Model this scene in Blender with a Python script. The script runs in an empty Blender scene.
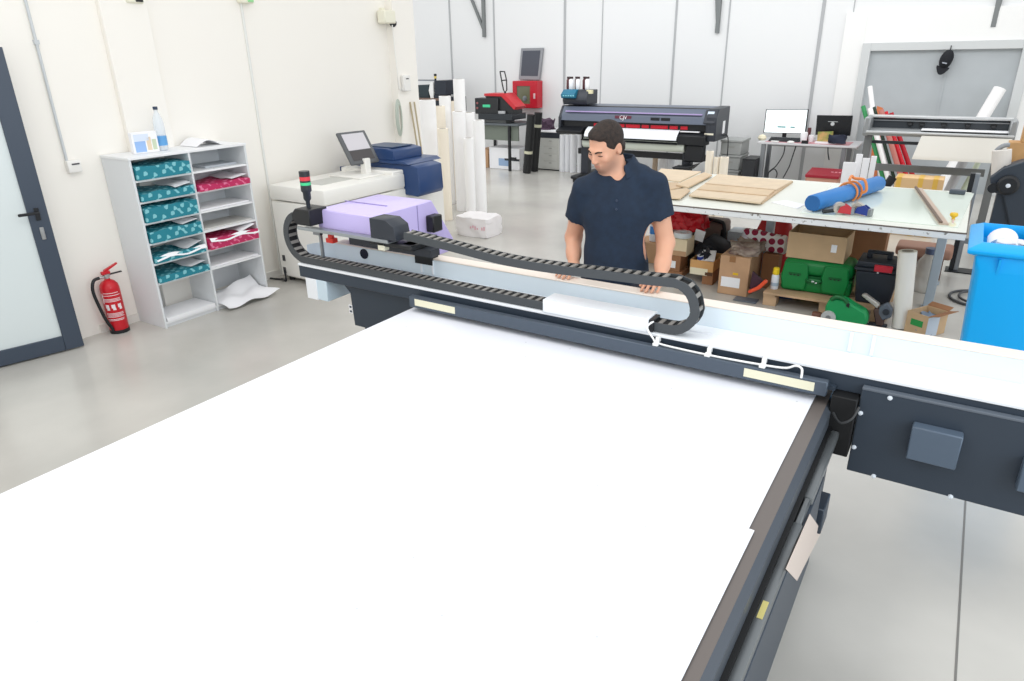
import bpy, bmesh, math, random
import numpy as np
from mathutils import Vector, Matrix
random.seed(7)
S = bpy.context.scene
COL = S.collection
R = math.radians
# ------------------------------------------------------------------ camera model (solved from the photograph's vanishing points)
FPX = 690.0
YAW, PITCH, ROLL, CAMH = R(-33.0), R(22.43), R(-1.07), 2.05
CF = Vector((math.sin(YAW)*math.cos(PITCH), math.cos(YAW)*math.cos(PITCH), -math.sin(PITCH)))
_r = Vector((math.cos(YAW), -math.sin(YAW), 0)); _u = _r.cross(CF)
CR = math.cos(ROLL)*_r + math.sin(ROLL)*_u
CU = -math.sin(ROLL)*_r + math.cos(ROLL)*_u
CAM = Vector((0, 0, CAMH))
def ray(x, y): return CF + CR*((x-512)/FPX) - CU*((y-340.5)/FPX)
def atz(x, y, z): d = ray(x, y); return CAM + d*((z-CAMH)/d.z)
def atx(x, y, X): d = ray(x, y); return CAM + d*(X/d.x)
def aty(x, y, Y): d = ray(x, y); return CAM + d*(Y/d.y)
cd = bpy.data.cameras.new('camera'); cam = bpy.data.objects.new('camera', cd); COL.objects.link(cam)
cd.sensor_fit = 'HORIZONTAL'; cd.sensor_width = 36; cd.lens = FPX*36/1024; cd.clip_start = .05; cd.clip_end = 200
cam.matrix_world = Matrix(((CR.x, CU.x, -CF.x, 0), (CR.y, CU.y, -CF.y, 0), (CR.z, CU.z, -CF.z, CAMH), (0, 0, 0, 1)))
S.camera = cam
# ------------------------------------------------------------------ materials
def lin(c):
    c = c/255.0
    return c/12.92 if c <= .04045 else ((c+.055)/1.055)**2.4
def rgb(c): return (lin(c[0]), lin(c[1]), lin(c[2]), 1)
MATS = {}
def mat(name, c=(200, 200, 200), rough=.5, metal=0, var=0, vscale=8, emit=None, estr=1, alpha=1, trans=0, spec=.5, bump=0, bscale=60, ior=1.45, c2=None):
    if name in MATS: return MATS[name]
    m = bpy.data.materials.new(name); m.use_nodes = True
    nt = m.node_tree; b = nt.nodes['Principled BSDF']
    b.inputs['Base Color'].default_value = rgb(c); b.inputs['Roughness'].default_value = rough
    b.inputs['Metallic'].default_value = metal; b.inputs['Specular IOR Level'].default_value = spec
    b.inputs['Transmission Weight'].default_value = trans; b.inputs['IOR'].default_value = ior
    if emit: b.inputs['Emission Color'].default_value = rgb(emit); b.inputs['Emission Strength'].default_value = estr
    if alpha < 1: b.inputs['Alpha'].default_value = alpha
    if var or c2:
        tc = nt.nodes.new('ShaderNodeTexCoord'); n = nt.nodes.new('ShaderNodeTexNoise')
        n.inputs['Scale'].default_value = vscale; n.inputs['Detail'].default_value = 5
        nt.links.new(tc.outputs['Object'], n.inputs['Vector'])
        mr = nt.nodes.new('ShaderNodeMapRange'); mr.inputs['From Min'].default_value = .35; mr.inputs['From Max'].default_value = .65
        nt.links.new(n.outputs['Fac'], mr.inputs['Value'])
        mx = nt.nodes.new('ShaderNodeMix'); mx.data_type = 'RGBA'
        a = c2 if c2 else tuple(v*(1-var) for v in c)
        mx.inputs[6].default_value = rgb(c); mx.inputs[7].default_value = rgb(a)
        nt.links.new(mr.outputs['Result'], mx.inputs[0]); nt.links.new(mx.outputs[2], b.inputs['Base Color'])
    if bump:
        tc = nt.nodes.new('ShaderNodeTexCoord'); n2 = nt.nodes.new('ShaderNodeTexNoise'); n2.inputs['Scale'].default_value = bscale
        bp = nt.nodes.new('ShaderNodeBump'); bp.inputs['Strength'].default_value = bump; bp.inputs['Distance'].default_value = .01
        nt.links.new(tc.outputs['Object'], n2.inputs['Vector'])
        nt.links.new(n2.outputs['Fac'], bp.inputs['Height']); nt.links.new(bp.outputs['Normal'], b.inputs['Normal'])
    MATS[name] = m
    return m
# ------------------------------------------------------------------ mesh building
def V(*a): return Vector(a[0]) if len(a) == 1 else Vector(a)
class MB:
    """collects shapes (world coordinates) that become ONE mesh object"""
    def __init__(s): s.bm = bmesh.new(); s.mi = 0; s.mats = []
    def m(s, mt):
        if mt not in s.mats: s.mats.append(mt)
        s.mi = s.mats.index(mt); return s
    def _add(s, verts, faces, M=None):
        vs = [s.bm.verts.new((M @ Vector(v)) if M else v) for v in verts]
        for f in faces:
            try: fc = s.bm.faces.new([vs[i] for i in f]); fc.material_index = s.mi
            except ValueError: pass
        return s
    def box(s, lo, hi, bev=0, M=None, seg=1):
        lo, hi = Vector(lo), Vector(hi)
        lo, hi = Vector([min(a, b) for a, b in zip(lo, hi)]), Vector([max(a, b) for a, b in zip(lo, hi)])
        t = bmesh.new(); bmesh.ops.create_cube(t, size=1)
        c = (lo+hi)/2; d = hi-lo
        for v in t.verts: v.co = Vector((v.co.x*d.x+c.x, v.co.y*d.y+c.y, v.co.z*d.z+c.z))
        if bev:
            bev = min(bev, .45*min(d)); bmesh.ops.bevel(t, geom=t.edges[:], offset=bev, segments=seg, affect='EDGES', profile=.5)
        t.verts.index_update()
        s._add([v.co.copy() for v in t.verts], [[v.index for v in f.verts] for f in t.faces], M); t.free(); return s
    def cbox(s, c, d, bev=0, rz=0, rx=0, ry=0, seg=1):
        M = Matrix.Translation(c) @ Matrix.Rotation(rz, 4, 'Z') @ Matrix.Rotation(ry, 4, 'Y') @ Matrix.Rotation(rx, 4, 'X')
        d = Vector(d)/2; return s.box(-d, d, bev, M, seg)
    def cyl(s, p0, p1, r0, r1=None, n=20, cap=True):
        r1 = r0 if r1 is None else r1
        p0, p1 = Vector(p0), Vector(p1); d = (p1-p0).normalized()
        a = d.orthogonal().normalized(); b = d.cross(a)
        vs = []; fs = []
        for i in range(n):
            t = 2*math.pi*i/n; e = a*math.cos(t)+b*math.sin(t); vs += [p0+e*r0, p1+e*r1]
        for i in range(n): j = (i+1) % n; fs.append((2*i, 2*j, 2*j+1, 2*i+1))
        if cap: fs.append([2*i for i in range(n)][::-1]); fs.append([2*i+1 for i in range(n)])
        return s._add(vs, fs)
    def lathe(s, prof, p0, axis=(0, 0, 1), n=24, sx=1):
        d = Vector(axis).normalized(); a = d.orthogonal().normalized(); b = d.cross(a); p0 = Vector(p0); vs = []; fs = []; k = len(prof)
        for i in range(n):
            t = 2*math.pi*i/n; e = a*math.cos(t)+b*math.sin(t)
            for (r, h) in prof: vs.append(p0+e*r+d*h)
        for i in range(n):
            j = (i+1) % n
            for q in range(k-1): fs.append((i*k+q, j*k+q, j*k+q+1, i*k+q+1))
        if prof[0][0] > 1e-6: fs.append([i*k for i in range(n)][::-1])
        if prof[-1][0] > 1e-6: fs.append([i*k+k-1 for i in range(n)])
        s._add(vs, fs); return s
    def tube(s, pts, r, n=8, smooth=True, cap=True):
        pts = [Vector(p) for p in pts]
        if smooth and len(pts) > 2: pts = crom(pts, 6)
        k = len(pts); vs = []; fs = []; a = None
        for i, p in enumerate(pts):
            d = (pts[min(i+1, k-1)]-pts[max(i-1, 0)]).normalized()
            a = d.orthogonal().normalized() if a is None else (a-d*a.dot(d)).normalized()
            b = d.cross(a); rr = r[min(i*len(r)//k, len(r)-1)] if isinstance(r, (list, tuple)) else r
            for q in range(n): t = 2*math.pi*q/n; vs.append(p+(a*math.cos(t)+b*math.sin(t))*rr)
        for i in range(k-1):
            for q in range(n): w = (q+1) % n; fs.append((i*n+q, i*n+w, (i+1)*n+w, (i+1)*n+q))
        if cap: fs.append(list(range(n))[::-1]); fs.append([(k-1)*n+q for q in range(n)])
        return s._add(vs, fs)
    def prism(s, poly, ext, bev=0):
        """poly: list of 3D points in a plane, ext: extrusion vector"""
        ext = Vector(ext); n = len(poly); t = bmesh.new()
        a = [t.verts.new(Vector(p)) for p in poly]; b = [t.verts.new(Vector(p)+ext) for p in poly]
        t.faces.new(a[::-1]); t.faces.new(b)
        for i in range(n): j = (i+1) % n; t.faces.new((a[i], a[j], b[j], b[i]))
        bmesh.ops.recalc_face_normals(t, faces=t.faces[:])
        if bev: bmesh.ops.bevel(t, geom=t.edges[:], offset=bev, segments=1, affect='EDGES', profile=.5)
        t.verts.index_update()
        s._add([v.co.copy() for v in t.verts], [[v.index for v in f.verts] for f in t.faces]); t.free(); return s
    def grid(s, fn, nu, nv, thick=0):
        vs = [Vector(fn(i/nu, j/nv)) for i in range(nu+1) for j in range(nv+1)]; w = nv+1
        fs = [(i*w+j, (i+1)*w+j, (i+1)*w+j+1, i*w+j+1) for i in range(nu) for j in range(nv)]
        if thick:
            N = len(vs); up = Vector((0, 0, thick)) if not isinstance(thick, Vector) else thick
            vs += [v+up for v in vs]; top = [tuple(N+i for i in f)[::-1] for f in fs]
            ring = [(i, 0) for i in range(nu)]+[(nu, j) for j in range(nv)]+[(i, nv) for i in range(nu, 0, -1)]+[(0, j) for j in range(nv, 0, -1)]
            ids = [a*w+b for a, b in ring]; side = [(ids[k], N+ids[k], N+ids[(k+1) % len(ids)], ids[(k+1) % len(ids)]) for k in range(len(ids))]
            fs = fs+top+side
        return s._add(vs, fs)
    def raw(s, vs, fs): return s._add(vs, fs)
    def build(s, name, mt=None, parent=None, smooth=40):
        bmesh.ops.recalc_face_normals(s.bm, faces=s.bm.faces[:])
        if parent is not None: s.bm.transform(WM[parent.name].inverted())
        me = bpy.data.meshes.new(name); s.bm.to_mesh(me); s.bm.free()
        for x in (s.mats or [mt]): me.materials.append(x)
        if smooth: me.shade_smooth(); me.set_sharp_from_angle(angle=R(smooth))
        o = bpy.data.objects.new(name, me); COL.objects.link(o)
        WM[o.name] = WM[parent.name].copy() if parent is not None else Matrix()
        if parent is not None: o.parent = parent
        return o
WM = {}
def crom(pts, k):
    out = []; n = len(pts)
    for i in range(n-1):
        p0, p1, p2, p3 = pts[max(i-1, 0)], pts[i], pts[i+1], pts[min(i+2, n-1)]
        for q in range(k):
            t = q/k
            out.append(.5*((2*p1)+(p2-p0)*t+(2*p0-5*p1+4*p2-p3)*t*t+(3*p1-p0-3*p2+p3)*t**3))
    out.append(pts[-1]); return out
def tag(o, label, cat, group=None, kind=None):
    if label: o['label'] = label
    if cat: o['category'] = cat
    if group: o['group'] = group
    if kind: o['kind'] = kind
    return o
def thing(name, label, cat, loc, group=None):
    o = bpy.data.objects.new(name, None); COL.objects.link(o); o.location = loc; o.empty_display_size = .1
    WM[o.name] = Matrix.Translation(loc); return tag(o, label, cat, group)
def struct(mb, name, mt=None): o = mb.build(name, mt); o['kind'] = 'structure'; return o
def copy_thing(src, delta, label, rz=0):
    """a copy of a thing (Empty) with copies of its parts and their sub-parts"""
    c = src.copy(); COL.objects.link(c); c.location = src.location+Vector(delta); c.rotation_euler[2] += rz
    c['label'] = label; WM[c.name] = Matrix.Translation(c.location)
    for ch in list(src.children):
        d = ch.copy(); COL.objects.link(d); d.parent = c
        for g in list(ch.children): e = g.copy(); COL.objects.link(e); e.parent = d
    return c
def text(s, name, size, M, mt, parent=None, bold=0, ext=.0008):
    cu = bpy.data.curves.new(name, 'FONT'); cu.body = s; cu.size = size; cu.align_x = 'CENTER'; cu.align_y = 'CENTER'; cu.extrude = ext; cu.offset = bold
    t = bpy.data.objects.new(name, cu); COL.objects.link(t)
    dg = bpy.context.evaluated_depsgraph_get(); me = bpy.data.meshes.new_from_object(t.evaluated_get(dg)); bpy.data.objects.remove(t)
    mb = MB(); mb.m(mt)
    mb._add([M @ v.co for v in me.vertices], [list(p.vertices) for p in me.polygons])
    return mb.build(name, mt, parent, smooth=0)
def frame(o, x, y):
    """matrix with local x, y axes along x, y and origin o"""
    x = Vector(x).normalized(); y = Vector(y); z = x.cross(y).normalized(); y = z.cross(x)
    return Matrix(((x.x, y.x, z.x, o[0]), (x.y, y.y, z.y, o[1]), (x.z, y.z, z.z, o[2]), (0, 0, 0, 1)))
# common materials
WHITE = mat('white_paint', (240, 240, 238), .5)
PLASTIC_W = mat('white_plastic', (236, 234, 229), .35)
PAPER = mat('white_paper', (242, 242, 244), .7)
BLACK = mat('black_plastic', (26, 28, 31), .4)
DARK = mat('charcoal_metal', (44, 49, 57), .45)
GREYM = mat('grey_metal', (140, 144, 148), .35, .6)
STEEL = mat('steel', (190, 190, 190), .3, .9)
# ------------------------------------------------------------------ the room
XW, YW = -5.72, 12.6
floor_m = mat('polished_concrete', (200, 197, 190), .22, var=.09, vscale=.9, spec=.5)
wall_m = mat('wall_paint', (244, 240, 232), .6)
panel_m = mat('wall_panel', (232, 233, 233), .5)
f = MB(); f.box((-16, -3, -.12), (6, 13, 0)); struct(f, 'floor', floor_m)
joint_m = mat('floor_joint', (120, 118, 114), .6)
j0 = atz(965, 510, 0)
j = MB(); j.box((j0.x-.004, -2, 0), (j0.x+.004, 6.0, .0012)); struct(j, 'trim_1', joint_m)
# left wall, with a shallow pilaster and the end post
w = MB(); w.box((XW-.2, -3, 0), (XW, 6.70, 4.3)); struct(w, 'wall_left', wall_m)
yp0 = atx(108, 60, XW).y; yp1 = atx(158, 60, XW+.05).y
w = MB(); w.box((XW, 6.36, 0), (XW+.10, 6.72, 4.3)); struct(w, 'wall_left_end', wall_m)
w = MB(); w.box((XW, yp0, 0), (XW+.05, yp1, 4.3), .004); struct(w, 'wall_left_pilaster', wall_m)
pipe_m = mat('wall_conduit', (226, 226, 222), .5)
def wall_line(name, a, b, r):
    pa, pb = atx(*a, XW), atx(*b, XW)
    p = MB(); y = (pa.y+pb.y)/2
    p.cyl((XW+r*.6, y, pb.z), (XW+r*.6, y, 4.2), r); struct(p, name, pipe_m)
wall_line('trim_2', (240, 10), (284, 285), .012)
bb = MB(); bb.box((XW, 2.6, 0), (XW+.012, 6.36, .07)); struct(bb, 'baseboard_left', mat('skirting', (230, 227, 220), .5))
# back wall built of tall metal panels with dark joints
w = MB(); w.box((-16, YW, 0), (5.5, YW+.2, 4.3))
struct(w, 'wall_back', panel_m)
seam_m = mat('panel_seam', (176, 178, 180), .5)
k = 3
for i, (px, py, wd) in enumerate(((450, 20, .035), (494, 20, .03), (565, 20, .045), (602, 40, .012), (676, 20, .035), (727, 40, .02), (822, 20, .05), (846, 60, .012), (990, 30, .012))):
    p = aty(px, py, YW); m_ = MB(); m_.box((p.x-wd/2, YW-.012, 0), (p.x+wd/2, YW+.01, 4.3)); struct(m_, 'trim_%d' % k, seam_m); k += 1
# grey service doorway in the back wall with its frame
a = aty(872, 55, YW); b = aty(1020, 53, YW)
xl, xr, zt = a.x-.02, b.x+.02, 2.02
door_m = mat('grey_shutter', (182, 188, 191), .5, var=.04, vscale=2)
d = MB(); d.box((xl, YW-.02, 0), (xr, YW+.005, zt))
sx = aty(942, 90, YW).x
d.box((sx-.012, YW-.03, 0), (sx+.012, YW-.01, zt)); struct(d, 'door_2', door_m)
fr = MB(); 
fr.box((xl-.12, YW-.10, 0), (xl, YW+.01, zt+.11), .005); fr.box((xr, YW-.10, 0), (xr+.12, YW+.01, zt+.11), .005); fr.box((xl, YW-.10, zt), (xr, YW+.01, zt+.11), .005)
struct(fr, 'door_2_frame', mat('door_frame_grey', (205, 208, 208), .45))
fr = MB()
fr.box((xl-.42, YW-.05, 0), (xl-.12, YW+.01, zt+.55), .004); fr.box((xr+.12, YW-.05, 0), (xr+.5, YW+.01, zt+.55), .004); fr.box((xl-.12, YW-.05, zt+.11), (xr+.12, YW+.01, zt+.55), .004)
struct(fr, 'trim_20', WHITE)
# door leaf at the left, standing a little open on its hinges
da, db = atz(0, 367.4, 0), atz(84, 346.2, 0)
dv = (db-da).normalized(); dn = Vector((dv.y, -dv.x, 0))
frame_m = mat('anthracite_door', (62, 72, 86), .4)
def leaf(u0, u1, z0, z1, t=.05, off=0): # u measured back from the free edge
    o = db-dv*u0; return frame(o, -dv, (0, 0, 1)), u1-u0, z0, z1
ztop = 2.15; wd = .75; st = .125
dm = frame(db+Vector((0, 0, .012)), -dv, (0, 0, 1))    # local x: towards hinges, y: up, z: normal
def dbox(mb, x0, x1, y0, y1, z0, z1, bev=.003): mb.box((x0, y0, z0), (x1, y1, z1), bev, dm)
fm = MB()
dbox(fm, 0, st, 0, ztop, -.025, .025); dbox(fm, wd-st, wd, 0, ztop, -.025, .025); dbox(fm, st, wd-st, 0, .115, -.025, .025); dbox(fm, st, wd-st, ztop-st, ztop, -.025, .025)
door = struct(fm, 'door_1', frame_m)
g = MB(); dbox(g, st-.005, wd-st+.005, .11, ztop-st+.005, -.008, .008)
gm = mat('frosted_glass', (214, 222, 222), .35, spec=.5)
go = g.build('glass_pane', gm, door)
h = MB(); hp = dm.inverted() @ aty(45, 209, (db-dv*.06).y)
for sgn in (1, -1):
    zz = .025*sgn
    h.box((.052, 1.00, min(zz, zz+.008*sgn)), (.082, 1.09, max(zz, zz+.008*sgn)), .002, dm)
    h.cyl(dm @ Vector((.067, 1.06, zz)), dm @ Vector((.067, 1.06, zz+.055*sgn)), .009)
    h.box((.058, 1.05, min(zz+.045*sgn, zz+.06*sgn)), (.19, 1.07, max(zz+.045*sgn, zz+.06*sgn)), .004, dm)
h.build('door_handle', BLACK, door)
h = MB()
for sgn in (1, -1):
    zz = .025*sgn; h.box((.053, .86, min(zz, zz+.01*sgn)), (.079, .95, max(zz, zz+.01*sgn)), .003, dm); h.cyl(dm @ Vector((.066, .92, zz)), dm @ Vector((.066, .92, zz+.018*sgn)), .008)
h.build('lock_plate', STEEL, door)
# roof-side brackets on the back wall
brm = mat('bracket_steel', (122, 126, 126), .5)
def bracket(px, tip_y, back_x, label):
    p = aty(px, tip_y, YW-.06)
    t = thing('wall_bracket', label, 'bracket', (p.x, YW, p.z), 'steel angle brackets high on the back wall')
    m_ = MB(); m_.box((p.x-.03, YW-.06, p.z), (p.x+.03, YW-.001, 3.6)); m_.build('upright', brm, t)
    dx = (back_x-px)*.0165
    m_ = MB(); m_.prism([(p.x-.025, YW-.055, p.z+.12), (p.x+.025, YW-.055, p.z+.12), (p.x+.025+dx, YW-.055, 3.6), (p.x-.025+dx, YW-.055, 3.6)], (0, .045, 0)); m_.build('brace', brm, t)
bracket(483.5, 37, 452, 'dark steel angle bracket above the red wall cabinet, left of the three')
bracket(716.5, 33, 708, 'steel bracket high on the back wall above the wide printer')
bracket(993, 27, 998, 'steel bracket high on the back wall above the grey doorway')
# ------------------------------------------------------------------ daylight, and unseen area lights added as fill
W = bpy.data.worlds.new('daylight'); S.world = W; W.use_nodes = True
bg = W.node_tree.nodes['Background']; bg.inputs['Color'].default_value = (.97, .985, 1, 1); bg.inputs['Strength'].default_value = .93
def lamp(x, y, z, sx, sy, e, c=(1, 1, 1), rot=(0, 0, 0)):
    l = bpy.data.lights.new('lamp', 'AREA'); l.shape = 'RECTANGLE'; l.size = sx; l.size_y = sy; l.energy = e; l.color = c
    o = bpy.data.objects.new('fill_light', l); COL.objects.link(o); o.location = (x, y, z); o.rotation_euler = rot; return o
lamp(-2.2, 1.0, 4.2, 1.2, 3, 40, (1, .97, .93)); lamp(-3.5, 9.3, 3.9, 9, 1.2, 75, (.97, .985, 1), (R(25), 0, 0))  # unseen overhead area lights, added to brighten the room and the back wall
lamp(3.9, 0.5, 2.7, 2.6, 4.2, 105, (.80, .91, 1), (0, R(62), 0))  # added side light standing in for bluish daylight from the right
S.view_settings.view_transform = 'Standard'; S.view_settings.look = 'None'; S.view_settings.gamma = 1; S.view_settings.use_curve_mapping = False
S.view_settings.exposure = .34
S.cycles.use_denoising = True; S.cycles.max_bounces = 8; S.cycles.sample_clamp_indirect = 6
# ------------------------------------------------------------------ the big flatbed printer
fp = thing('flatbed_printer', 'large flatbed printer with white bed, dark frame and long gantry across it', 'printer', (-1.3, 1.3, 0))
XL, XR, ZB = -2.355, -.245, .80
bedw = mat('bed_white', (228, 230, 234), .45)
fr_m = mat('bed_frame_reflection', (104, 97, 93), .45, .1)
gant = mat('gantry_dark', (50, 60, 72), .45)
bar_m = mat('gantry_bar', (78, 88, 100), .4, .3)
lite = mat('gantry_white', (236, 239, 243), .4)
m_ = MB(); m_.box((XL+.004, -.5, ZB-.045), (-.318, 2.90, ZB)); m_.build('bed', bedw, fp)
# right bed frame: flat top strip coloured with its reflection, bevelled flank coloured darker as shade; then a dark slot and a bright rail outside it
m_ = MB(); m_.prism([(-.318, -.5, ZB-.16), (-.318, -.5, ZB-.004), (-.268, -.5, ZB-.004), (-.268, -.5, ZB-.16)], (0, 3.4, 0)); m_.build('bed_frame', fr_m, fp)
m_ = MB(); m_.prism([(-.268, -.5, ZB-.16), (-.268, -.5, ZB-.005), (-.248, -.5, ZB-.026), (-.248, -.5, ZB-.16)], (0, 3.4, 0)); m_.build('bed_flank', mat('flank_shaded', (72, 78, 86), .4, .1), fp)
m_ = MB(); m_.box((XL-.006, -.5, ZB-.16), (XL+.004, 2.9, ZB-.03)); m_.box((XL, -.52, ZB-.16), (-.24, -.5, ZB-.004)); m_.build('bed_edge', DARK, fp)
m_ = MB(); m_.box((-.249, -.45, ZB-.16), (-.234, 2.62, ZB-.09)); m_.build('slot', mat('slot_black', (14, 15, 17), .6), fp)
rail_m = mat('rail_alu', (112, 116, 118), .3, .4)
m_ = MB(); m_.box((-.236, -.45, .66), (-.206, 1.95, .70), .008, seg=2); m_.box((-.232, 1.93, .665), (-.212, 2.12, .695), .004); m_.box((-.236, 2.10, .66), (-.206, 2.62, .70), .008, seg=2); rl = m_.build('rail', rail_m, fp)
m_ = MB(); y0 = atx(770, 592, -.21).y; m_.box((-.228, y0-.035, .6995), (-.213, y0+.035, .7012)); m_.build('yellow_sticker', mat('yellow_sticker', (206, 194, 120), .5), rl)
# flank panel under the bed with the beige paper stuck to it, legs
m_ = MB(); m_.box((-.225, -.45, .30), (-.203, 2.30, .672), .003); sk = m_.build('flank_panel', gant, fp)
pp = [atx(*q, -.2018) for q in ((810, 514), (822, 531), (797, 581), (786, 569))]
m_ = MB(); m_.prism(pp, (-.0012, 0, 0)); o_ = m_.build('paper_label', mat('beige_paper', (204, 190, 180), .7), sk); o_['label'] = 'beige slanted sheet of paper stuck on the dark flank'
for (x, y) in ((-.29, 2.70), (-2.26, 2.60), (-.29, .3), (-2.26, .3)):
    m_ = MB(); m_.box((x-.05, y-.07, .05), (x+.05, y+.07, .66), .006); lg = m_.build('leg', gant, fp)
    m_ = MB(); m_.cyl((x, y, 0), (x, y, .06), .045, .03); m_.build('levelling_foot', GREYM, lg)
m_ = MB(); m_.box((-.255, 2.40, .36), (-.19, 2.53, .47), .004); m_.build('drive_housing', gant, fp)
m_ = MB(); m_.box((-2.3, -.4, .45), (-.3, 2.5, .64)); m_.build('under_tray', gant, fp)
for x in (-2.26, -.29):
    m_ = MB(); m_.box((x-.04, .3, .2), (x+.04, 2.6, .28)); m_.build('stretcher', gant, fp)
# ---- gantry: dark beam, white channel on top, white back plate with a cream top edge
GX0, GX1 = -3.24, .95
YF, YB = 2.66, 2.855           # front lip, back plate
m_ = MB(); m_.box((GX0, YF, .845), (GX1, YB+.05, .915), .003); m_.build('gantry_beam', gant, fp)
m_ = MB(); m_.box((GX0, YF-.006, .915), (GX1, YB, .928), .002); m_.box((GX0, YF+.10, .928), (GX1, YF+.108, .934)); m_.build('channel_floor', lite, fp)
m_ = MB(); m_.box((GX0+.12, YB, .905), (GX1, YB+.012, 1.018), .002); bp_ = m_.build('back_plate', mat('back_plate_white', (222, 233, 240), .35), fp)
m_ = MB(); m_.box((GX0+.12, YB-.002, 1.018), (GX1, YB+.082, 1.026), .003); m_.box((GX0+.12, YB+.074, .92), (GX1, YB+.082, 1.02)); m_.build('back_plate_edge', mat('cream_edge', (236, 224, 212), .4), bp_)
m_ = MB(); m_.lathe([(.03, 0), (.03, .012)], (GX0+.36, YB-.0065, .985), (0, 1, 0)); m_.build('cable_hole', mat('cable_hole_black', (10, 16, 40), .6), bp_)
for px in (428, 865):
    p = aty(px, 262 if px < 500 else 334, YB)
    for dx in (-.045, .035): m_ = MB(); m_.box((p.x+dx-.006, YB-.008, .935), (p.x+dx+.006, YB, 1.016), .001); m_.build('seam_clip', lite, bp_)
# round turned-in end of the channel at the far left
m_ = MB()
def endwall(u, v):
    a = R(90+90*u); return (GX0+.12+.12*math.cos(a), YB-.12+.12*math.sin(a)+.006, .915+.105*v)
m_.grid(endwall, 10, 1, Vector((0, .004, 0))); m_.build('channel_end', mat('back_plate_white'), fp)
# front bar with label strips
BY0 = 2.598
bar = MB(); bar.box((-2.33, BY0, .832), (-.275, BY0+.034, .892), .003); bar_o = bar.build('front_bar', bar_m, fp)
lab = mat('cream_label', (226, 222, 196), .5)
for (x0, x1) in ((415, 455), (744, 815)):
    p0 = aty(x0, 305 if x0 < 500 else 371, BY0); p1 = aty(x1, 312 if x0 < 500 else 382, BY0)
    m_ = MB(); m_.box((p0.x, BY0-.0015, .846), (p1.x, BY0, .882)); m_.build('label_strip', lab, bar_o)
m_ = MB(); m_.box((-2.33, BY0+.034, .85), (-.25, YF, .865)); m_.build('bar_bracket', gant, fp)
# ---- energy chains
ch_m = mat('chain_grey', (66, 70, 73), .5); chl_m = mat('chain_crossbar', (132, 129, 124), .5)
core_m = mat('chain_inside_black', (12, 12, 13), .7)
def chain(name, path, y0, y1, th, lab_):
    """path: (x, z) polyline of the chain's inner line; outer side is to its left; one link every 45 mm"""
    P = [Vector((x, 0, z)) for x, z in path]; P = crom(P, 8); L = [0]
    for a, b in zip(P, P[1:]): L.append(L[-1]+(b-a).length)
    def at(s):
        for i in range(len(L)-1):
            if L[i+1] >= s: t = (s-L[i])/max(1e-9, L[i+1]-L[i]); return P[i].lerp(P[i+1], t)
        return P[-1]
    n = int(L[-1]/.044); st_ = L[-1]/n
    nodes = []
    for i in range(n+1):
        a, b = at(max(0, i*st_-.004)), at(min(L[-1], i*st_+.004)); d = (b-a).normalized(); nodes.append((at(i*st_), d, Vector((-d.z, 0, d.x))))
    core = MB(); vs = []; fs = []
    for p, d, nn in nodes:
        for (yy, q) in ((y0+.004, .1), (y1-.004, .1), (y1-.004, .72), (y0+.004, .72)): vs.append(p+nn*th*q+Vector((0, yy, 0)))
    for i in range(n):
        for q in range(4): w = (q+1) % 4; fs.append((i*4+q, i*4+w, i*4+4+w, i*4+4+q))
    fs += [(3, 2, 1, 0), tuple(n*4+q for q in range(4))]
    core.raw(vs, fs); c = core.build(name, core_m, fp); c['label'] = lab_
    for i in range(n):
        (p, d, nn), (p2, d2, n2) = nodes[i], nodes[i+1]; m_ = MB(); m_.m(ch_m)
        e = (p2-p)*0
        pm = at((i+.5)*st_); q1, q2 = at((i+.5)*st_-.004), at((i+.5)*st_+.004); dm_ = (q2-q1).normalized(); nm = Vector((-dm_.z, 0, dm_.x))
        for ya, yb in ((y0, y0+.006), (y1-.006, y1)):
            o_ = Vector((0, ya, 0)); m_.prism([p+o_, pm+o_, p2+o_, p2+n2*th+o_, pm+nm*th+o_, p+nn*th+o_], (0, yb-ya, 0))
        a = p.lerp(p2, .25); b = p.lerp(p2, .66); na = nn.lerp(n2, .4)
        m_.m(chl_m)
        sl = Vector((.010, 0, 0))*0
        m_.prism([a+na*(th-.008)+Vector((0, y0+.006, 0)), b+na*(th-.008)+Vector((0, y0+.006, 0)), b+na*th+Vector((0, y0+.006, 0)), a+na*th+Vector((0, y0+.006, 0))], (0, y1-y0-.012, 0))
        m_.prism([a+na*.004+Vector((0, y0+.006, 0)), b+na*.004+Vector((0, y0+.006, 0)), b+Vector((0, y0+.006, 0)), a+Vector((0, y0+.006, 0))], (0, y1-y0-.012, 0))
        m_.build('chain_link', ch_m, c, smooth=0)
def arc(cx, cz, r, a0, a1, n): return [(cx+r*math.cos(R(a0+(a1-a0)*i/n)), cz+r*math.sin(R(a0+(a1-a0)*i/n))) for i in range(n+1)]
TH = .040
# lower chain: from the cover leftwards along the channel, round the end, back under the carriage.  outer side = left of travel
rl_ = .115
low = [(-1.53, .93+TH)] + [(-1.53-.2*i, .93+TH) for i in range(1, 8)]
low = low + arc(-3.19, .93+TH+rl_-.0, rl_, 270, 90, 10) + [(-3.155, .93+TH+2*rl_), (-3.125, .93+TH+2*rl_)]
low = low[::-1]   # travel: carriage -> round -> cover, outside on the left? (x decreasing then loop) flipped so outside faces out
def outside(path): return path
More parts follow.
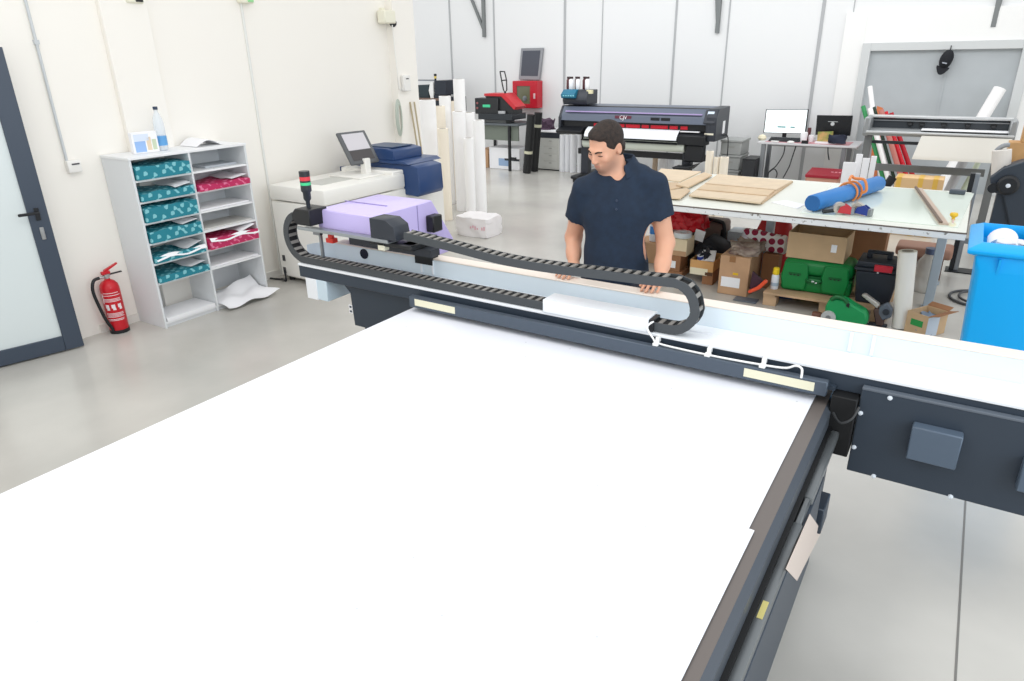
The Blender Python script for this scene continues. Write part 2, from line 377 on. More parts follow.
# keep orientation so that normals (-dz, dx) point outwards
def orient(path, c):
    (x0, z0), (x1, z1) = path[len(path)//2-1], path[len(path)//2]; dx, dz = x1-x0, z1-z0
    n = (-dz, dx); mx, mz = (x0+x1)/2-c[0], (z0+z1)/2-c[1]
    return path if n[0]*mx+n[1]*mz > 0 else path[::-1]
chain('cable_chain', orient(outside(low), (-3.0, 1.07)), 2.668, 2.738, TH, 'lower black cable chain looping up at the left end')
ru = .084
up = [(-1.00, .932+TH), (-.93, .932+TH)] + arc(-.93, .932+TH+ru, ru, 275, 360, 6)[1:] + arc(-.935, .935+TH+ru+.0, ru, 10, 82, 5) + [(-1.06, 1.134), (-1.25, 1.128), (-1.5, 1.118), (-1.78, 1.119), (-2.1, 1.145), (-2.40, 1.168)]
chain('cable_chain', orient(up, (-1.0, 1.07)), 2.672, 2.742, TH, 'upper black cable chain looping down at its right end')
# white cover box between the chain ends
m_ = MB(); m_.box((-1.545, YF-.012, .928), (-1.02, YF+.10, .992), .003); m_.build('cable_cover', lite, fp)
m_ = MB(); m_.box((-1.045, 2.66, .93), (-1.0, 2.745, .985), .002); m_.build('chain_end_bracket', BLACK, fp)
# white cable along the bar with clips
wc = mat('white_cable', (240, 240, 238), .4)
q0 = [(-1.0, 2.665, .98), (-1.02, 2.645, .955), (-.985, 2.632, .915), (-.96, 2.626, .9), (-.85, 2.62, .897), (-.7, 2.618, .897), (-.55, 2.62, .9), (-.44, 2.625, .905), (-.40, 2.622, .925), (-.375, 2.615, .92), (-.37, 2.60, .888)]
m_ = MB(); m_.tube(q0, .0045); m_.build('power_cable', wc, fp)
for x in (-.965, -.74, -.52):
    m_ = MB(); m_.box((x-.012, 2.604, .892), (x+.012, 2.63, .905), .002); m_.box((x-.008, 2.626, .9), (x+.008, 2.655, .925), .002); m_.build('cable_clip', wc, fp)
# ---- left end: black chain box, signal tower, support post
m_ = MB(); m_.prism([(-3.235, 2.655, 1.19), (-3.235, 2.655, 1.225), (-3.20, 2.655, 1.258), (-3.085, 2.655, 1.258), (-3.085, 2.655, 1.165), (-3.20, 2.655, 1.165)], (0, .14, 0), .004); m_.build('chain_box', BLACK, fp)
m_ = MB(); m_.box((-3.2, 2.66, 1.135), (-2.5, 2.74, 1.141)); m_.box((-3.2, 2.655, 1.141), (-2.5, 2.662, 1.155)); m_.build('chain_tray', mat('tray_alu', (160, 166, 170), .35, .6), fp)
sx_, sy_ = -3.155, 2.72
tw = MB(); tw.lathe([(.012, 0), (.012, .035), (.022, .05), (.022, .085), (.03, .095), (.03, .11)], (sx_, sy_, 1.258)); tw_o = tw.build('signal_tower', DARK, fp)
z = 1.258+.11
for nm, c, h in (('lamp_segment', (40, 44, 48), .018), ('green_lamp', (70, 205, 140), .016), ('lamp_segment', (40, 44, 48), .010), ('red_lamp', (214, 60, 70), .022), ('tower_cap', (38, 42, 46), .03)):
    m_ = MB(); m_.lathe([(.03, 0), (.03, h)], (sx_, sy_, z)); m_.build(nm, mat('sig_%d_%d' % (c[0], c[1]), c, .4), tw_o); z += h
m_ = MB(); m_.box((-3.1, 2.72, .93), (-3.085, 2.735, 1.14)); m_.box((-3.14, 2.715, 1.10), (-3.085, 2.74, 1.115)); m_.build('stay', GREYM, fp)
m_ = MB(); m_.lathe([(.018, 0), (.018, .02), (.012, .024), (.012, .03)], (-3.03, 2.75, 1.085)); m_.box((-3.055, 2.73, 1.06), (-3.0, 2.77, 1.085)); m_.build('red_stop_button', mat('red_button', (222, 60, 45), .4), fp)
m_ = MB(); m_.box((-2.60, 2.68, 1.085), (-2.55, 2.72, 1.125), .003); m_.build('sensor_block', mat('cream_block', (232, 228, 205), .5), fp)
# support under the left end of the beam
m_ = MB(); m_.prism([(-2.93, 2.70, .845), (-2.87, 2.70, .79), (-2.86, 2.70, .59), (-2.78, 2.70, .59), (-2.78, 2.70, .06), (-2.37, 2.70, .06), (-2.37, 2.70, .845)], (0, .16, 0)); sp = m_.build('beam_support', gant, fp)
pw = aty(351, 309, 2.7); m_ = MB(); m_.m(PAPER)
for dz in (.014, -.014): m_.box((pw.x-.014, 2.698, pw.z+dz-.012), (pw.x+.014, 2.7, pw.z+dz+.012))
m_.m(gant)
for dz in (.014, -.014): m_.box((pw.x-.008, 2.697, pw.z+dz-.006), (pw.x+.008, 2.6985, pw.z+dz+.006))
m_.build('warning_label', PAPER, sp, smooth=0)
m_ = MB(); m_.box((-3.19, 2.66, .72), (-3.02, 2.66+.20, .845), .003); m_.build('end_motor_cover', mat('pale_blue_cover', (205, 222, 232), .4), fp)
m_ = MB(); m_.box((-3.19, 2.655, .718), (-3.10, 2.664, .845), .002); m_.build('end_motor_plate', lite, fp)
# ---- lavender carriage
lav = mat('lavender_cover', (203, 190, 240), .35)
LX0, LX1, LY0, LY1, LZ = -3.13, -2.69, 2.756, 3.275, 1.245
m_ = MB()
prof = [(LY0-.004, 1.135), (LY0, LZ), (LY1, LZ), (3.47, .97), (3.485, .89), (LY0+.22, .89), (LY0+.22, 1.05), (LY0+.13, 1.11)]
m_.prism([(LX0, y, z) for y, z in prof], (LX1-LX0, 0, 0), .006); m_.build('carriage_cover', lav, fp)
m_ = MB(); m_.box((LX0-.02, 3.00, LZ+.0), (LX1-.12, 3.01, LZ+.004)); m_.box((LX1-.001, 3.13, 1.02), (LX1+.0015, 3.137, LZ-.008)); m_.build('cover_seam', mat('lavender_seam', (150, 138, 190), .5), fp)
p = atx(432, 222, LX1); m_ = MB(); m_.box((LX1, p.y-.06, p.z-.05), (LX1+.06, p.y+.03, p.z+.05), .006); m_.build('carriage_handle', BLACK, fp)
m_ = MB(); m_.prism([(-2.625, 2.66, 1.155), (-2.625, 2.66, 1.262), (-2.51, 2.66, 1.262), (-2.455, 2.66, 1.23), (-2.44, 2.66, 1.155)], (0, .12, 0), .003); m_.build('chain_box', DARK, fp)
m_ = MB(); m_.box((-2.66, 2.68, 1.11), (-2.36, 2.80, 1.135), .004); m_.box((-2.44, 2.70, 1.10), (-2.37, 2.84, 1.135)); m_.box((-2.48, 2.84, .99), (-2.36, 2.9, 1.15)); m_.build('carriage_bracket', BLACK, fp)
m_ = MB(); m_.box((-2.9, 2.765, 1.06), (-2.3, 2.84, 1.10)); m_.build('carriage_slide', DARK, fp)
m_ = MB(); m_.box((-2.52, 2.83, 1.095), (-2.40, 2.835, 1.15)); m_.build('pale_plate', mat('pale_plate', (210, 220, 205), .5), fp)
# ---- right end: dark electrical box hanging in front of the beam
PX0, PY0 = -.160, 2.63
m_ = MB(); m_.box((PX0, PY0, .530), (.95, YF+.06, .888), .003); eb = m_.build('electrical_box', gant, fp)
m_ = MB(); m_.box((PX0, PY0-.002, .880), (.95, YF-.002, .890), .002); m_.build('box_lip', mat('lip_grey', (96, 104, 114), .4), eb)
for q in ((890, 398), (860.5, 413), (854, 447), (873.5, 476), (950.5, 496.5)):
    p = aty(*q, PY0); m_ = MB(); m_.lathe([(.009, 0), (.008, .004), (.003, .006)], (p.x, PY0, p.z), (0, -1, 0), 12); m_.build('screw', mat('screw_white', (225, 232, 240), .4), eb)
for pq in (((914, 426), (951, 470)), ((1026, 462), (1070, 505))):
    a = aty(*pq[0], PY0-.05); b = aty(*pq[1], PY0-.05)
    m_ = MB(); m_.box((a.x-.004, PY0-.05, b.z), (b.x+.012, PY0, a.z-.004), .004); m_.build('fan_cover', mat('fan_cover_grey', (84, 98, 114), .45), eb)
m_ = MB(); m_.box((-.255, 2.60, .60), (-.165, 2.72, .845), .003); m_.build('beam_end_post', mat('slot_black'), fp)
m_ = MB(); m_.tube([(-.155, 2.58, .83), (-.17, 2.55, .79), (-.205, 2.53, .775), (-.235, 2.55, .80)], .005); m_.build('sensor_cable', BLACK, fp)
# ---- white boards lying on the bed
def dotted():
    m = mat('board_white', (238, 240, 247), .38); nt = m.node_tree; b = nt.nodes['Principled BSDF']
    tc = nt.nodes.new('ShaderNodeTexCoord'); v = nt.nodes.new('ShaderNodeTexVoronoi'); v.inputs['Scale'].default_value = 3.2; v.voronoi_dimensions = '2D'
    nt.links.new(tc.outputs['Object'], v.inputs['Vector'])
    r = nt.nodes.new('ShaderNodeMapRange'); r.inputs['From Min'].default_value = .008; r.inputs['From Max'].default_value = .014
    nt.links.new(v.outputs['Distance'], r.inputs['Value'])
    mx = nt.nodes.new('ShaderNodeMix'); mx.data_type = 'RGBA'; mx.inputs[6].default_value = rgb((196, 198, 204)); mx.inputs[7].default_value = rgb((238, 240, 247))
    nt.links.new(r.outputs['Result'], mx.inputs[0]); nt.links.new(mx.outputs[2], b.inputs['Base Color']); return m
bw = dotted()
m_ = MB(); m_.box((XL-.001, 1.6985, ZB+.0002), (-.316, 2.9, ZB+.004), .001); tag(m_.build('white_board', bw), 'white board on the printer bed, the far one passing under the gantry bar', 'board', 'white boards on the flatbed')
m_ = MB(); m_.box((XL-.001, -.5, ZB+.0002), (-.300, 1.697, ZB+.004), .001); tag(m_.build('white_board', bw), 'near white board on the printer bed, its right edge sticking out further', 'board', 'white boards on the flatbed')

a, b = atz(1, 455, .62), atz(11, 489, .62)
m_ = MB(); m_.box((XL-.13, .62, .50), (XL-.05, .80, .60), .004); m_.box((XL-.12, .66, 0), (XL-.06, .72, .50), .004); m_.box((XL-.06, .66, .5), (XL-.007, .72, .64), .003); m_.build('side_bracket', mat('bracket_bluegrey', (150, 162, 178), .4, .3), fp)
# ------------------------------------------------------------------ things along the left wall
# light switch box with its conduit
p = atx(72, 166, XW)
t = thing('switch_box', 'white switch box on the left wall at the foot of its conduit', 'switch', (XW, p.y, p.z))
m_ = MB(); m_.box((XW+.001, p.y-.05, p.z-.045), (XW+.045, p.y+.05, p.z+.045), .008, seg=2); m_.build('housing', PLASTIC_W, t)
m_ = MB(); m_.box((XW+.045, p.y-.02, p.z+.012), (XW+.05, p.y+.035, p.z+.022)); m_.build('label', mat('dark_mark', (60, 60, 64), .5), t)
cy = atx(63, 150, XW).y; m_ = MB(); m_.cyl((XW+.014, cy, p.z+.04), (XW+.014, cy, 4.2), .010); m_.box((XW+.001, cy-.016, p.z+.85), (XW+.028, cy+.016, p.z+.88)); m_.build('conduit', mat('conduit_grey', (200, 204, 206), .5), t)
# emergency lights / alarm at the very top of the wall
for (px, py, lab, dk) in ((131, 3, 'small cream alarm box at the top of the left wall, above the shelving', 1), (243, 3, 'pale green lamp box at the top of the left wall, left of the floodlight', 0)):
    p = atx(px, py, XW); t = thing('alarm_box' if dk else 'emergency_light', lab, 'alarm' if dk else 'light', (XW, p.y, p.z))
    m_ = MB(); m_.box((XW+.001, p.y-.07, p.z-.005), (XW+.07, p.y+.07, p.z+.12), .01); m_.build('housing', mat('cream_plastic', (236, 233, 214), .5), t)
    m_ = MB(); m_.box((XW+.07, p.y+.0, p.z+.005), (XW+.08, p.y+.055, p.z+.05)); m_.build('lens', mat('black_lens', (30, 30, 30), .3) if dk else mat('green_lens', (150, 215, 150), .3), t)
# floodlight / sensor on the end pilaster with its cable, junction box
p = atx(383, 18, XW)
t = thing('floodlight', 'white floodlight with a black round sensor high on the left wall end', 'light', (XW, p.y, p.z))
m_ = MB(); m_.box((XW+.02, p.y-.12, p.z-.06), (XW+.14, p.y+.06, p.z+.07), .012); m_.box((XW, p.y-.05, p.z+.03), (XW+.04, p.y, p.z+.10)); m_.build('housing', mat('cream_plastic'), t)
q = atx(393, 23, XW+.1)
m_ = MB(); m_.lathe([(.0, -.02), (.03, -.015), (.042, 0), (.03, .015), (0, .02)], (q.x, q.y, q.z), (1, -.6, 0)); m_.build('sensor_eye', BLACK, t)
ys = atx(404, 80, XW+.1)
t = thing('junction_box', 'white control box on the end pillar, fed by a thin cable', 'switch', (XW+.1, ys.y, ys.z))
m_ = MB(); m_.box((XW+.101, ys.y-.06, ys.z-.12), (XW+.15, ys.y+.06, ys.z+.05), .008); m_.build('housing', PLASTIC_W, t)
m_ = MB(); m_.box((XW+.15, ys.y-.02, ys.z+.008), (XW+.153, ys.y+.025, ys.z+.02)); m_.build('display', mat('dark_mark'), t)
m_ = MB(); m_.tube([(XW+.108, ys.y-.06, ys.z-.09), (XW+.108, ys.y-.10, ys.z-.08), (XW+.108, ys.y-.12, ys.z+.2), (XW+.108, ys.y-.14, q.z-.02)], .006); m_.build('cable', PLASTIC_W, t)
# ---- fire extinguisher
e0 = atz(122, 330, 0); ex, ey = XW+.10, e0.y-.02
red = mat('extinguisher_red', (196, 24, 38), .28)
t = thing('fire_extinguisher', 'red fire extinguisher standing on the floor against the left wall', 'fire extinguisher', (ex, ey, 0))
m_ = MB(); m_.lathe([(.066, 0), (.07, .008), (.072, .03), (.072, .375), (.066, .405), (.048, .43), (.02, .445), (.02, .455)], (ex, ey, 0), n=32); m_.build('cylinder', red, t)
m_ = MB(); m_.lathe([(.074, 0), (.074, .03)], (ex, ey, .001), n=32); m_.build('base_ring', BLACK, t)
m_ = MB(); m_.lathe([(.017, 0), (.017, .02), (.026, .022), (.026, .04), (.014, .045)], (ex, ey, .45)); m_.cyl((ex, ey-.07, .472), (ex, ey+.02, .472), .011); m_.build('valve', STEEL, t)
m_ = MB(); m_.box((ex-.014, ey-.035, .487), (ex+.014, ey+.03, .515), .004); m_.prism([(ex-.011, ey-.01, .505), (ex-.011, ey+.10, .552), (ex-.011, ey+.10, .562), (ex-.011, ey-.01, .525)], (.022, 0, 0)); m_.build('lever', red, t)
m_ = MB(); m_.box((ex-.011, ey+.0, .478), (ex+.011, ey+.125, .488), .003); m_.build('carry_handle', BLACK, t)
m_ = MB(); m_.tube([(ex, ey-.06, .472), (ex+.005, ey-.11, .46), (ex+.01, ey-.135, .38), (ex+.02, ey-.12, .24), (ex+.03, ey-.10, .13), (ex+.035, ey-.075, .06), (ex+.035, ey-.07, .03)], .0125, 10); m_.build('hose', BLACK, t)
lm = mat('extinguisher_label', (236, 226, 228), .5)
def wrap(mb, a0, a1, z0, z1, r=.0728, n=8):
    mb.grid(lambda u, v: (ex+r*math.cos(R(a0+(a1-a0)*u)), ey+r*math.sin(R(a0+(a1-a0)*u)), z0+(z1-z0)*v), n, 1)
m_ = MB(); m_.m(lm)
aim = math.degrees(math.atan2(-ey, -ex))      # label faces the middle of the room
for z, l in ((.345, 50), (.325, 64), (.296, 60), (.286, 56), (.276, 62), (.175, 58), (.165, 60), (.155, 52), (.145, 60), (.125, 56), (.115, 50)): wrap(m_, aim-l, aim+l*.85, z, z+.0045)
wrap(m_, aim-64, aim-56, .26, .345)
for dx in (-38, -2, 36):   # pictograms: three white figures
    wrap(m_, aim+dx-13, aim+dx+9, .222, .252, n=4); wrap(m_, aim+dx-7, aim+dx+11, .205, .224, n=4)
m_.build('instruction_label', lm, t, smooth=0)
# ---- pigeonhole shelving
SX, SY0, SY1, SH, SD = -5.33, 2.93, 3.985, 1.385, 3.435
shelf_m = mat('shelf_grey', (222, 225, 227), .45); shelf_in = mat('shelf_white', (236, 237, 238), .45)
t = thing('shelving_unit', 'white two-column pigeonhole shelving unit against the left wall', 'shelf', (SX-.19, 3.45, 0))
XB = XW+.005
for nm, y in (('side_panel', SY0), ('divider', SD-.009), ('side_panel', SY1-.018)):
    m_ = MB(); m_.box((XB, y, 0), (SX, y+.018, SH-.02), .001); m_.build(nm, shelf_m, t)
m_ = MB(); m_.box((XB, SY0-.006, SH-.02), (SX+.006, SY1+.006, SH), .002); m_.build('top_panel', shelf_in, t)
m_ = MB(); m_.box((XB, SY0+.018, .03), (XB+.006, SY1-.018, SH-.02)); m_.build('back_panel', shelf_m, t)
zs = [.05, .385, .55, .715, .88, 1.045, 1.21]
for (a, b) in ((SY0+.018, SD-.009), (SD+.009, SY1-.018)):
    for z in zs:
        m_ = MB(); m_.box((XB+.006, a, z-.016), (SX-.004, b, z), .001); m_.build('shelf', shelf_in, t)
    m_ = MB(); m_.box((SX-.03, a, 0), (SX-.02, b, .034)); m_.build('plinth', shelf_m, t)
# wrapped paper packets with a lozenge print
def wrap_mat(name, base, lt):
    m = mat(name, base, .45); nt = m.node_tree; b = nt.nodes['Principled BSDF']
    tc = nt.nodes.new('ShaderNodeTexCoord'); mp = nt.nodes.new('ShaderNodeMapping'); mp.inputs['Rotation'].default_value = (R(45), R(20), R(45)); mp.inputs['Scale'].default_value = (20, 20, 20)
    v = nt.nodes.new('ShaderNodeTexVoronoi'); v.distance = 'MANHATTAN'; v.inputs['Scale'].default_value = 1.0; v.inputs['Randomness'].default_value = .35
    nt.links.new(tc.outputs['Object'], mp.inputs['Vector']); nt.links.new(mp.outputs['Vector'], v.inputs['Vector'])
    r = nt.nodes.new('ShaderNodeMapRange'); r.inputs['From Min'].default_value = .50; r.inputs['From Max'].default_value = .56
    nt.links.new(v.outputs['Distance'], r.inputs['Value'])
    mx = nt.nodes.new('ShaderNodeMix'); mx.data_type = 'RGBA'; mx.inputs[6].default_value = rgb(lt); mx.inputs[7].default_value = rgb(base)
    nt.links.new(r.outputs['Result'], mx.inputs[0]); nt.links.new(mx.outputs[2], b.inputs['Base Color']); return m
teal = wrap_mat('teal_wrapper', (32, 128, 144), (130, 196, 204)); pink = wrap_mat('pink_wrapper', (190, 40, 92), (222, 120, 156))
def packet(mt, y0, y1, z, h, label, cat='paper packet', group=None, opening=0, proud=.02, seed=0):
    rnd = random.Random(seed)
    t = thing('paper_packet', label, cat, (SX-.17, (y0+y1)/2, z+.0005), group)
    x0, x1 = SX-.33, SX+proud
    m_ = MB()
    def lid(u, v):   # rumpled top of the wrapper
        x = x0+(x1-x0)*v; y = y0+(y1-y0)*u
        return (x, y, z+h+.008*math.sin(9*u+seed)*math.sin(7*v+2*seed)+rnd.uniform(-.003, .003)+opening*(.0 if v < .7 else 0))
    N = 10
    top = [[Vector(lid(i/N, j/N)) for j in range(N+1)] for i in range(N+1)]
    vs = [p for row in top for p in row]; w = N+1
    fs = [(i*w+j, (i+1)*w+j, (i+1)*w+j+1, i*w+j+1) for i in range(N) for j in range(N)]
    ring = [(i, 0) for i in range(N)]+[(N, j) for j in range(N)]+[(i, N) for i in range(N, 0, -1)]+[(0, j) for j in range(N, 0, -1)]
    base = len(vs); ids = [a*w+b for a, b in ring]
    for a in ids: p = vs[a]; vs.append(Vector((p.x+rnd.uniform(-.002, .002), p.y, z+.002)))
    n = len(ids)
    fs += [(ids[k], base+k, base+(k+1) % n, ids[(k+1) % n]) for k in range(n)] + [tuple(base+k for k in range(n))]
    m_.raw(vs, fs); m_.build('wrapper', mt, t, smooth=60)
    if opening:   # torn flap of white paper showing on top
        m_ = MB(); m_.grid(lambda u, v: (x0+.02+(x1-x0-.03)*v, y0+.02+(y1-y0-.04)*(.66+.34*u), z+h+.010+.02*u*opening+.006*math.sin(8*v+seed)), 6, 6, .002); m_.build('paper_sheets', PAPER, t)
    if opening > 1:
        m_ = MB(); m_.grid(lambda u, v: (x1-.012+.02*v, y0+.01+(y1-y0-.0)*u, z+h+.004-.028*v+.01*math.sin(10*u+seed)), 8, 3, .002); m_.build('wrapper_flap', PAPER, t)
    return t
yl0, yl1, yr0, yr1 = SY0+.03, SD-.02, SD+.02, SY1-.03
G = 'teal wrapped paper packets in the left column'
packet(teal, yl0, yl1, 1.21, .10, 'crumpled teal patterned packet in the top left pigeonhole', group=G, opening=0, seed=1)
packet(teal, yl0, yl1, 1.045, .065, 'flat teal packet with a white flap, second pigeonhole down on the left', group=G, opening=1, seed=2)
packet(teal, yl0, yl1, .88, .115, 'tall full teal packet, third pigeonhole down on the left', group=G, seed=3)
packet(teal, yl0, yl1, .715, .095, 'teal packet with white paper along its top, fourth down on the left', group=G, opening=1, seed=4)
packet(teal, yl0, yl1, .55, .05, 'opened teal packet with white torn front edge, fifth down on the left', group=G, opening=2, seed=5)
packet(teal, yl0, yl1, .385, .055, 'lowest teal packet, in the sixth pigeonhole of the left column', group=G, opening=1, seed=6)
packet(pink, yr0, yr1, 1.045, .05, 'pink packet in the second pigeonhole of the right column', group='pink wrapped paper packets', opening=1, proud=.03, seed=7)
packet(pink, yr0, yr1, .55, .085, 'torn pink packet with white front in the lower right column', group='pink wrapped paper packets', opening=2, proud=.03, seed=8)
def sheets(y0, y1, z, h, label, mt=PAPER, x0=SX-.3, x1=SX-.03):
    m_ = MB(); m_.box((x0, y0, z+.0005), (x1, y1, z+h), .001); tag(m_.build('paper_stack', mt), label, 'paper', 'loose papers in the shelving')
sheets(yr0+.16, yr1-.03, 1.21, .018, 'thin grey papers in the top right pigeonhole', mat('grey_paper', (176, 182, 188), .6), x1=SX-.08)
sheets(yr0, yr1, .88, .012, 'thin white paper stack in the third pigeonhole on the right')
sheets(yr0, yr1, .715, .012, 'greyish paper stack in the fourth pigeonhole on the right', mat('warm_paper', (206, 204, 200), .6))
sheets(yr0, yr1, .385, .012, 'white paper stack above the crumpled sheet on the right')
sheets(yl0, yl1, .05, .03, 'low white paper stack in the bottom left pigeonhole', x1=SX+.0)
rnd = random.Random(4)
m_ = MB(); m_.grid(lambda u, v: (SX-.30+.42*v, yr0+.004+(yr1-yr0-.008)*u+(.28*max(0, v-.74)*u), .068+max(0, .16*(1-abs(v-.25)*4))*u*.6+.014*math.sin(11*u+3*v)*math.sin(8*v)-(max(0, v-.72)*.12)+.03*max(0, u-.6)), 16, 16, .004)
tag(m_.build('crumpled_paper', PAPER), 'crumpled white sheet spilling out of the bottom right pigeonhole', 'paper')
# on top of the shelving
ZT = SH+.001
p = atx(163, 147, -5.52)
t = thing('water_bottle', 'clear plastic water bottle standing on the shelving unit', 'bottle', (p.x, p.y, ZT))
bx_, by_ = p.x, p.y
clear = mat('clear_plastic', (232, 240, 246), .12, alpha=.45, spec=.6)
m_ = MB(); m_.lathe([(.034, 0), (.041, .012), (.041, .10), (.037, .112), (.041, .125), (.041, .21), (.034, .25), (.016, .295), (.015, .315)], (bx_, by_, ZT)); m_.build('bottle_body', clear, t)
m_ = MB(); m_.lathe([(.0415, .04), (.0415, .115)], (bx_, by_, ZT)); m_.build('blue_label', mat('blue_label', (96, 160, 214), .4), t)
m_ = MB(); m_.lathe([(.018, .315), (.018, .338)], (bx_, by_, ZT)); m_.build('cap', mat('navy_cap', (46, 60, 84), .4), t)
p = atx(150, 148, -5.46)
t = thing('food_box', 'white carton with blue printed picture beside the water bottle', 'box', (p.x, p.y, ZT))
m_ = MB(); m_.cbox((p.x-.05, p.y-.01, ZT+.08), (.05, .20, .16), .003, rz=R(-6)); m_.build('carton', PAPER, t)
M0 = Matrix.Translation((p.x-.05, p.y-.01, ZT+.08)) @ Matrix.Rotation(R(-6), 4, 'Z')
m_ = MB(); m_.m(mat('print_blue', (150, 184, 230), .5)); m_.box((.0251, -.085, -.07), (.026, -.0, .012), 0, M0); m_.m(mat('print_tan', (226, 206, 178), .5)); m_.box((.0251, .01, -.06), (.026, .045, .04), 0, M0); m_.m(mat('print_sage', (196, 208, 180), .5)); m_.box((.0251, .052, -.06), (.026, .085, .02), 0, M0); m_.m(mat('print_pale', (216, 226, 240), .5)); m_.box((.0251, -.085, .014), (.026, .03, .065), 0, M0)
m_.build('printed_picture', PAPER, t, smooth=0)
p = atx(203, 143, -5.53)
m_ = MB(); m_.grid(lambda u, v: (p.x-.14+.24*v, p.y-.13+.26*u, ZT+.003+.055*math.sin(math.pi*min(1, u*1.15))*(1-.2*v)), 8, 6, .003)
tag(m_.build('folded_paper', PAPER), 'folded white sheet of paper lying on the shelving unit', 'paper')
# ---- digital press (white copier with blue finisher) along the left wall
cw = mat('copier_white', (238, 236, 230), .4); cb = mat('copier_blue', (38, 66, 112), .35); cg = mat('copier_grey', (92, 94, 96), .4)
t = thing('copier', 'large white copier with blue upper unit by the left wall', 'copier', (-5.2, 5.2, 0))
m_ = MB(); m_.box((-5.57, 4.352, .05), (-4.83, 6.10, .80), .012); m_.build('body', cw, t)
m_ = MB(); m_.box((-5.57, 4.345, .81), (-4.82, 5.46, .953), .02, seg=2); m_.build('top_cover', cw, t)
m_ = MB(); m_.box((-5.57, 5.3, .80), (-4.84, 6.10, .99), .01); m_.build('upper_body', cw, t)
m_ = MB(); m_.box((-5.32, 4.55, .953), (-5.05, 4.95, .957)); tr = m_.build('output_tray', mat('tray_recess', (196, 196, 190), .5), t)
m_ = MB(); m_.box((-5.38, 4.95, .953), (-4.95, 5.35, .972), .006); m_.build('lid', cw, t)
m_ = MB(); m_.box((-4.829, 4.50, .10), (-4.822, 5.05, .76), .003); m_.build('front_door', cw, t)
m_ = MB(); m_.box((-4.829, 5.07, .10), (-4.822, 5.95, .60), .003); m_.build('front_door', cw, t)
for (x, y) in ((-5.5, 4.42), (-4.9, 4.42), (-5.5, 6.0), (-4.9, 6.0)):
    m_ = MB(); m_.cyl((x, y, 0), (x, y, .05), .03); m_.build('caster', BLACK, t)
for (px, py) in ((284, 258), (285, 270)):
    p = aty(px, py, 4.352); m_ = MB(); m_.box((p.x-.02, 4.346, p.z-.03), (p.x+.02, 4.354, p.z+.03), .003); m_.build('power_socket', mat('dark_mark'), t)
p = aty(285, 270, 4.34); m_ = MB(); m_.tube([(p.x, 4.335, p.z), (p.x+.02, 4.32, p.z-.1), (p.x-.02, 4.31, .03), (p.x-.08, 4.33, .012), (XW+.03, 4.3, .012)], .01); m_.build('power_lead', BLACK, t)
# blue scanner: lower body overhanging the front, sloped deck, feeder block on top
BX1 = aty(420.5, 197.3, 5.46).x; zb = aty(420.5, 197.3, 5.46).z; BYb = atx(444, 190, BX1).y; zt_ = aty(423, 168.5, 5.46).z
m_ = MB(); m_.prism([(-5.50, 5.40, .96), (-4.84, 5.46, zb+.015), (BX1-.02, 5.46, zb), (BX1, 5.46, zb+.03), (BX1, 5.46, zt_), (BX1-.10, 5.46, zt_+.02), (-5.50, 5.46, zt_+.02)] and [(-5.50, 5.46, .96), (-4.90, 5.46, .96), (-4.90, 5.46, zb+.01), (BX1-.03, 5.46, zb), (BX1, 5.46, zb+.04), (BX1-.012, 5.46, zt_), (BX1-.12, 5.46, zt_+.025), (-5.50, 5.46, zt_+.025)], (0, BYb-5.46, 0), .008); m_.build('scanner_body', cb, t)
zd = zt_+.026
m_ = MB(); m_.prism([(-5.46, 5.43, zd), (-4.74, 5.43, zd), (-4.80, 5.43, zd+.03), (-5.46, 5.43, zd+.03)], (0, .55, 0), .004); m_.build('scanner_lid', cb, t)
m_ = MB(); m_.prism([(-5.46, 5.44, zd+.028), (-4.93, 5.44, zd+.028), (-4.93, 5.44, zd+.125), (-5.04, 5.44, zd+.145), (-5.46, 5.44, zd+.145)], (0, .45, 0), .008); m_.build('document_feeder', cb, t)
m_ = MB(); m_.box((-5.36, 5.50, zd+.144), (-5.0, 5.82, zd+.156), .004); m_.build('feeder_tray', mat('copier_deep_blue', (58, 78, 108), .4), t)
# touch screen on its arm
c = aty(358.5, 147, 5.22); ex_ = Vector((.12, 1, 0)).normalized(); eyv = Vector((-.55, .05, .83))
Ms = frame(c, ex_, eyv)
wS, hS = .36, .36
m_ = MB(); m_.box((-wS/2, -hS/2, -.03), (wS/2, hS/2, 0), .02, Ms, 3); sc_ = m_.build('touch_screen', cg, t)
m_ = MB(); m_.box((-wS*.38, -hS*.08, .0), (wS*.38, hS*.42, .003), 0, Ms); m_.build('screen_glass', mat('screen_pale', (206, 202, 206), .3), sc_)
m_ = MB(); m_.box((-wS*.38, -hS*.4, .0), (wS*.38, -hS*.1, .002), 0, Ms); m_.build('key_panel', mat('key_brown', (70, 66, 66), .4), sc_)
q = Ms @ Vector((0, -hS*.45, -.02)); m_ = MB(); m_.box((q.x-.04, q.y-.03, .95), (q.x+.04, q.y+.05, q.z+.04), .008); m_.build('screen_arm', cw, t)
q = aty(350, 168, 5.5); m_ = MB(); m_.box((q.x-.03, 5.38, q.z-.05), (q.x+.03, 5.44, q.z+.03), .004); m_.build('hinge', cb, t)
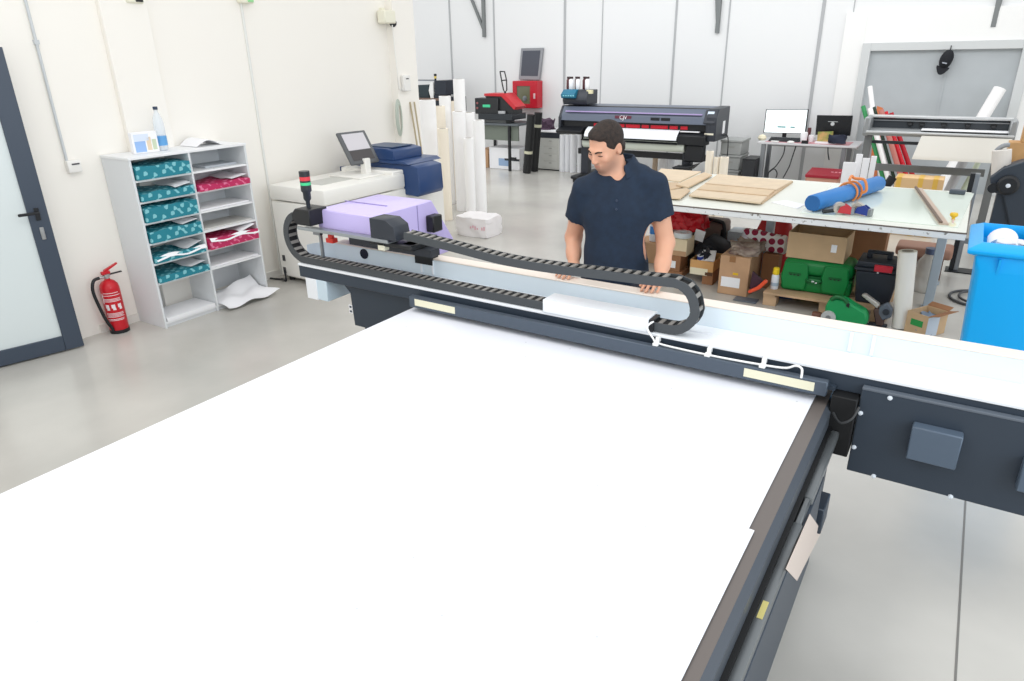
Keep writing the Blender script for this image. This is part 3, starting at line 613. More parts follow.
# ------------------------------------------------------------------ paper rolls standing by the end of the left wall
tube_w = mat('tube_white', (247, 246, 245), .5); tube_c = mat('tube_cream', (242, 232, 214), .55); tube_i = mat('tube_inside', (150, 142, 130), .8)
def stand_tube(x0, x1, ytop, Y, label, mt=None, lean=0, yb=None, group='paper rolls standing by the left wall end', zbase=0.002, name='paper_roll', cat='roll'):
    """standing roll between pixel columns x0..x1 with its top at pixel row ytop, standing at depth Y"""
    c = aty((x0+x1)/2, ytop, Y); r = (aty(x1, ytop, Y)-aty(x0, ytop, Y)).length/2
    t = thing(name, label, cat, (c.x, Y, zbase), group)
    b = Vector((c.x-lean, Y, zbase+ (r*abs(lean)/max(.1, c.z) if lean else 0)))
    m_ = MB(); m_.cyl(b, c, r, n=20); m_.build('roll_sleeve', mt or tube_w, t)
    d = (c-b).normalized(); m_ = MB(); m_.cyl(c-d*.002, c+d*.0015, r*.62, n=16); m_.build('core', tube_i, t); return t
stand_tube(420, 433.5, 100, 7.62, 'wide white roll leftmost in the cluster of standing rolls', tube_w)
stand_tube(433, 443.5, 106, 7.98, 'white roll second from the left, behind the short cream roll', tube_c)
stand_tube(440, 449.5, 96, 8.28, 'white roll third from left, taller than its left neighbours', tube_w)
stand_tube(438, 447, 128.5, 7.35, 'short cream roll in front of the white rolls at the left', tube_c)
stand_tube(449, 454.5, 101, 8.52, 'thin white roll just left of the tallest roll', tube_c)
stand_tube(454, 463.5, 79, 8.40, 'tallest white roll, sticking up above all the others', tube_w)
stand_tube(453.3, 464, 111.5, 7.98, 'thick white roll directly in front of the tallest roll', tube_w)
stand_tube(464, 473.5, 112.5, 8.20, 'white roll second from the right in the back row of the cluster', tube_w)
stand_tube(464.2, 472.5, 138, 7.74, 'shortest white roll in front, between two taller ones', tube_w)
stand_tube(474, 483.3, 120, 7.96, 'rightmost white roll of the cluster by the left wall', tube_w)
# sticks and coil by the wall end
p = aty(408, 104, 6.34); q = aty(427, 156, 6.5)
m_ = MB(); m_.cyl((XW+.13, 6.30, 1.52), (XW+.45, 6.44, .25), .011); m_.cyl((XW+.165, 6.31, 1.52), (XW+.50, 6.44, .25), .009)
t = thing('wooden_stick', 'pair of thin wooden sticks leaning on the left wall end', 'stick', (XW+.3, 6.4, 0)); a0 = aty(410, 102, 6.55); a1 = aty(432, 165, 6.55)
m_.bm.free()
for dx in (0, .035):
    m_ = MB(); m_.cyl(a0+Vector((dx, dx, 0)), Vector((XW+.42+dx, 6.42, .002)), .010); m_.build('stick', mat('wood_grey', (176, 162, 132), .6), t)
c0 = aty(404, 118, 6.34)
t = thing('cable_coil', 'pale grey-green cable coil hanging on the left wall end', 'cable', (c0.x, c0.y, c0.z))
for i in range(4):
    m_ = MB(); k0 = .016*i
    m_.tube([(XW+.11+.006*i, 6.33+(.05-k0*.4)*math.cos(R(a)), c0.z+(.2-k0)*math.sin(R(a))) for a in range(0, 361, 30)], .007); m_.build('cable_loop', mat('cable_sage', (186, 194, 182), .5), t)
# bundle of white bags
b0 = atz(470, 237, 0); 
def crumple(lo, hi, seed, amp=.02, n=9):
    """box surface with crumpled faces"""
    rnd = random.Random(seed); t = bmesh.new(); bmesh.ops.create_cube(t, size=1); bmesh.ops.subdivide_edges(t, edges=t.edges[:], cuts=n, use_grid_fill=True)
    lo, hi = Vector(lo), Vector(hi); c = (lo+hi)/2; d = hi-lo
    for v in t.verts:
        p = Vector((v.co.x*d.x, v.co.y*d.y, v.co.z*d.z)); f = 1-.06*((2*v.co.x)**4*(2*v.co.y)**4)
        k = Vector((math.sin(31*p.y+17*p.z+seed)+rnd.uniform(-1, 1), math.sin(27*p.z+19*p.x+seed)+rnd.uniform(-1, 1), math.sin(29*p.x+23*p.y)+rnd.uniform(-1, 1)))*amp*.5
        if v.co.z < -.49: k.z = 0
        v.co = c+p*f+k
    t.verts.index_update(); r_ = ([v.co.copy() for v in t.verts], [[v.index for v in f.verts] for f in t.faces]); t.free(); return r_
bag_m = mat('white_bag', (236, 232, 232), .35)
t = thing('bag_bundle', 'bundle of crumpled white plastic bags on the floor beside the rolls', 'bag', (-4.93, 6.85, 0))
m_ = MB(); m_.raw(*crumple((-5.18, 6.72, .002), (-4.70, 7.08, .235), 3, .010)); m_.build('bag_pack', bag_m, t, smooth=25)
p = aty(477, 228, 6.705); m_ = MB(); m_.m(mat('faint_pink_print', (224, 176, 186), .5))
for i in range(7): x = p.x-.10+.033*i; m_.box((x, 6.699, p.z-.015+.012*math.sin(i*2)), (x+.018, 6.702, p.z+.01+.015*math.sin(i*1.3)))
m_.build('faint_print', None, t, smooth=0)
# ------------------------------------------------------------------ far left: dark printer with a beacon behind the rolls
Yb = 11.7
def px_box(mb, x0, y0, x1, y1, Y, dep, bev=.004):
    a, b = aty(x0, y0, Y), aty(x1, y1, Y); mb.box((a.x, Y, b.z), (b.x, Y+dep, a.z), bev); return mb
p = aty(430, 108, Yb); zt = p.z
t = thing('beacon_printer', 'black printer with a yellow beacon, far behind the rolls by the back wall', 'printer', (p.x, Yb+.3, 0))
m_ = MB(); px_box(m_, 417.5, 85, 429, 98, Yb+.05, .45); m_.build('left_body', mat('dark_teal', (34, 50, 56), .4), t)
m_ = MB(); px_box(m_, 434, 80.5, 446, 95, Yb, .5); px_box(m_, 433.5, 95, 440, 106, Yb, .4); m_.build('right_body', mat('ink_navy', (30, 38, 50), .4), t)
m_ = MB(); a, b = aty(429, 82, Yb+.02), aty(434, 99, Yb+.02); m_.prism([(a.x+.03, a.y, a.z), (b.x, a.y, a.z), (b.x-.01, a.y, b.z), (a.x+.02, a.y, b.z), (a.x-.02, a.y, (a.z+b.z)/2)], (0, .3, 0)); m_.build('white_cover', WHITE, t)
m_ = MB(); px_box(m_, 418, 79.5, 434, 81, Yb+.1, .03); m_.build('top_bar', GREYM, t)
a = aty(435.5, 80, Yb+.15)
m_ = MB(); m_.cyl((a.x, Yb+.15, a.z-.1), (a.x, Yb+.15, a.z+.03), .02); m_.build('beacon_stem', BLACK, t)
m_ = MB(); m_.cyl((a.x, Yb+.15, a.z+.03), (a.x, Yb+.15, a.z+.075), .026); m_.build('yellow_beacon', mat('beacon_yellow', (224, 200, 110), .4), t)
m_ = MB(); m_.cyl((a.x, Yb+.15, a.z+.075), (a.x, Yb+.15, a.z+.12), .028); m_.build('beacon_cap', BLACK, t)
m_ = MB(); b = aty(446, 98, Yb); l = aty(417, 98, Yb); m_.box((l.x-.6, Yb-.05, b.z-.05), (b.x+.05, Yb+.6, b.z-.008)); m_.build('stand_top', mat('wood_dark', (120, 96, 84), .5), t)
for x in (l.x-.5, b.x-.0):
    m_ = MB(); m_.box((x-.03, Yb, 0), (x+.03, Yb+.06, b.z-.05)); m_.build('leg', DARK, t)
m_ = MB(); px_box(m_, 449, 97, 458, 112, Yb+.1, .3); m_.build('side_unit', DARK, t)
# ------------------------------------------------------------------ heat press on its table
Yh = 11.3; zt = .868
t = thing('press_table', 'dark topped table by the back wall carrying the heat press', 'table', (-7.55, 11.6, 0))
m_ = MB(); m_.box((-8.15, Yh, zt-.035), (-7.12, Yh+.75, zt), .004); m_.build('tabletop', mat('table_grey', (92, 98, 102), .4), t)
for (x, y) in ((-7.33, Yh+.03), (-8.1, Yh+.03), (-7.2, Yh+.68), (-8.1, Yh+.68)):
    m_ = MB(); m_.box((x-.022, y-.022, 0), (x+.022, y+.022, zt-.035)); m_.build('leg', BLACK, t)
m_ = MB(); m_.box((-8.1, Yh+.06, .56), (-7.15, Yh+.09, zt-.035)); m_.build('apron', mat('apron_sage', (112, 120, 110), .5), t)
m_ = MB(); m_.box((-7.33, Yh+.02, .22), (-7.2, Yh+.06, .26)); m_.m(BLACK); m_.build('stretcher', BLACK, t)
pressb = mat('press_black', (36, 38, 40), .4); pr_red = mat('press_red', (196, 44, 52), .35)
t = thing('heat_press', 'black heat press with red arm standing on the dark table', 'press', (-7.6, 11.6, zt))
m_ = MB(); px_box(m_, 478, 113.5, 512, 120.5, Yh+.05, .5); m_.build('lower_platen', mat('platen_dark', (52, 56, 60), .3, .4), t)
m_ = MB(); px_box(m_, 482, 117.5, 506, 123.2, Yh+.12, .3); m_.build('base', mat('press_grey', (110, 112, 112), .4), t)
m_ = MB(); px_box(m_, 474.5, 98, 498, 114.5, Yh+.1, .25, .01); cbx = m_.build('control_box', pressb, t)
m_ = MB(); px_box(m_, 482.5, 104.5, 490, 107.5, Yh+.094, .01); m_.build('green_display', mat('display_green', (70, 205, 150), .3), cbx)
m_ = MB()
for (x, y) in ((477.5, 103), (477.5, 108)): a = aty(x, y, Yh+.1); m_.cyl((a.x, Yh+.085, a.z), (a.x, Yh+.1, a.z), .02)
m_.build('dial', mat('dial_red', (150, 90, 90), .4), cbx)
a, b, c, d = aty(484, 93.5, Yh+.12), aty(504, 93.5, Yh+.12), aty(516, 107, Yh+.12), aty(514, 110, Yh+.12)
m_ = MB(); m_.prism([a, b, c, d, aty(501, 96.5, Yh+.12), aty(484, 96, Yh+.12)], (0, .35, 0), .004); m_.build('red_arm', pr_red, t)
m_ = MB(); m_.prism([aty(485, 96.2, Yh+.15), aty(501, 96.7, Yh+.15), aty(514, 110, Yh+.15), aty(514, 115, Yh+.15), aty(497, 115, Yh+.15)], (0, .3, 0)); m_.build('upper_platen', pressb, t)
m_ = MB(); px_box(m_, 498, 111, 504.5, 114, Yh+.09, .04); m_.build('name_plate', mat('plate_grey', (178, 180, 182), .4), t)
h0 = [aty(*q, Yh+.2) for q in ((500, 71.5), (501.5, 80), (503.5, 90))]; h1 = [aty(*q, Yh+.2) for q in ((504.5, 71.5), (506.5, 80), (506.8, 90))]
m_ = MB(); m_.tube(h0+[aty(505, 92.5, Yh+.2)]+h1[::-1]+[h0[0]], .012, smooth=False)
m_.cyl(h0[1]+Vector((0, 0, -.01)), h1[1], .011); m_.build('lift_handle', BLACK, t)
a = aty(505, 92, Yh+.2); m_ = MB(); m_.cyl((a.x, Yh+.2, a.z), (a.x+.02, Yh+.2, a.z-.16), .02); m_.build('handle_post', BLACK, t)
# boxes under it
def carton(name, label, cat, lo, hi, mt, group=None, parts=(), bev=.004):
    lo, hi = Vector(lo), Vector(hi); t = thing(name, label, cat, ((lo.x+hi.x)/2, (lo.y+hi.y)/2, lo.z), group)
    m_ = MB(); m_.box(lo, hi, bev); m_.build('box_body', mt, t)
    for nm, l2, h2, m2 in parts: q = MB(); q.box(l2, h2); q.build(nm, m2, t)
    return t
brown = mat('cardboard', (198, 158, 122), .75, var=.06, vscale=6); brown_d = mat('cardboard_dark', (158, 112, 78), .75, var=.06, vscale=6); brown_l = mat('cardboard_light', (212, 184, 152), .75, var=.05)
blue_pr = mat('pale_blue_print', (150, 176, 208), .5)
a, b = aty(489, 147, Yh+.18), aty(521, 169, Yh+.18)
carton('storage_box', 'white box with a pale blue print under the heat press table', 'box', (a.x, Yh+.18, .002), (b.x-.03, Yh+.62, a.z), PAPER, parts=(('blue_print', (a.x+.22, Yh+.178, a.z-.34), (a.x+.50, Yh+.18, a.z-.2), blue_pr), ('dark_strap', (a.x+.36, Yh+.176, .17), (b.x-.03, Yh+.18, .21), DARK)))
a, b = aty(484.5, 149, Yh+.2), aty(488.5, 169, Yh+.2)
carton('cardboard_box', 'narrow brown cardboard box left of the white box under the heat press', 'box', (a.x-.12, Yh+.2, .002), (b.x-.005, Yh+.55, a.z), brown)
# red wall cabinet and framed panel
Yw = YW-.02
a, b = aty(512, 81, YW-.25), aty(536.5, 108.5, YW-.25)
t = thing('wall_cabinet', 'red metal cabinet with a small window on the back wall', 'cabinet', ((a.x+b.x)/2, YW, b.z))
rc = mat('cabinet_red', (196, 30, 48), .35)
m_ = MB(); m_.box((a.x, YW-.23, b.z), (b.x, YW-.013, a.z), .006); m_.build('cabinet_body', rc, t)
dx0, dx1 = a.x+.01, b.x-.01; w0, w1 = aty(516.5, 86, YW-.25), aty(530, 104, YW-.25)
m_ = MB(); 
for lo, hi in (((dx0, w0.z), (dx1, a.z-.01)), ((dx0, b.z+.01), (dx1, w1.z)), ((dx0, w1.z), (w0.x, w0.z)), ((w1.x, w1.z), (dx1, w0.z))): m_.box((lo[0], YW-.25, lo[1]), (hi[0], YW-.231, hi[1]), .002)
dr = m_.build('cabinet_door', rc, t)
m_ = MB(); m_.box((w0.x, YW-.236, w1.z), (w1.x, YW-.232, w0.z)); m_.build('window_pane', mat('olive_glass', (112, 112, 88), .2), dr)
m_ = MB(); c_ = aty(524.5, 98.5, YW-.25); m_.lathe([(.0, 0), (.05, 0), (.05, .008), (.02, .012), (0, .012)], (c_.x, YW-.236, c_.z), (0, -1, 0)); m_.build('valve_wheel', GREYM, dr)
m_ = MB(); c_ = aty(534.5, 96, YW-.25); m_.box((c_.x-.02, YW-.265, c_.z-.05), (c_.x+.02, YW-.25, c_.z+.05), .003); m_.build('latch', mat('latch_pale', (224, 190, 192), .4), dr)
t = thing('framed_panel', 'dark framed panel with grey border above the red cabinet', 'panel', (aty(531, 79, YW-.05).x, YW, aty(531, 79, YW).z))
F4 = [aty(*q, YW-.06) for q in ((521, 48.3), (543, 47.8), (539.5, 80), (518.5, 79.5))]
m_ = MB(); m_.prism(F4, (0, .045, 0), .004); m_.build('frame', mat('frame_silver', (150, 152, 156), .35, .4), t)
c_ = sum(F4, Vector())/4; I4 = [c_+(p-c_)*.80+Vector((0, -.004, .012)) for p in F4]; m_ = MB(); m_.prism(I4, (0, .02, 0)); m_.build('panel_face', mat('panel_slate', (78, 82, 92), .4), t)
# two black rolls and drawer cabinet
for k_, (x0, x1, y0, lean, lab) in enumerate(((523, 531.5, 114.5, -.14, 'black roll leaning left of the drawer cabinet, left of the pair'), (531, 538, 112.5, -.12, 'black roll against the drawer cabinet, right of the pair'))):
    Y = 11.25+.26*k_; c_ = aty((x0+x1)/2+4, y0, Y); r = .075
    b_ = Vector((aty((x0+x1)/2-.5, 171, Y).x, Y, .012))
    t = thing('black_roll', lab, 'roll', b_, 'black rolls by the drawer cabinet')
    m_ = MB(); m_.cyl(b_, c_, r); m_.build('roll_sleeve', mat('roll_black', (24, 25, 26), .5), t)
    f_ = .36 if k_ == 0 else .78; q = b_.lerp(c_, f_); d = (c_-b_).normalized(); m_ = MB(); m_.cyl(q-d*.025, q+d*.025, r+.003); m_.build('tape_band', mat('tape_cream', (200, 198, 172), .5), t)
a, b = aty(533, 128, 11.75), aty(559, 168, 11.75)
t = thing('drawer_cabinet', 'grey drawer cabinet with dark top band beside the black rolls', 'cabinet', ((a.x+b.x)/2, 12.1, 0))
dc = mat('drawer_grey', (196, 196, 190), .45)
m_ = MB(); m_.box((a.x, 11.75, .02), (b.x, 12.35, .60), .006); m_.build('cabinet_body', dc, t)
m_ = MB(); m_.box((a.x-.01, 11.74, .60), (b.x+.01, 12.36, .70), .006); m_.build('top_band', DARK, t)
m_ = MB(); m_.box((a.x-.01, 11.74, .70), (b.x+.01, 12.36, .725), .004); m_.build('cabinet_top', PAPER, t)
for i in range(4):
    z = .05+.135*i; m_ = MB(); m_.box((a.x+.24, 11.742, z), (b.x-.03, 11.752, z+.12), .003); dw = m_.build('drawer', dc, t)
    m_ = MB(); m_.box((a.x+.36, 11.732, z+.085), (b.x-.16, 11.744, z+.10)); m_.build('handle', mat('pull_grey', (160, 160, 156), .4), dw)
m_ = MB(); m_.box((a.x, 11.76, 0), (b.x, 12.3, .02)); m_.build('plinth', BLACK, t)
m_ = MB(); c_ = aty(546, 117, 12.0); m_.raw(*crumple((c_.x-.13, 11.9, .726), (c_.x+.13, 12.15, .9), 8, .05, 4)); tag(m_.build('cloth_bundle', mat('plum_cloth', (86, 66, 84), .8)), 'dark plum cloth bundle lying on the drawer cabinet', 'cloth')
# ------------------------------------------------------------------ wide-format printer with ink unit
YP = 11.0
t = thing('wide_format_printer', 'wide black inkjet printer on a stand at the back, red strip inside', 'printer', (-4.75, 11.3, 0))
wp_d = mat('wide_dark', (44, 48, 56), .4); wp_s = mat('wide_slate', (96, 104, 120), .35); wp_b = mat('wide_black', (24, 26, 30), .45)
xl, xr = aty(560, 120, YP).x, aty(715, 125, YP).x
def zz(px, py, Y=YP): return aty(px, py, Y).z
ztop, zh0, zsl, zpl = 1.235, 1.01, .905, .745
# main body behind the front
m_ = MB(); m_.box((xl, YP+.12, .76), (xr, YP+.62, ztop), .01); m_.build('body', wp_b, t)
m_ = MB(); m_.prism([(xl+.02, YP, 1.0), (xl+.02, YP+.02, 1.10), (xl+.02, YP+.10, 1.225), (xl+.02, YP+.55, 1.25), (xl+.02, YP+.55, 1.0)], (xr-xl-.14, 0, 0), .006); hood = m_.build('hood', wp_s, t)
m_ = MB(); m_.prism([(xr-.14, YP-.01, .76), (xr-.14, YP-.01, 1.12), (xr-.14, YP+.10, 1.235), (xr-.14, YP+.66, 1.25), (xr-.14, YP+.66, .76)], (.16, 0, 0), .008); m_.build('right_end', wp_d, t)
m_ = MB(); m_.prism([(xl-.03, YP-.01, .80), (xl-.03, YP-.01, 1.05), (xl-.03, YP+.12, 1.235), (xl-.03, YP+.62, 1.235), (xl-.03, YP+.62, .80)], (.05, 0, 0), .008); m_.build('left_end', wp_d, t)
m_ = MB(); m_.box((xl+.1, YP+.012, 1.143), (xr-.22, YP+.05, 1.16)); m_.build('lavender_line', mat('line_lavender', (176, 158, 204), .4), hood)
# hood badge and vents
bx = aty(622, 117, YP).x; m_ = MB(); m_.box((bx-.13, YP+.004, 1.06), (bx+.16, YP+.02, 1.105), .002); bdg = m_.build('badge', mat('badge_maroon', (104, 48, 66), .4), hood)
text('CJV', 'badge_lettering', .085, frame((bx+.02, YP+.002, 1.075), (1, 0, 0), (0, .12, 1)), PAPER, bdg)
for px in (655, 665.5):
    x = aty(px, 117, YP).x; m_ = MB(); m_.box((x-.075, YP+.003, 1.045), (x+.075, YP+.02, 1.09), .002); m_.build('dark_badge', wp_b, hood)
# red slot
m_ = MB(); m_.box((xl+.02, YP+.06, .895), (xr-.14, YP+.12, 1.0)); m_.build('print_slot', wp_b, t)
rs = mat('slot_red', (196, 22, 44), .35)
for (x0, x1) in ((594, 600), (613, 624.5), (626, 640), (642, 649), (651, 668), (670, 678), (681, 688)):
    m_ = MB(); m_.box((aty(x0, 123, YP+.05).x, YP+.045, .918), (aty(x1, 123, YP+.05).x, YP+.06, .968)); m_.build('red_window', rs, t)
# platen, media
m_ = MB(); m_.prism([(xl-.02, YP-.10, .80), (xl-.02, YP-.12, .84), (xl-.02, YP+.06, .905), (xl-.02, YP+.12, .905), (xl-.02, YP+.12, .76)], (aty(585, 130, YP).x-xl, 0, 0), .006); m_.build('left_platen', wp_b, t)
xm0, xm1 = aty(600, 130, YP).x, aty(679, 130, YP).x
m_ = MB(); m_.prism([(xm1+.02, YP-.10, .70), (xm1+.02, YP-.12, .84), (xm1+.02, YP+.06, .885), (xm1+.02, YP+.12, .885), (xm1+.02, YP+.12, .70)], (xr-.14-xm1+.02, 0, 0), .008); m_.build('right_platen', wp_b, t)
m_ = MB(); m_.box((aty(681, 126, YP).x, YP-.03, .888), (aty(700, 127, YP).x, YP+.02, .902)); m_.build('pale_strip', PAPER, t)
m_ = MB(); m_.box((aty(705, 130, YP).x, YP-.016, .858), (aty(714, 130, YP).x, YP+.0, .885)); m_.build('cream_label', mat('label_cream2', (226, 220, 200), .5), t)
md = mat('media_white', (236, 240, 244), .4)
m_ = MB(); m_.grid(lambda u, v: (xm0-.25+(xm1-xm0+.25)*u, YP+.06-.16*math.sin(v*1.5), .905-.145*v**1.3), 2, 8, .003); m_.build('media_sheet', md, t)
m_ = MB(); m_.prism([(xm0-.3, YP-.12, .70), (xm0-.3, YP-.05, .70), (xm0-.3, YP+.1, .84), (xm0-.3, YP+.1, .75)], (xm1-xm0+.32, 0, 0)); m_.build('platen_lip', wp_b, t)
m_ = MB(); z0 = zz(650, 145.5); m_.cyl((xm0-.3, YP+.02, z0), (aty(685, 147, YP).x, YP+.02, z0), .085); m_.build('take_up_roll', mat('roll_sage', (206, 212, 200), .45), t)
xb1 = aty(705, 150, YP).x
m_ = MB(); m_.box((xl+.3, YP+.12, zz(640, 158.5)), (xb1, YP+.20, zz(640, 152.5)), .004); m_.build('stand_beam', wp_b, t)
for (px, w) in ((586, .07), (688, .07)):
    x = aty(px, 150, YP+.15).x
    m_ = MB(); m_.box((x-w, YP+.10, .10), (x+w, YP+.24, .80), .006); lg = m_.build('leg', wp_d, t)
    m_ = MB(); m_.box((x-.07, YP-.30, .06), (x+.07, YP+.60, .12), .02); m_.build('foot', wp_b, lg)
    for yy in (YP-.24, YP+.5):
        m_ = MB(); m_.cyl((x-.03, yy, .035), (x+.03, yy, .035), .034); m_.build('caster', BLACK, lg)
m_ = MB(); x = aty(690, 150, YP).x; m_.box((x-.06, YP-.06, .44), (aty(704, 150, YP).x, YP+.1, .70), .015); m_.build('winder_motor', wp_b, t)
m_ = MB(); x0, x1, z0 = aty(677, 167, YP).x, aty(700, 163, YP).x, zz(688, 166); m_.prism([(x0, YP-.25, z0), (x0+.05, YP-.25, z0-.05), (x1-.1, YP-.25, z0-.04), (x1, YP-.25, z0+.06), (x1-.12, YP-.25, z0+.02)], (0, .3, 0), .006); m_.build('foot_pedal', wp_b, t)
# control panel, label on the side
m_ = MB(); Mp = frame((aty(710, 117, YP).x, YP+.035, 1.12), (1, 0, 0), (0, .5, 1)); m_.box((-.09, -.11, 0), (.09, .11, .018), .006, Mp); cp = m_.build('control_panel', wp_d, t)
m_ = MB(); m_.box((-.05, .01, .018), (.05, .08, .021), 0, Mp); m_.build('panel_display', mat('display_pale', (206, 220, 236), .3), cp)
for q_ in (-.03, .03): m_ = MB(); m_.box((q_-.015, -.05, .018), (q_+.015, -.03, .021), 0, Mp); m_.build('key', mat('key_pale', (170, 180, 192), .4), cp)
m_ = MB(); m_.box((xr+.02, YP+.34, .85), (xr+.022, YP+.46, 1.04)); m_.build('side_label', PAPER, t)
m_ = MB(); m_.tube([(xr+.02, YP+.4, .82), (xr+.10, YP+.4, .80), (xr+.12, YP+.4, .5), (xr+.09, YP+.4, .1)], .008); m_.build('power_lead', BLACK, t)
# ink unit on top, with its bottles
a, b = aty(561, 90, YP+.1), aty(587, 104, YP+.1)
iu = thing('ink_unit', 'dark ink supply unit standing on the left end of the wide printer', 'ink unit', ((a.x+b.x)/2, YP+.3, 1.25))
m_ = MB(); m_.prism([(a.x+.05, YP+.1, 1.255), (a.x+.05, YP+.06, 1.33), (a.x+.05, YP+.15, a.z), (a.x+.05, YP+.5, a.z), (a.x+.05, YP+.5, 1.255)], (b.x-a.x-.05, 0, 0), .008); m_.build('unit_body', wp_d, iu)
x0, x1 = aty(560.5, 96, YP).x, aty(574, 96, YP).x
m_ = MB(); m_.prism([(x0, YP+.02, 1.36), (x0, YP+.0, 1.42), (x0, YP+.10, a.z+.01), (x0, YP+.2, a.z+.01), (x0, YP+.2, 1.36)], (x1-x0, 0, 0), .006); tl = m_.build('teal_front', mat('ink_teal', (28, 108, 136), .4), iu)
for i in range(5): x = x0+.04+.047*i; m_ = MB(); m_.box((x, YP+.004, 1.395), (x+.03, YP+.03, 1.42)); m_.build('ink_light', mat('ink_cyan', (150, 224, 236), .4), tl)
m_ = MB(); c_ = aty(588, 92, YP+.1); m_.box((c_.x-.05, YP+.14, c_.z-.03), (c_.x+.05, YP+.2, c_.z+.03)); m_.build('yellow_label', mat('label_yellowish', (222, 216, 178), .5), iu)
zb0 = a.z+.004
bot_d = mat('bottle_brown', (92, 48, 52), .35)
for i, (px, mt_, lab) in enumerate(((568, bot_d, 'dark red ink bottle leftmost in the row on the ink unit'), (572.7, PAPER, 'white ink bottle, second from the left on the ink unit'), (576.3, bot_d, 'dark red ink bottle, third from the left on the ink unit'), (579.5, PAPER, 'white ink bottle, fourth from the left on the ink unit'), (584.2, bot_d, 'dark red ink bottle, fifth from the left on the ink unit'), (588.8, PAPER, 'white ink bottle at the right end of the ink unit row'))):
    x = aty(px, 80, YP+.3).x; yb_ = YP+(.25 if i % 2 else .33); q = thing('ink_bottle', lab, 'bottle', (x, yb_, zb0), 'ink bottles on the ink unit')
    m_ = MB(); m_.lathe([(.036, 0), (.041, .006), (.041, .15), (.024, .175), (.018, .18)], (x, yb_, zb0), n=14); m_.build('bottle_body', mt_, q)
    m_ = MB(); m_.lathe([(.034, .175), (.034, .205)], (x, yb_, zb0), n=14); m_.build('cap', mat('cap_dark', (60, 40, 44), .4), q)
# white tubes standing under the left half of the printer and tan ones under the right half
for i, (x0, x1, lab) in enumerate(((560, 565, 'white tube under the left end of the wide printer, leftmost'), (565.5, 570, 'second white tube from the left under the wide printer'), (570.5, 576.5, 'third and widest white tube under the left end of the wide printer'), (578, 582.5, 'white tube next to the printer leg, rightmost of the left four'))):
    stand_tube(x0, x1, 134.5, 11.75+.03*(i % 2), lab, mat('tube_grey', (240, 241, 244), .5), group='tubes under the wide printer')
for i, (x0, x1, mt_, lab) in enumerate(((653, 658, mat('tan_tube', (206, 184, 160), .6), 'tan roll standing under the right half of the wide printer'), (660, 668, tube_w, 'white roll standing between tan and grey rolls under the wide printer'), (669, 675, mat('tube_grey'), 'grey-white roll next to the right leg under the wide printer'))):
    stand_tube(x0, x1, 157.5, 12.1, lab, mt_, group='rolls under the right half of the wide printer')
# ------------------------------------------------------------------ between printer and desk
for i, (x0, x1, y0, lab) in enumerate(((706.5, 714, 151, 'tall cream roll in front of the grey crates, leftmost of three'), (714.3, 719.8, 157, 'middle cream roll of three in front of the grey crates'), (720.3, 729, 157, 'wide short cream roll, rightmost of three before the grey crates'))):
    stand_tube(x0, x1, y0, 9.2, lab, tube_c, group='cream rolls behind the work table')
cr = mat('crate_grey', (168, 170, 168), .5)
for i in range(3):
    a = aty(720.5, 150, 11.72); b = aty(741, 150, 11.72); z0 = .002+.24*i
    t = thing('grey_crate', ('lowest grey crate of the stack right of the wide printer', 'middle grey crate of the stack right of the wide printer', 'topmost grey crate of the stack right of the wide printer')[i], 'crate', ((a.x+b.x)/2, 11.8, z0), 'grey crates by the wide printer')
    m_ = MB(); m_.box((a.x, 11.72, z0), (b.x, 12.2, z0+.20), .01); m_.build('crate_body', cr, t)
    m_ = MB(); m_.box((a.x-.012, 11.708, z0+.2), (b.x+.012, 12.212, z0+.236), .006); m_.build('rim', cr, t)
    m_ = MB(); m_.box(((a.x+b.x)/2-.06, 11.714, z0+.11), ((a.x+b.x)/2+.06, 11.72, z0+.14)); m_.build('hand_hole', mat('pull_grey'), t)
a, b = aty(742.5, 158.5, 11.5), aty(756.5, 158.5, 11.5)
t = thing('computer_tower', 'black computer tower on the floor at the left end of the desk', 'computer', ((a.x+b.x)/2, 11.7, 0))
m_ = MB(); m_.box((a.x, 11.5, .012), (b.x, 11.95, a.z), .008); m_.build('tower_case', BLACK, t)
m_ = MB(); m_.box((a.x+.015, 11.492, .05), (b.x-.015, 11.5, a.z-.03), .003); m_.build('front_panel', mat('front_dark', (40, 42, 46), .3), t)
m_ = MB(); 
m_.box((a.x+.01, 11.52, 0), (b.x-.01, 11.93, .012)); m_.build('base', BLACK, t)
# ------------------------------------------------------------------ desk with two monitors
YD = 11.65; zd = .715
xa, xb = aty(757, 143.5, YD).x, aty(857, 146.5, YD).x
t = thing('desk', 'grey desk against the back wall carrying two monitors', 'desk', ((xa+xb)/2, YD+.35, 0))
m_ = MB(); m_.box((xa, YD, zd-.03), (xb, YD+.75, zd), .004); m_.build('desktop', mat('desk_grey', (206, 206, 208), .4), t)
for (px, y) in ((762, YD+.06), (768, YD+.68), (842.5, YD+.06), (848, YD+.68)):
    x = aty(px, 160, y).x; m_ = MB(); m_.box((x-.03, y-.03, 0), (x+.03, y+.03, zd-.03)); m_.build('leg', GREYM, t)
m_ = MB(); m_.box((xa+.05, YD+.67, zd-.13), (xb-.05, YD+.69, zd-.03)); m_.build('rear_rail', mat('desk_grey'), t)
m_ = MB(); m_.box((aty(766, 141, YD+.1).x, YD+.05, zd+.001), (aty(850, 142, YD+.1).x, YD+.5, zd+.005)); tag(m_.build('desk_mat', mat('mat_pink', (196, 140, 146), .6)), 'reddish mat on the desk under the keyboard and clutter', 'mat')
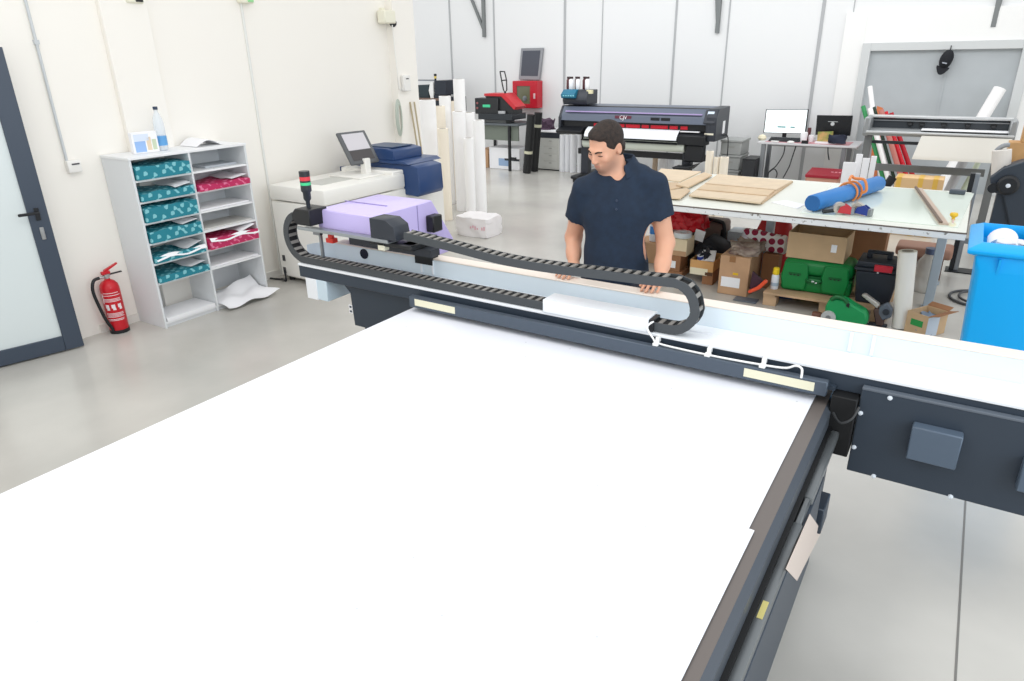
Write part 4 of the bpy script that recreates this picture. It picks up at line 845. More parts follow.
# white monitor
def monitor(c4, Y, label, face, name, lab_part):
    P4 = [aty(*q, Y) for q in c4]; c_ = sum(P4, Vector())/4
    t = thing(name, label, 'monitor', (c_.x, Y+.06, zd))
    m_ = MB(); m_.prism(P4, (0, .04, 0), .004); m_.build('casing', BLACK, t)
    I4 = [c_+(p-c_)*.955+Vector((0, -.002, 0)) for p in P4]; m_ = MB(); m_.prism(I4, (0, .01, 0)); sc_ = m_.build('screen', face, t)
    zl = min(p.z for p in P4)
    m_ = MB(); m_.box((c_.x-.03, Y+.03, zd+.012), (c_.x+.03, Y+.06, zl+.1)); m_.build('neck', BLACK, t)
    m_ = MB(); m_.box((c_.x-.13, Y-.03, zd+.0065), (c_.x+.13, Y+.16, zd+.016), .003); m_.build('base', BLACK, t); return t, sc_, P4
scr = mat('lit_screen', (240, 248, 250), .4, emit=(236, 248, 250), estr=.55)
mo, sc_, P4 = monitor(((766, 109.3), (808.6, 109.3), (805.5, 133.8), (763.2, 132.8)), YD+.45, 'lit white monitor on the left half of the desk', scr, 'monitor', '')
m_ = MB(); m_.m(mat('screen_text', (120, 170, 170), .5))
c_ = aty(786, 127, YD+.44)
for dx, w in ((-.07, .13), (.10, .07)): m_.box((c_.x+dx-w/2, YD+.444, c_.z-.012), (c_.x+dx+w/2, YD+.4475, c_.z+.010))
m_.build('screen_text', None, sc_, smooth=0)
mo2, sc2, P4 = monitor(((817, 115.2), (852.8, 115.7), (850, 136), (815.3, 134.8)), YD+.40, 'black switched-off monitor on the right half of the desk', mat('screen_off', (24, 27, 30), .25), 'monitor', '')
c_ = aty(832.5, 124, YD+.39); m_ = MB(); m_.m(mat('reflection_pale', (200, 206, 206), .4)); m_.lathe([(.0, 0), (.028, 0), (.028, .002), (0, .002)], (c_.x, YD+.398, c_.z), (0, -1, 0), 12); m_.box((c_.x-.07, YD+.396, c_.z+.03), (c_.x+.07, YD+.398, c_.z+.037)); m_.build('screen_reflection', None, sc2, smooth=0)  # pale marks painted on the dark screen as a reflection
a, b = aty(768.6, 138, YD+.12), aty(799.6, 138, YD+.12)
t = thing('keyboard', 'black keyboard in front of the lit monitor', 'keyboard', ((a.x+b.x)/2, YD+.2, zd+.006))
m_ = MB(); m_.prism([(a.x, YD+.12, zd+.006), (a.x, YD+.12, zd+.02), (a.x, YD+.28, zd+.06), (a.x, YD+.28, zd+.006)], (b.x-a.x, 0, 0), .003); m_.build('key_deck', mat('kbd_dark', (40, 44, 48), .5), t)
m_ = MB()
for r_ in range(3): m_.box((a.x+.015, YD+.14+.045*r_, zd+.026+.0113*r_), (b.x-.015, YD+.172+.045*r_, zd+.034+.0113*r_), .002)
m_.build('key_rows', mat('front_dark'), t)
c_ = aty(791, 141.5, YD+.08); m_ = MB(); m_.lathe([(.055, 0), (.05, .015), (.03, .024), (0, .026)], (c_.x, YD+.07, zd+.006)); tag(m_.build('mouse', PLASTIC_W), 'white computer mouse in front of the black keyboard', 'mouse')
c_ = aty(775, 141, YD+.08); m_ = MB(); m_.box((c_.x-.06, YD+.04, zd+.006), (c_.x+.06, YD+.10, zd+.02), .005); tag(m_.build('white_case', PLASTIC_W), 'small white case at the left front of the keyboard', 'case')
for i, (px, w, h, mt_, lab, nm, ct) in enumerate(((803.5, .055, .15, PAPER, 'white paper cup between the two monitors', 'paper_cup', 'cup'), (811, .045, .10, PAPER, 'short white tub right of the paper cup', 'small_tub', 'tub'), (808, .03, .2, mat('bottle_brown'), 'dark small bottle standing behind the paper cup', 'small_bottle', 'bottle'))):
    x = aty(px, 140, YD+.2+.1*i).x; y = YD+.2+.1*i; m_ = MB(); m_.lathe([(w*.8, 0), (w, h*.8), (w*.9, h)], (x, y, zd+.0055), n=16); tag(m_.build(nm, mt_), lab, ct)
m_ = MB(); c_ = aty(805, 142, YD+.05); m_.box((c_.x-.05, YD+.03, zd+.001), (c_.x+.05, YD+.045, zd+.05), .004); tag(m_.build('black_gadget', BLACK), 'tiny black device at the desk edge below the paper cup', 'device')
P4 = [aty(*q, YD+.18) for q in ((818, 131), (833.5, 130.5), (832, 142), (817, 142))]
t = thing('photo_card', 'small green and orange photo card leaning before the black monitor', 'card', (P4[3].x, YD+.18, zd))
zl = min(p.z for p in P4); dz = zd+.006-zl; P4 = [p+Vector((0, 0, dz)) for p in P4]
m_ = MB(); m_.prism(P4, (0, .012, 0)); m_.build('card', mat('card_green', (128, 146, 72), .5, c2=(218, 164, 112), vscale=9), t)
m_ = MB(); a = P4[3]; m_.box((a.x-.02, YD+.10, zd+.006), (P4[2].x+.06, YD+.175, zd+.03)); m_.build('white_stand', PAPER, t)
c_ = aty(837.5, 143, YD+.12); m_ = MB(); m_.raw(*crumple((c_.x-.12, YD+.06, zd+.02), (c_.x+.12, YD+.13, zd+.14), 5, .02, 5)); tag(m_.build('cloth_bag', mat('bag_navy', (38, 44, 62), .8), None, 60), 'crumpled navy cloth bag lying on the right of the desk', 'bag')
c_ = aty(760, 140, YD+.3); m_ = MB(); m_.lathe([(.05, 0), (.07, .03), (.05, .07), (.0, .09)], (c_.x+.03, YD+.3, zd+.001)); tag(m_.build('tape_roll', mat('tape_ivory', (232, 224, 196), .5)), 'ivory tape roll at the left end of the desk', 'tape')
# cables below the desk
t = thing('desk_cables', 'black cables hanging below the desk to the floor', 'cable', (aty(780, 160, YD+.5).x, YD+.5, 0))
for pts in (((785, 146), (783, 155), (776, 166), (769, 172), (768, 180)), ((796, 146), (792, 158), (789, 167), (783, 178)), ((768, 173), (774, 169), (777, 173), (776, 178)), ((828, 147), (828, 153), (829, 160))):
    m_ = MB(); m_.tube([aty(x, y, YD+.5) for x, y in pts], .009); m_.build('cable', mat('cable_dark', (70, 72, 76), .5), t)
# red lidded box under the desk
Yr = 10.9; a, b = aty(806, 175, Yr), aty(838, 178, Yr)
t = thing('lidded_box', 'box with dark red lid on the floor under the desk', 'box', ((a.x+b.x)/2, Yr+.25, 0))
zl = aty(820, 171, Yr+.2).z; m_ = MB(); m_.box((a.x, Yr, .002), (b.x, Yr+.45, zl-.05), .004); m_.build('box_body', mat('rosy_box', (190, 140, 120), .6), t)
m_ = MB(); m_.prism([(a.x-.01, Yr-.01, .20), (a.x-.01, Yr-.01, .235), (a.x+.1, Yr+.46, .30), (b.x+.01, Yr+.46, .30), (b.x+.01, Yr-.01, .235), (b.x+.01, Yr-.01, .20)] and [(a.x-.01, Yr-.01, zl-.07), (a.x-.01, Yr-.01, zl-.03), (a.x-.01, Yr+.46, zl+.01), (a.x-.01, Yr+.46, zl-.07)], (b.x-a.x+.02, 0, 0), .004); m_.build('lid', mat('lid_crimson', (150, 24, 44), .4), t)
m_ = MB(); m_.m(mat('lid_print', (214, 150, 160), .5))
for i in range(5): x = a.x+.30+.05*i; m_.box((x, Yr+.20, zl-.015), (x+.032, Yr+.26, zl-.0065))
m_.build('pale_print', None, t, smooth=0)
# white boards and rolls standing between desk and cutter
for i, (x0, x1, y0, Y, lab) in enumerate(((843.5, 857, 162, 8.6, 'wide white board standing right of the desk legs'), (856.5, 863, 154, 8.7, 'tall narrow white board beside the wide board'), (863, 870, 158, 8.65, 'white board third from the left before the plotter leg'), (871.5, 877, 156, 8.9, 'small white board rightmost, next to the plotter leg'))):
    a, b = aty(x0, y0, Y), aty(x1, y0, Y); m_ = MB(); m_.box((a.x, Y, .002), (b.x, Y+.02, a.z), .002); tag(m_.build('foam_board', PAPER), lab, 'board', 'white boards standing beside the desk')
# ------------------------------------------------------------------ cutting plotter in front of the doorway
YC = 9.7
cg1 = mat('plotter_grey', (150, 153, 154), .35, .3); cg2 = mat('plotter_dark', (58, 64, 70), .4); cg3 = mat('plotter_light', (200, 202, 202), .35, .2)
xl, xr = aty(866, 125, YC).x, aty(1013, 128, YC).x
t = thing('cutting_plotter', 'grey cutting plotter on a stand in front of the grey doorway', 'plotter', ((xl+xr)/2, YC+.2, 0))
zb = aty(930, 130, YC).z
def zc(py, px=930, Y=YC): return aty(px, py, Y).z
m_ = MB(); m_.prism([(xl, YC-.06, zc(137)), (xl, YC-.08, zc(134)), (xl, YC+.05, zc(131)), (xl, YC+.25, zc(131)+.0), (xl, YC+.25, zc(137))], (xr-xl+.02, 0, 0), .006); m_.build('bed', cg1, t)
m_ = MB(); m_.box((xl+.02, YC-.09, zc(134.2)), (xr+.03, YC-.06, zc(132)), .006); m_.build('front_edge', cg3, t)
m_ = MB(); m_.box((xl+.03, YC+.24, zc(130, 930, YC+.2)), (xr, YC+.32, zc(119, 930, YC+.3)), .004); m_.build('rail_housing', cg2, t)
m_ = MB(); m_.box((xl+.03, YC+.18, zc(118.6, 930, YC+.2)), (xr, YC+.34, zc(116.6, 930, YC+.2)), .004); m_.build('top_cover', cg3, t)
m_ = MB(); m_.box((xl+.04, YC+.20, zc(122, 930, YC+.2)), (xr-.02, YC+.24, zc(121, 930, YC+.2))); m_.build('guide_rail', GREYM, t)
for px in (908, 920, 942, 966, 992):
    x = aty(px, 125, YC+.2).x; m_ = MB(); m_.lathe([(.02, 0), (.024, .02), (.02, .04)], (x, YC+.21, zc(125.5, 930, YC+.2)), (1, 0, 0), 12); m_.box((x-.012, YC+.215, zc(125.5, 930, YC+.2)), (x+.05, YC+.24, zc(122.5, 930, YC+.2))); m_.build('pinch_roller', BLACK, t)
for sx in (xl-.02, xr-.03):
    m_ = MB(); m_.box((sx, YC-.06, zc(138)), (sx+.07, YC+.34, zc(116.8, 930, YC+.2)), .015); m_.build('end_cover', cg1, t)
m_ = MB(); a, b = aty(922, 128, YC+.08), aty(1010, 131, YC+.08); m_.box((a.x, YC-.02, zc(131.2)+.006), (b.x, YC+.22, zc(131.2)+.012)); m_.build('media_strip', PAPER, t)
m_ = MB(); a0, a1 = aty(921, 139, YC-.09).x, aty(1012, 141, YC-.09).x
m_.grid(lambda u, v: (a0+(a1-a0)*u-.05*v*(1-u)-.10*v*u*.3, YC-.085-.10*v, zc(135.5)-(zc(135.5)-zc(158))*v), 2, 6, .003); m_.build('media_sheet', mat('media_cream', (222, 219, 210), .5), t)
zs0, zs1 = zc(173.5, 930, YC+.1), zc(166.5, 930, YC+.1)
m_ = MB(); m_.box((xl+.05, YC+.08, zs0), (xr-.16, YC+.13, zs1), .004); m_.build('stretcher', mat('plotter_mid', (112, 115, 115), .4), t)
m_ = MB(); m_.box((xl+.05, YC+.2, zc(143.5, 880, YC+.2)), (xr-.1, YC+.23, zc(140.5, 880, YC+.2))); m_.build('rear_rail', cg2, t)
for x in (xl+.0, xr-.12):
    m_ = MB(); m_.box((x, YC+.06, .08), (x+.08, YC+.16, zc(137)), .004); lg = m_.build('leg', mat('plotter_mid'), t)
    m_ = MB(); m_.box((x-.0, YC-.25, .03), (x+.08, YC+.45, .09), .01); m_.build('foot', cg2, lg)
    for yy in (YC-.2, YC+.4): m_ = MB(); m_.cyl((x+.02, yy, .03), (x+.06, yy, .03), .029); m_.build('caster', BLACK, lg)
# coloured rolls leaning behind the plotter
def lean_roll(x0, y0, x1, y1, wpx, Y, label, mt, group='rolls leaning behind the plotter', name='vinyl_roll'):
    top, mid = aty(x0, y0, Y), aty(x1, y1, Y-.1); d = mid-top; r = (aty(x0+wpx/2, y0, Y)-aty(x0-wpx/2, y0, Y)).length/2
    k = (top.z-r*.3)/(top.z-mid.z); bot = top+d*k; bot.z = r*.5
    t = thing(name, label, 'roll', (bot.x, bot.y, 0), group); m_ = MB(); m_.cyl(bot, top, r); m_.build('roll_sleeve', mt, t)
    dd = (top-bot).normalized(); m_ = MB(); m_.cyl(top-dd*.002, top+dd*.002, r*.6); m_.build('core', tube_i, t)
gl = lambda n, c: mat(n, c, .25)
lean_roll(870, 86.5, 873, 112, 5, 12.15, 'thin white tube leaning at the left jamb behind the plotter', tube_w)
lean_roll(863, 106, 878, 160, 4.5, 11.6, 'green roll leaning leftmost behind the plotter', gl('roll_green', (62, 150, 92)))
lean_roll(870, 108, 884, 163, 5, 11.5, 'white roll leaning between green and dark red rolls behind the plotter', tube_w)
lean_roll(874, 107, 890, 164, 3.5, 11.55, 'dark green-black roll leaning next to the white one', gl('roll_darkgreen', (44, 64, 52)))
lean_roll(881, 110, 897, 164, 5.5, 11.5, 'brownish pink roll leaning left of the red rolls', gl('roll_rose', (190, 120, 110)))
lean_roll(885, 112, 902, 164, 5.5, 11.6, 'bright red roll leaning behind the plotter, left of the two', gl('roll_red', (206, 28, 44)))
lean_roll(891, 113, 908.5, 164, 5, 11.65, 'darker red roll, rightmost of the leaning coloured rolls', gl('roll_crimson', (176, 22, 40)))
m_ = MB(); P4 = [aty(*q, 12.2) for q in ((877, 106), (883, 108), (889, 117), (880, 117))]; m_.prism(P4, (0, .02, 0)); tag(m_.build('orange_board', mat('board_orange', (222, 130, 84), .6)), 'orange board piece peeping up behind the leaning rolls', 'board')
o_ = bpy.data.objects['orange_board']
for v in o_.data.vertices:
    if v.co.z < 1.2: v.co.z = .002 if v.co.z < 1.15 else v.co.z
lean_roll(1000, 88.5, 983, 117, 14, 12.2, 'fat white roll leaning to the right in the grey doorway', tube_w)
lean_roll(963, 162, 953, 182, 10, 10.2, 'short greyish board roll leaning under the plotter, left of the pair', mat('roll_grey', (190, 190, 192), .5))
lean_roll(978, 163, 966, 185, 6, 10.25, 'pale green roll leaning under the plotter, right of the pair', mat('roll_palegreen', (204, 214, 190), .5))
# taped carton and dark bundle behind the work table
Y = 9.25; a, b = aty(895.5, 177, Y), aty(942.5, 188, Y); zt = a.z
yt = mat('tape_yellow', (228, 184, 84), .45)
carton('taped_carton', 'long cardboard carton with yellow tape stripes on the floor below the plotter', 'box', (a.x, Y, .002), (b.x, Y+.3, zt), mat('carton_tan', (224, 188, 140), .7), parts=tuple(('tape_stripe', (aty(px, 180, Y).x-.025, Y-.002, .004), (aty(px, 180, Y).x+.025, Y+.302, zt+.002), yt) for px in (899, 921, 936)))
ua, ub = aty(893, 177, 8.6), aty(870, 185, 8.5); ud = Vector((ub.x-.12, 8.45, .05))-ua; m_ = MB(); m_.cyl(ua, ua+ud, .045, .03, 12); tag(m_.build('black_umbrella', mat('fabric_black', (30, 30, 32), .7)), 'black folded umbrella leaning behind the blue roll and the work table', 'umbrella')
# right side of plotter: tan cartons, winding arm with white tube
Y = 9.2
t = thing('roll_holder', 'dark roll-holder machine with a knob at the right edge of the picture', 'machine', (aty(1010, 190, 8.2).x, 8.3, 0))
P = [aty(*q, 8.1) for q in ((990, 178), (1003, 168), (1030, 160), (1030, 240), (1012, 240), (1003, 195), (991, 192))]
m_ = MB(); m_.prism(P, (0, .25, 0), .01); m_.build('arm_plate', mat('arm_dark', (52, 60, 70), .4), t)
c_ = aty(1008, 185, 8.08); m_ = MB(); m_.lathe([(.09, 0), (.09, .05), (.07, .07), (0, .07)], (c_.x, 8.1, c_.z), (0, -1, 0)); kn = m_.build('knob', BLACK, t)
m_ = MB(); m_.lathe([(.02, 0), (0, .006)], (c_.x, 8.03, c_.z), (0, -1, 0), 12); m_.build('knob_screw', mat('screw_white'), kn)
c_ = aty(993, 188, 8.08); m_ = MB(); m_.lathe([(.045, 0), (.045, .06), (0, .06)], (c_.x, 8.12, c_.z), (0, -1, 0)); m_.build('small_knob', BLACK, t)
m_ = MB(); m_.box((P[3].x-.35, 8.15, 0), (P[3].x, 8.3, 1.0), .01); m_.build('pedestal', mat('arm_dark'), t)
m_ = MB(); a, b = aty(1002, 150, 8.25), aty(1000, 187, 8.25); m_.cyl(b, a, .08); m_.build('white_tube', mat('tube_warm', (226, 220, 212), .45), t)
m_ = MB(); m_.tube([aty(996, 162, 8.3), aty(996, 152, 8.3), aty(1003, 146, 8.3), aty(1010, 145, 8.3)], .022); m_.build('bracket_bend', GREYM, t)
m_ = MB(); m_.box((aty(1016, 120, 8.45).x, 8.45, .9), (aty(1060, 120, 8.45).x, 8.75, .94)); m_.box((aty(1030, 120, 8.45).x, 8.5, .0), (aty(1036, 120, 8.45).x, 8.7, .9)); m_.m(GREYM); m_.build('side_table', GREYM, t)
ctn = mat('carton_tan2', (204, 160, 108), .7, var=.06)
p0 = aty(1005, 160, 8.55); p1 = aty(1045, 137, 8.55)
carton('cardboard_box', 'tan cardboard box at the right edge, lower of two beside the plotter', 'box', (p0.x, 8.52, .945), (p1.x, 8.74, 1.18), ctn, 'tan boxes at the right edge')
carton('cardboard_box', 'tan cardboard box at the right edge, upper of two beside the plotter', 'box', (p0.x+.09, 8.53, 1.182), (p1.x, 8.74, 1.42), ctn, 'tan boxes at the right edge')
# baseball cap hanging on the door frame
c_ = aty(946.5, 58, YW-.16); navy = mat('cap_black', (24, 26, 32), .8)
t = thing('baseball_cap', 'black baseball cap hanging from the door frame at the back', 'cap', (c_.x, YW-.1, c_.z))
m_ = MB(); Mc = Matrix.Translation((c_.x, YW-.115, c_.z-.02)) @ Matrix.Rotation(R(12), 4, 'Y')
vs = []; fs = []; n, k_ = 18, 7
for i in range(k_+1):
    ph = R(90*i/k_)
    for j in range(n): th = 2*math.pi*j/n; vs.append(Mc @ Vector((.085*math.cos(th)*math.cos(ph), -.10*math.sin(ph), .135*math.sin(th)*math.cos(ph))))
for i in range(k_):
    for j in range(n): w = (j+1) % n; fs.append((i*n+j, i*n+w, (i+1)*n+w, (i+1)*n+j))
m_.raw(vs, fs+[list(range(n))]); m_.build('crown', navy, t)
m_ = MB(); m_.grid(lambda u, v: Mc @ Vector(((u-.5)*.17*(1-.25*v*v), -.02-.03*v-.02*(1-(2*u-1)**2), -.10-.11*v*(1-.5*(2*u-1)**2))), 8, 5, .004); m_.build('visor', navy, t)
m_ = MB(); m_.lathe([(.006, 0), (.006, .06)], Mc @ Vector((0, -.0, .13))); m_.build('hook_loop', navy, t)
m_ = MB(); m_.m(mat('cap_print', (170, 176, 186), .5)); m_.box((-.03, -.103, -.055), (.03, -.092, -.040), 0, Mc); m_.build('pale_emblem', None, t, smooth=0)
# ------------------------------------------------------------------ long work table
TZ = .85; TY0, TY1, TX0, TX1 = 5.70, 7.42, -2.82, .105
t = thing('work_table', 'long white work table with chipped metal edge behind the man', 'table', (-1.3, 6.5, 0))
tw_ = mat('table_white', (226, 228, 218), .35); edge_m = mat('chipped_edge', (228, 230, 230), .5, c2=(140, 138, 132), vscale=26); legm = mat('table_leg', (172, 184, 194), .4, .2)
# contrast the chips: mostly white with a few grey scrapes
for n in edge_m.node_tree.nodes:
    if n.type == 'MAP_RANGE': n.inputs['From Min'].default_value = .60; n.inputs['From Max'].default_value = .66
m_ = MB(); m_.box((TX0, TY0+.006, TZ-.03), (TX1, TY1, TZ), .003); m_.build('tabletop', tw_, t)
m_ = MB(); m_.box((TX0, TY0, TZ-.058), (TX1, TY0+.03, TZ-.010), .004); m_.build('front_edge', edge_m, t)
m_ = MB(); m_.box((TX0, TY0-.002, TZ-.012), (TX1+.002, TY0+.012, TZ-.003)); m_.box((TX1-.006, TY0, TZ-.012), (TX1+.004, TY1, TZ-.001)); m_.build('dark_seam', mat('seam_brown', (104, 92, 84), .6), t)
m_ = MB(); m_.box((TX1-.03, TY0+.03, TZ-.058), (TX1-.004, TY1, TZ-.03)); m_.build('side_edge', edge_m, t)
for (x, y) in ((-1.41, 6.63), (-.035, 6.58), (-2.72, 6.63), (-2.72, 7.36), (-1.41, 7.36), (-.035, 7.36)):
    m_ = MB(); m_.box((x-.035, y-.035, .004), (x+.035, y+.035, TZ-.03), .004); m_.box((x-.05, y-.05, 0), (x+.05, y+.05, .008)); m_.build('leg', legm, t)
# glass sheet on the table
gl_m = mat('greenish_glass', (226, 236, 224), .08, spec=.7)
a, b = atz(800, 207, TZ), atz(905, 222, TZ)
def flat(name, pts, h, mt, label, cat, group=None, z=TZ+.0005):
    P = [atz(x, y, z) for x, y in pts]; m_ = MB(); m_.prism(P, (0, 0, h)); return tag(m_.build(name, mt, None, 20), label, cat, group)
flat('glass_sheet', ((833, 184), (974, 194), (958, 228), (800, 213)), .005, gl_m, 'greenish glass sheet covering the right half of the work table', 'glass')
# cardboard sheets
cb_m = mat('sheet_card', (214, 190, 158), .7, var=.05, vscale=4); cb2 = mat('sheet_card_pale', (220, 200, 172), .7, var=.04); cb3 = mat('sheet_card_tan', (204, 178, 146), .7, var=.05)
G = 'cardboard sheets on the work table'
zt = TZ+.0005
def sheet(pts, h, mt, label, z): return flat('cardboard_sheet', pts, h, mt, label, 'cardboard', G, z)
sheet(((661, 169.5), (701, 172.5), (680, 182.5), (652, 179)), .012, cb2, 'pale cardboard sheet at the far left corner of the work table', zt)
sheet(((704, 173.5), (712, 176), (688, 188.5), (676, 186)), .014, cb_m, 'narrow cardboard strip between the left sheets and the big stack', zt+.0125)
sheet(((655, 183), (678, 183.5), (682, 188), (668, 191), (655, 190)), .012, cb3, 'small cardboard piece beside the man, nearest his elbow', zt)
sheet(((655, 192), (672, 191.5), (686, 189), (690, 191.5), (680, 199.5), (660, 198)), .012, cb_m, 'cardboard sheet at the front left of the work table', zt+.0125)
sheet(((718, 175.5), (793, 182.5), (762, 204.5), (689, 196.5)), .016, cb3, 'lowest and largest sheet of the big cardboard stack on the table', zt)
sheet(((718, 175.5), (792, 182), (776, 191), (706, 184.5)), .014, cb2, 'rear strip lying on the big cardboard stack', zt+.0165)
sheet(((704, 185.5), (774, 191.8), (768, 197), (698, 190.5)), .014, cb_m, 'middle strip lying on the big cardboard stack', zt+.0165)
sheet(((696, 191.5), (767, 198), (760, 204), (690, 196.5)), .014, cb2, 'front strip lying on the big cardboard stack, nearest the table edge', zt+.0165)
flat('paper_sheet', ((771, 202.5), (786, 200.5), (805, 205), (797, 209)), .004, PAPER, 'white paper sheets lying at the front of the table beside the cardboard', 'paper')
# long ruler / bar
P0, P1 = atz(918, 189, TZ+.006), atz(944, 225, TZ+.006); d = (P1-P0).normalized(); n_ = Vector((-d.y, d.x, 0))
t = thing('cutting_ruler', 'brown cutting ruler lying across the glass sheet', 'ruler', (P0+P1)/2)
m_ = MB(); m_.prism([P0-n_*.03, P0+n_*.03, P1+n_*.03, P1-n_*.03], (0, 0, .012)); m_.build('ruler_blade', mat('ruler_tan', (190, 170, 152), .5), t)
m_ = MB(); m_.prism([P0-n_*.031+Vector((0, 0, .012)), P0-n_*.012+Vector((0, 0, .012)), P1-n_*.012+Vector((0, 0, .012)), P1-n_*.031+Vector((0, 0, .012))], (0, 0, .012)); m_.build('raised_edge', mat('ruler_brown', (104, 82, 68), .5), t)
c_ = atz(953, 219.5, TZ+.006); t = thing('punch_tool', 'small yellow round-headed tool on the right end of the glass sheet', 'tool', c_)
m_ = MB(); m_.lathe([(.014, 0), (.014, .02), (.03, .03), (.036, .045), (.03, .062), (0, .068)], c_); m_.build('knob', mat('knob_yellow', (228, 186, 40), .4), t)
m_ = MB(); m_.cyl(c_+Vector((0, 0, .003)), c_+Vector((.005, -.16, .003)), .006); m_.build('shaft', mat('latch_pale'), t); t.scale = (.8, .8, .8)
c_ = atz(957, 194, TZ+.006); m_ = MB(); m_.cbox((c_.x, c_.y, TZ+.025), (.12, .06, .036), .006, rz=R(-4)); tag(m_.build('grey_block', mat('block_slate', (74, 82, 92), .5)), 'dark grey block at the far right corner of the glass sheet', 'block')
# blue roll with its orange strap
bl = mat('roll_blue', (48, 124, 194), .5); rr = .070
A, B = atz(811, 212, TZ+.006), atz(877, 191, TZ+.006); A.z = B.z = TZ+.006+rr
t = thing('blue_roll', 'blue foam roll lying diagonally on the work table', 'roll', ((A+B)/2))
d = (B-A).normalized(); m_ = MB()
sd = d.cross(Vector((0, 0, 1))).normalized()
def hexa(p, k=1.0): return [p+(sd*math.cos(R(a))+Vector((0, 0, 1))*math.sin(R(a)))*rr*k*(1.0 if abs(math.sin(R(a))) < .9 else .92) for a in range(0, 360, 30)]
m_.prism(hexa(A), d*(B-A).length, .012); m_.build('foam_body', bl, t, smooth=60)
m_ = MB(); m_.prism(hexa(A-d*.002, .9), d*.004); m_.build('roll_end', mat('roll_blue_end', (36, 98, 160), .6), t)
orm = mat('strap_orange', (226, 138, 74), .5)
t2 = thing('orange_strap', 'orange strap looped over the blue roll', 'strap', A.lerp(B, .56))
for f_ in (.50, .57):
    q = A.lerp(B, f_); m_ = MB(); ring = [q+(sd*math.cos(R(a))+Vector((0, 0, 1))*math.sin(R(a)))*(rr+.011) for a in range(-50, 231, 20)]; m_.tube(ring, .009); m_.build('strap_loop', orm, t2)
q = A.lerp(B, .54)+Vector((0, 0, .01)); m_ = MB(); m_.tube([q+sd*(rr+.02)*1.0+Vector((0, 0, -.01)), q+sd*.13+Vector((0, 0, .02)), q+sd*.1+Vector((0, 0, .10)), q+sd*.02+Vector((0, 0, .105)), q-sd*.01+Vector((0, 0, .12)), q-d*.10+sd*.02+Vector((0, 0, .105))], .012); m_.build('strap_tail', orm, t2)
# tape dispensers
def dispenser(px, py, label, c1, rz, wheel):
    c_ = atz(px, py, TZ+.0065); t = thing('tape_dispenser', label, 'tape dispenser', c_, 'tape dispensers before the blue roll')
    M = Matrix.Translation(c_) @ Matrix.Rotation(rz, 4, 'Z')
    def P(x, y, z): return M @ Vector((x, y, z))
    m_ = MB(); m_.lathe([(.03, -.026), (.058, -.026), (.058, .026), (.03, .026), (.03, -.026)], P(0, 0, .058), (M.to_3x3() @ Vector((0, 1, 0)))); m_.build('tape_roll', wheel, t)
    m_ = MB(); m_.prism([P(-.02, -.032, .02), P(.12, -.032, .002), (P(.13, -.032, .055)), P(.06, -.032, .10), P(0, -.032, .075)], (M.to_3x3() @ Vector((0, .006, 0)))); m_.prism([P(-.02, .026, .02), P(.12, .026, .002), (P(.13, .026, .055)), P(.06, .026, .10), P(0, .026, .075)], (M.to_3x3() @ Vector((0, .006, 0)))); m_.build('side_frame', c1, t)
    m_ = MB(); m_.box((.10, -.034, 0), (.135, .034, .07), .004, M); m_.build('blade_head', GREYM, t)
    m_ = MB(); m_.cyl(P(-.03, 0, .035), P(-.15, -.01, .022), .019, .02, 12); m_.build('handle', BLACK, t); t.scale = (.8, .8, .8)
dispenser(857, 214.5, 'blue tape dispenser with black handle before the blue roll, right of the pair', mat('disp_blue', (40, 62, 140), .4), R(-12), mat('tape_clear', (176, 170, 160), .3))
dispenser(838.5, 214, 'red tape dispenser below the orange strap, left of the pair', mat('disp_red', (190, 52, 60), .4), R(20), mat('tape_clear'))
# ------------------------------------------------------------------ things stored under the table
def open_box(name, label, x0, x1, y0, y1, z0, z1, mt, mt_in, flaps=(), group=None, rz=0, th=.006):
    t = thing(name, label, 'box', ((x0+x1)/2, (y0+y1)/2, z0), group); c_ = Vector(((x0+x1)/2, (y0+y1)/2, 0))
    M = Matrix.Translation(c_) @ Matrix.Rotation(rz, 4, 'Z') @ Matrix.Translation(-c_)
    for nm, lo, hi in (('front_wall', (x0, y0, z0), (x1, y0+th, z1)), ('back_wall', (x0, y1-th, z0), (x1, y1, z1)), ('side_wall', (x0, y0+th, z0), (x0+th, y1-th, z1)), ('side_wall', (x1-th, y0+th, z0), (x1, y1-th, z1)), ('bottom', (x0+th, y0+th, z0), (x1-th, y1-th, z0+th))):
        m_ = MB(); m_.box(lo, hi, 0, M); m_.build(nm, mt_in if nm == 'bottom' else mt, t)
    for (p, q, out) in flaps:  # p,q: top edge ends, out: direction
        m_ = MB(); P = [M @ Vector(p), M @ Vector(q), M @ (Vector(q)+Vector(out)), M @ (Vector(p)+Vector(out))]; m_.prism(P, (0, .001, .004)); m_.build('flap', mt_in, t)
    return t, M
def front_part(par, name, M, x0, x1, z0, z1, y, mt):
    m_ = MB(); m_.box((x0, y-.0015, z0), (x1, y, z1), 0, M); return m_.build(name, mt, par, 0)
# tall brown box with white label
a = atz(718, 292, 0); b = atz(742, 298, 0)
x0, x1, y0 = a.x, b.x+.03, 6.08; zt = aty(722, 255, y0).z
t = carton('cardboard_box', 'tall brown cardboard box with white label under the work table', 'box', (x0, y0, .002), (x1, y0+.42, zt), brown)
I4 = Matrix()
p0, p1 = aty(721.5, 276, y0), aty(739, 288.5, y0); front_part(t, 'white_label', I4, p0.x, p1.x, p1.z, p0.z, y0, PAPER)
p0, p1 = aty(733, 272.5, y0), aty(738, 276, y0); front_part(t, 'yellow_sticker', I4, p0.x, p1.x, p1.z+.005, p0.z, y0-.002, mat('knob_yellow'))
p0 = aty(732.5, 259, y0); front_part(t, 'tape_strip', I4, p0.x-.025, p0.x+.03, p0.z-.03, zt, y0, mat('tape_brown', (150, 108, 70), .4))
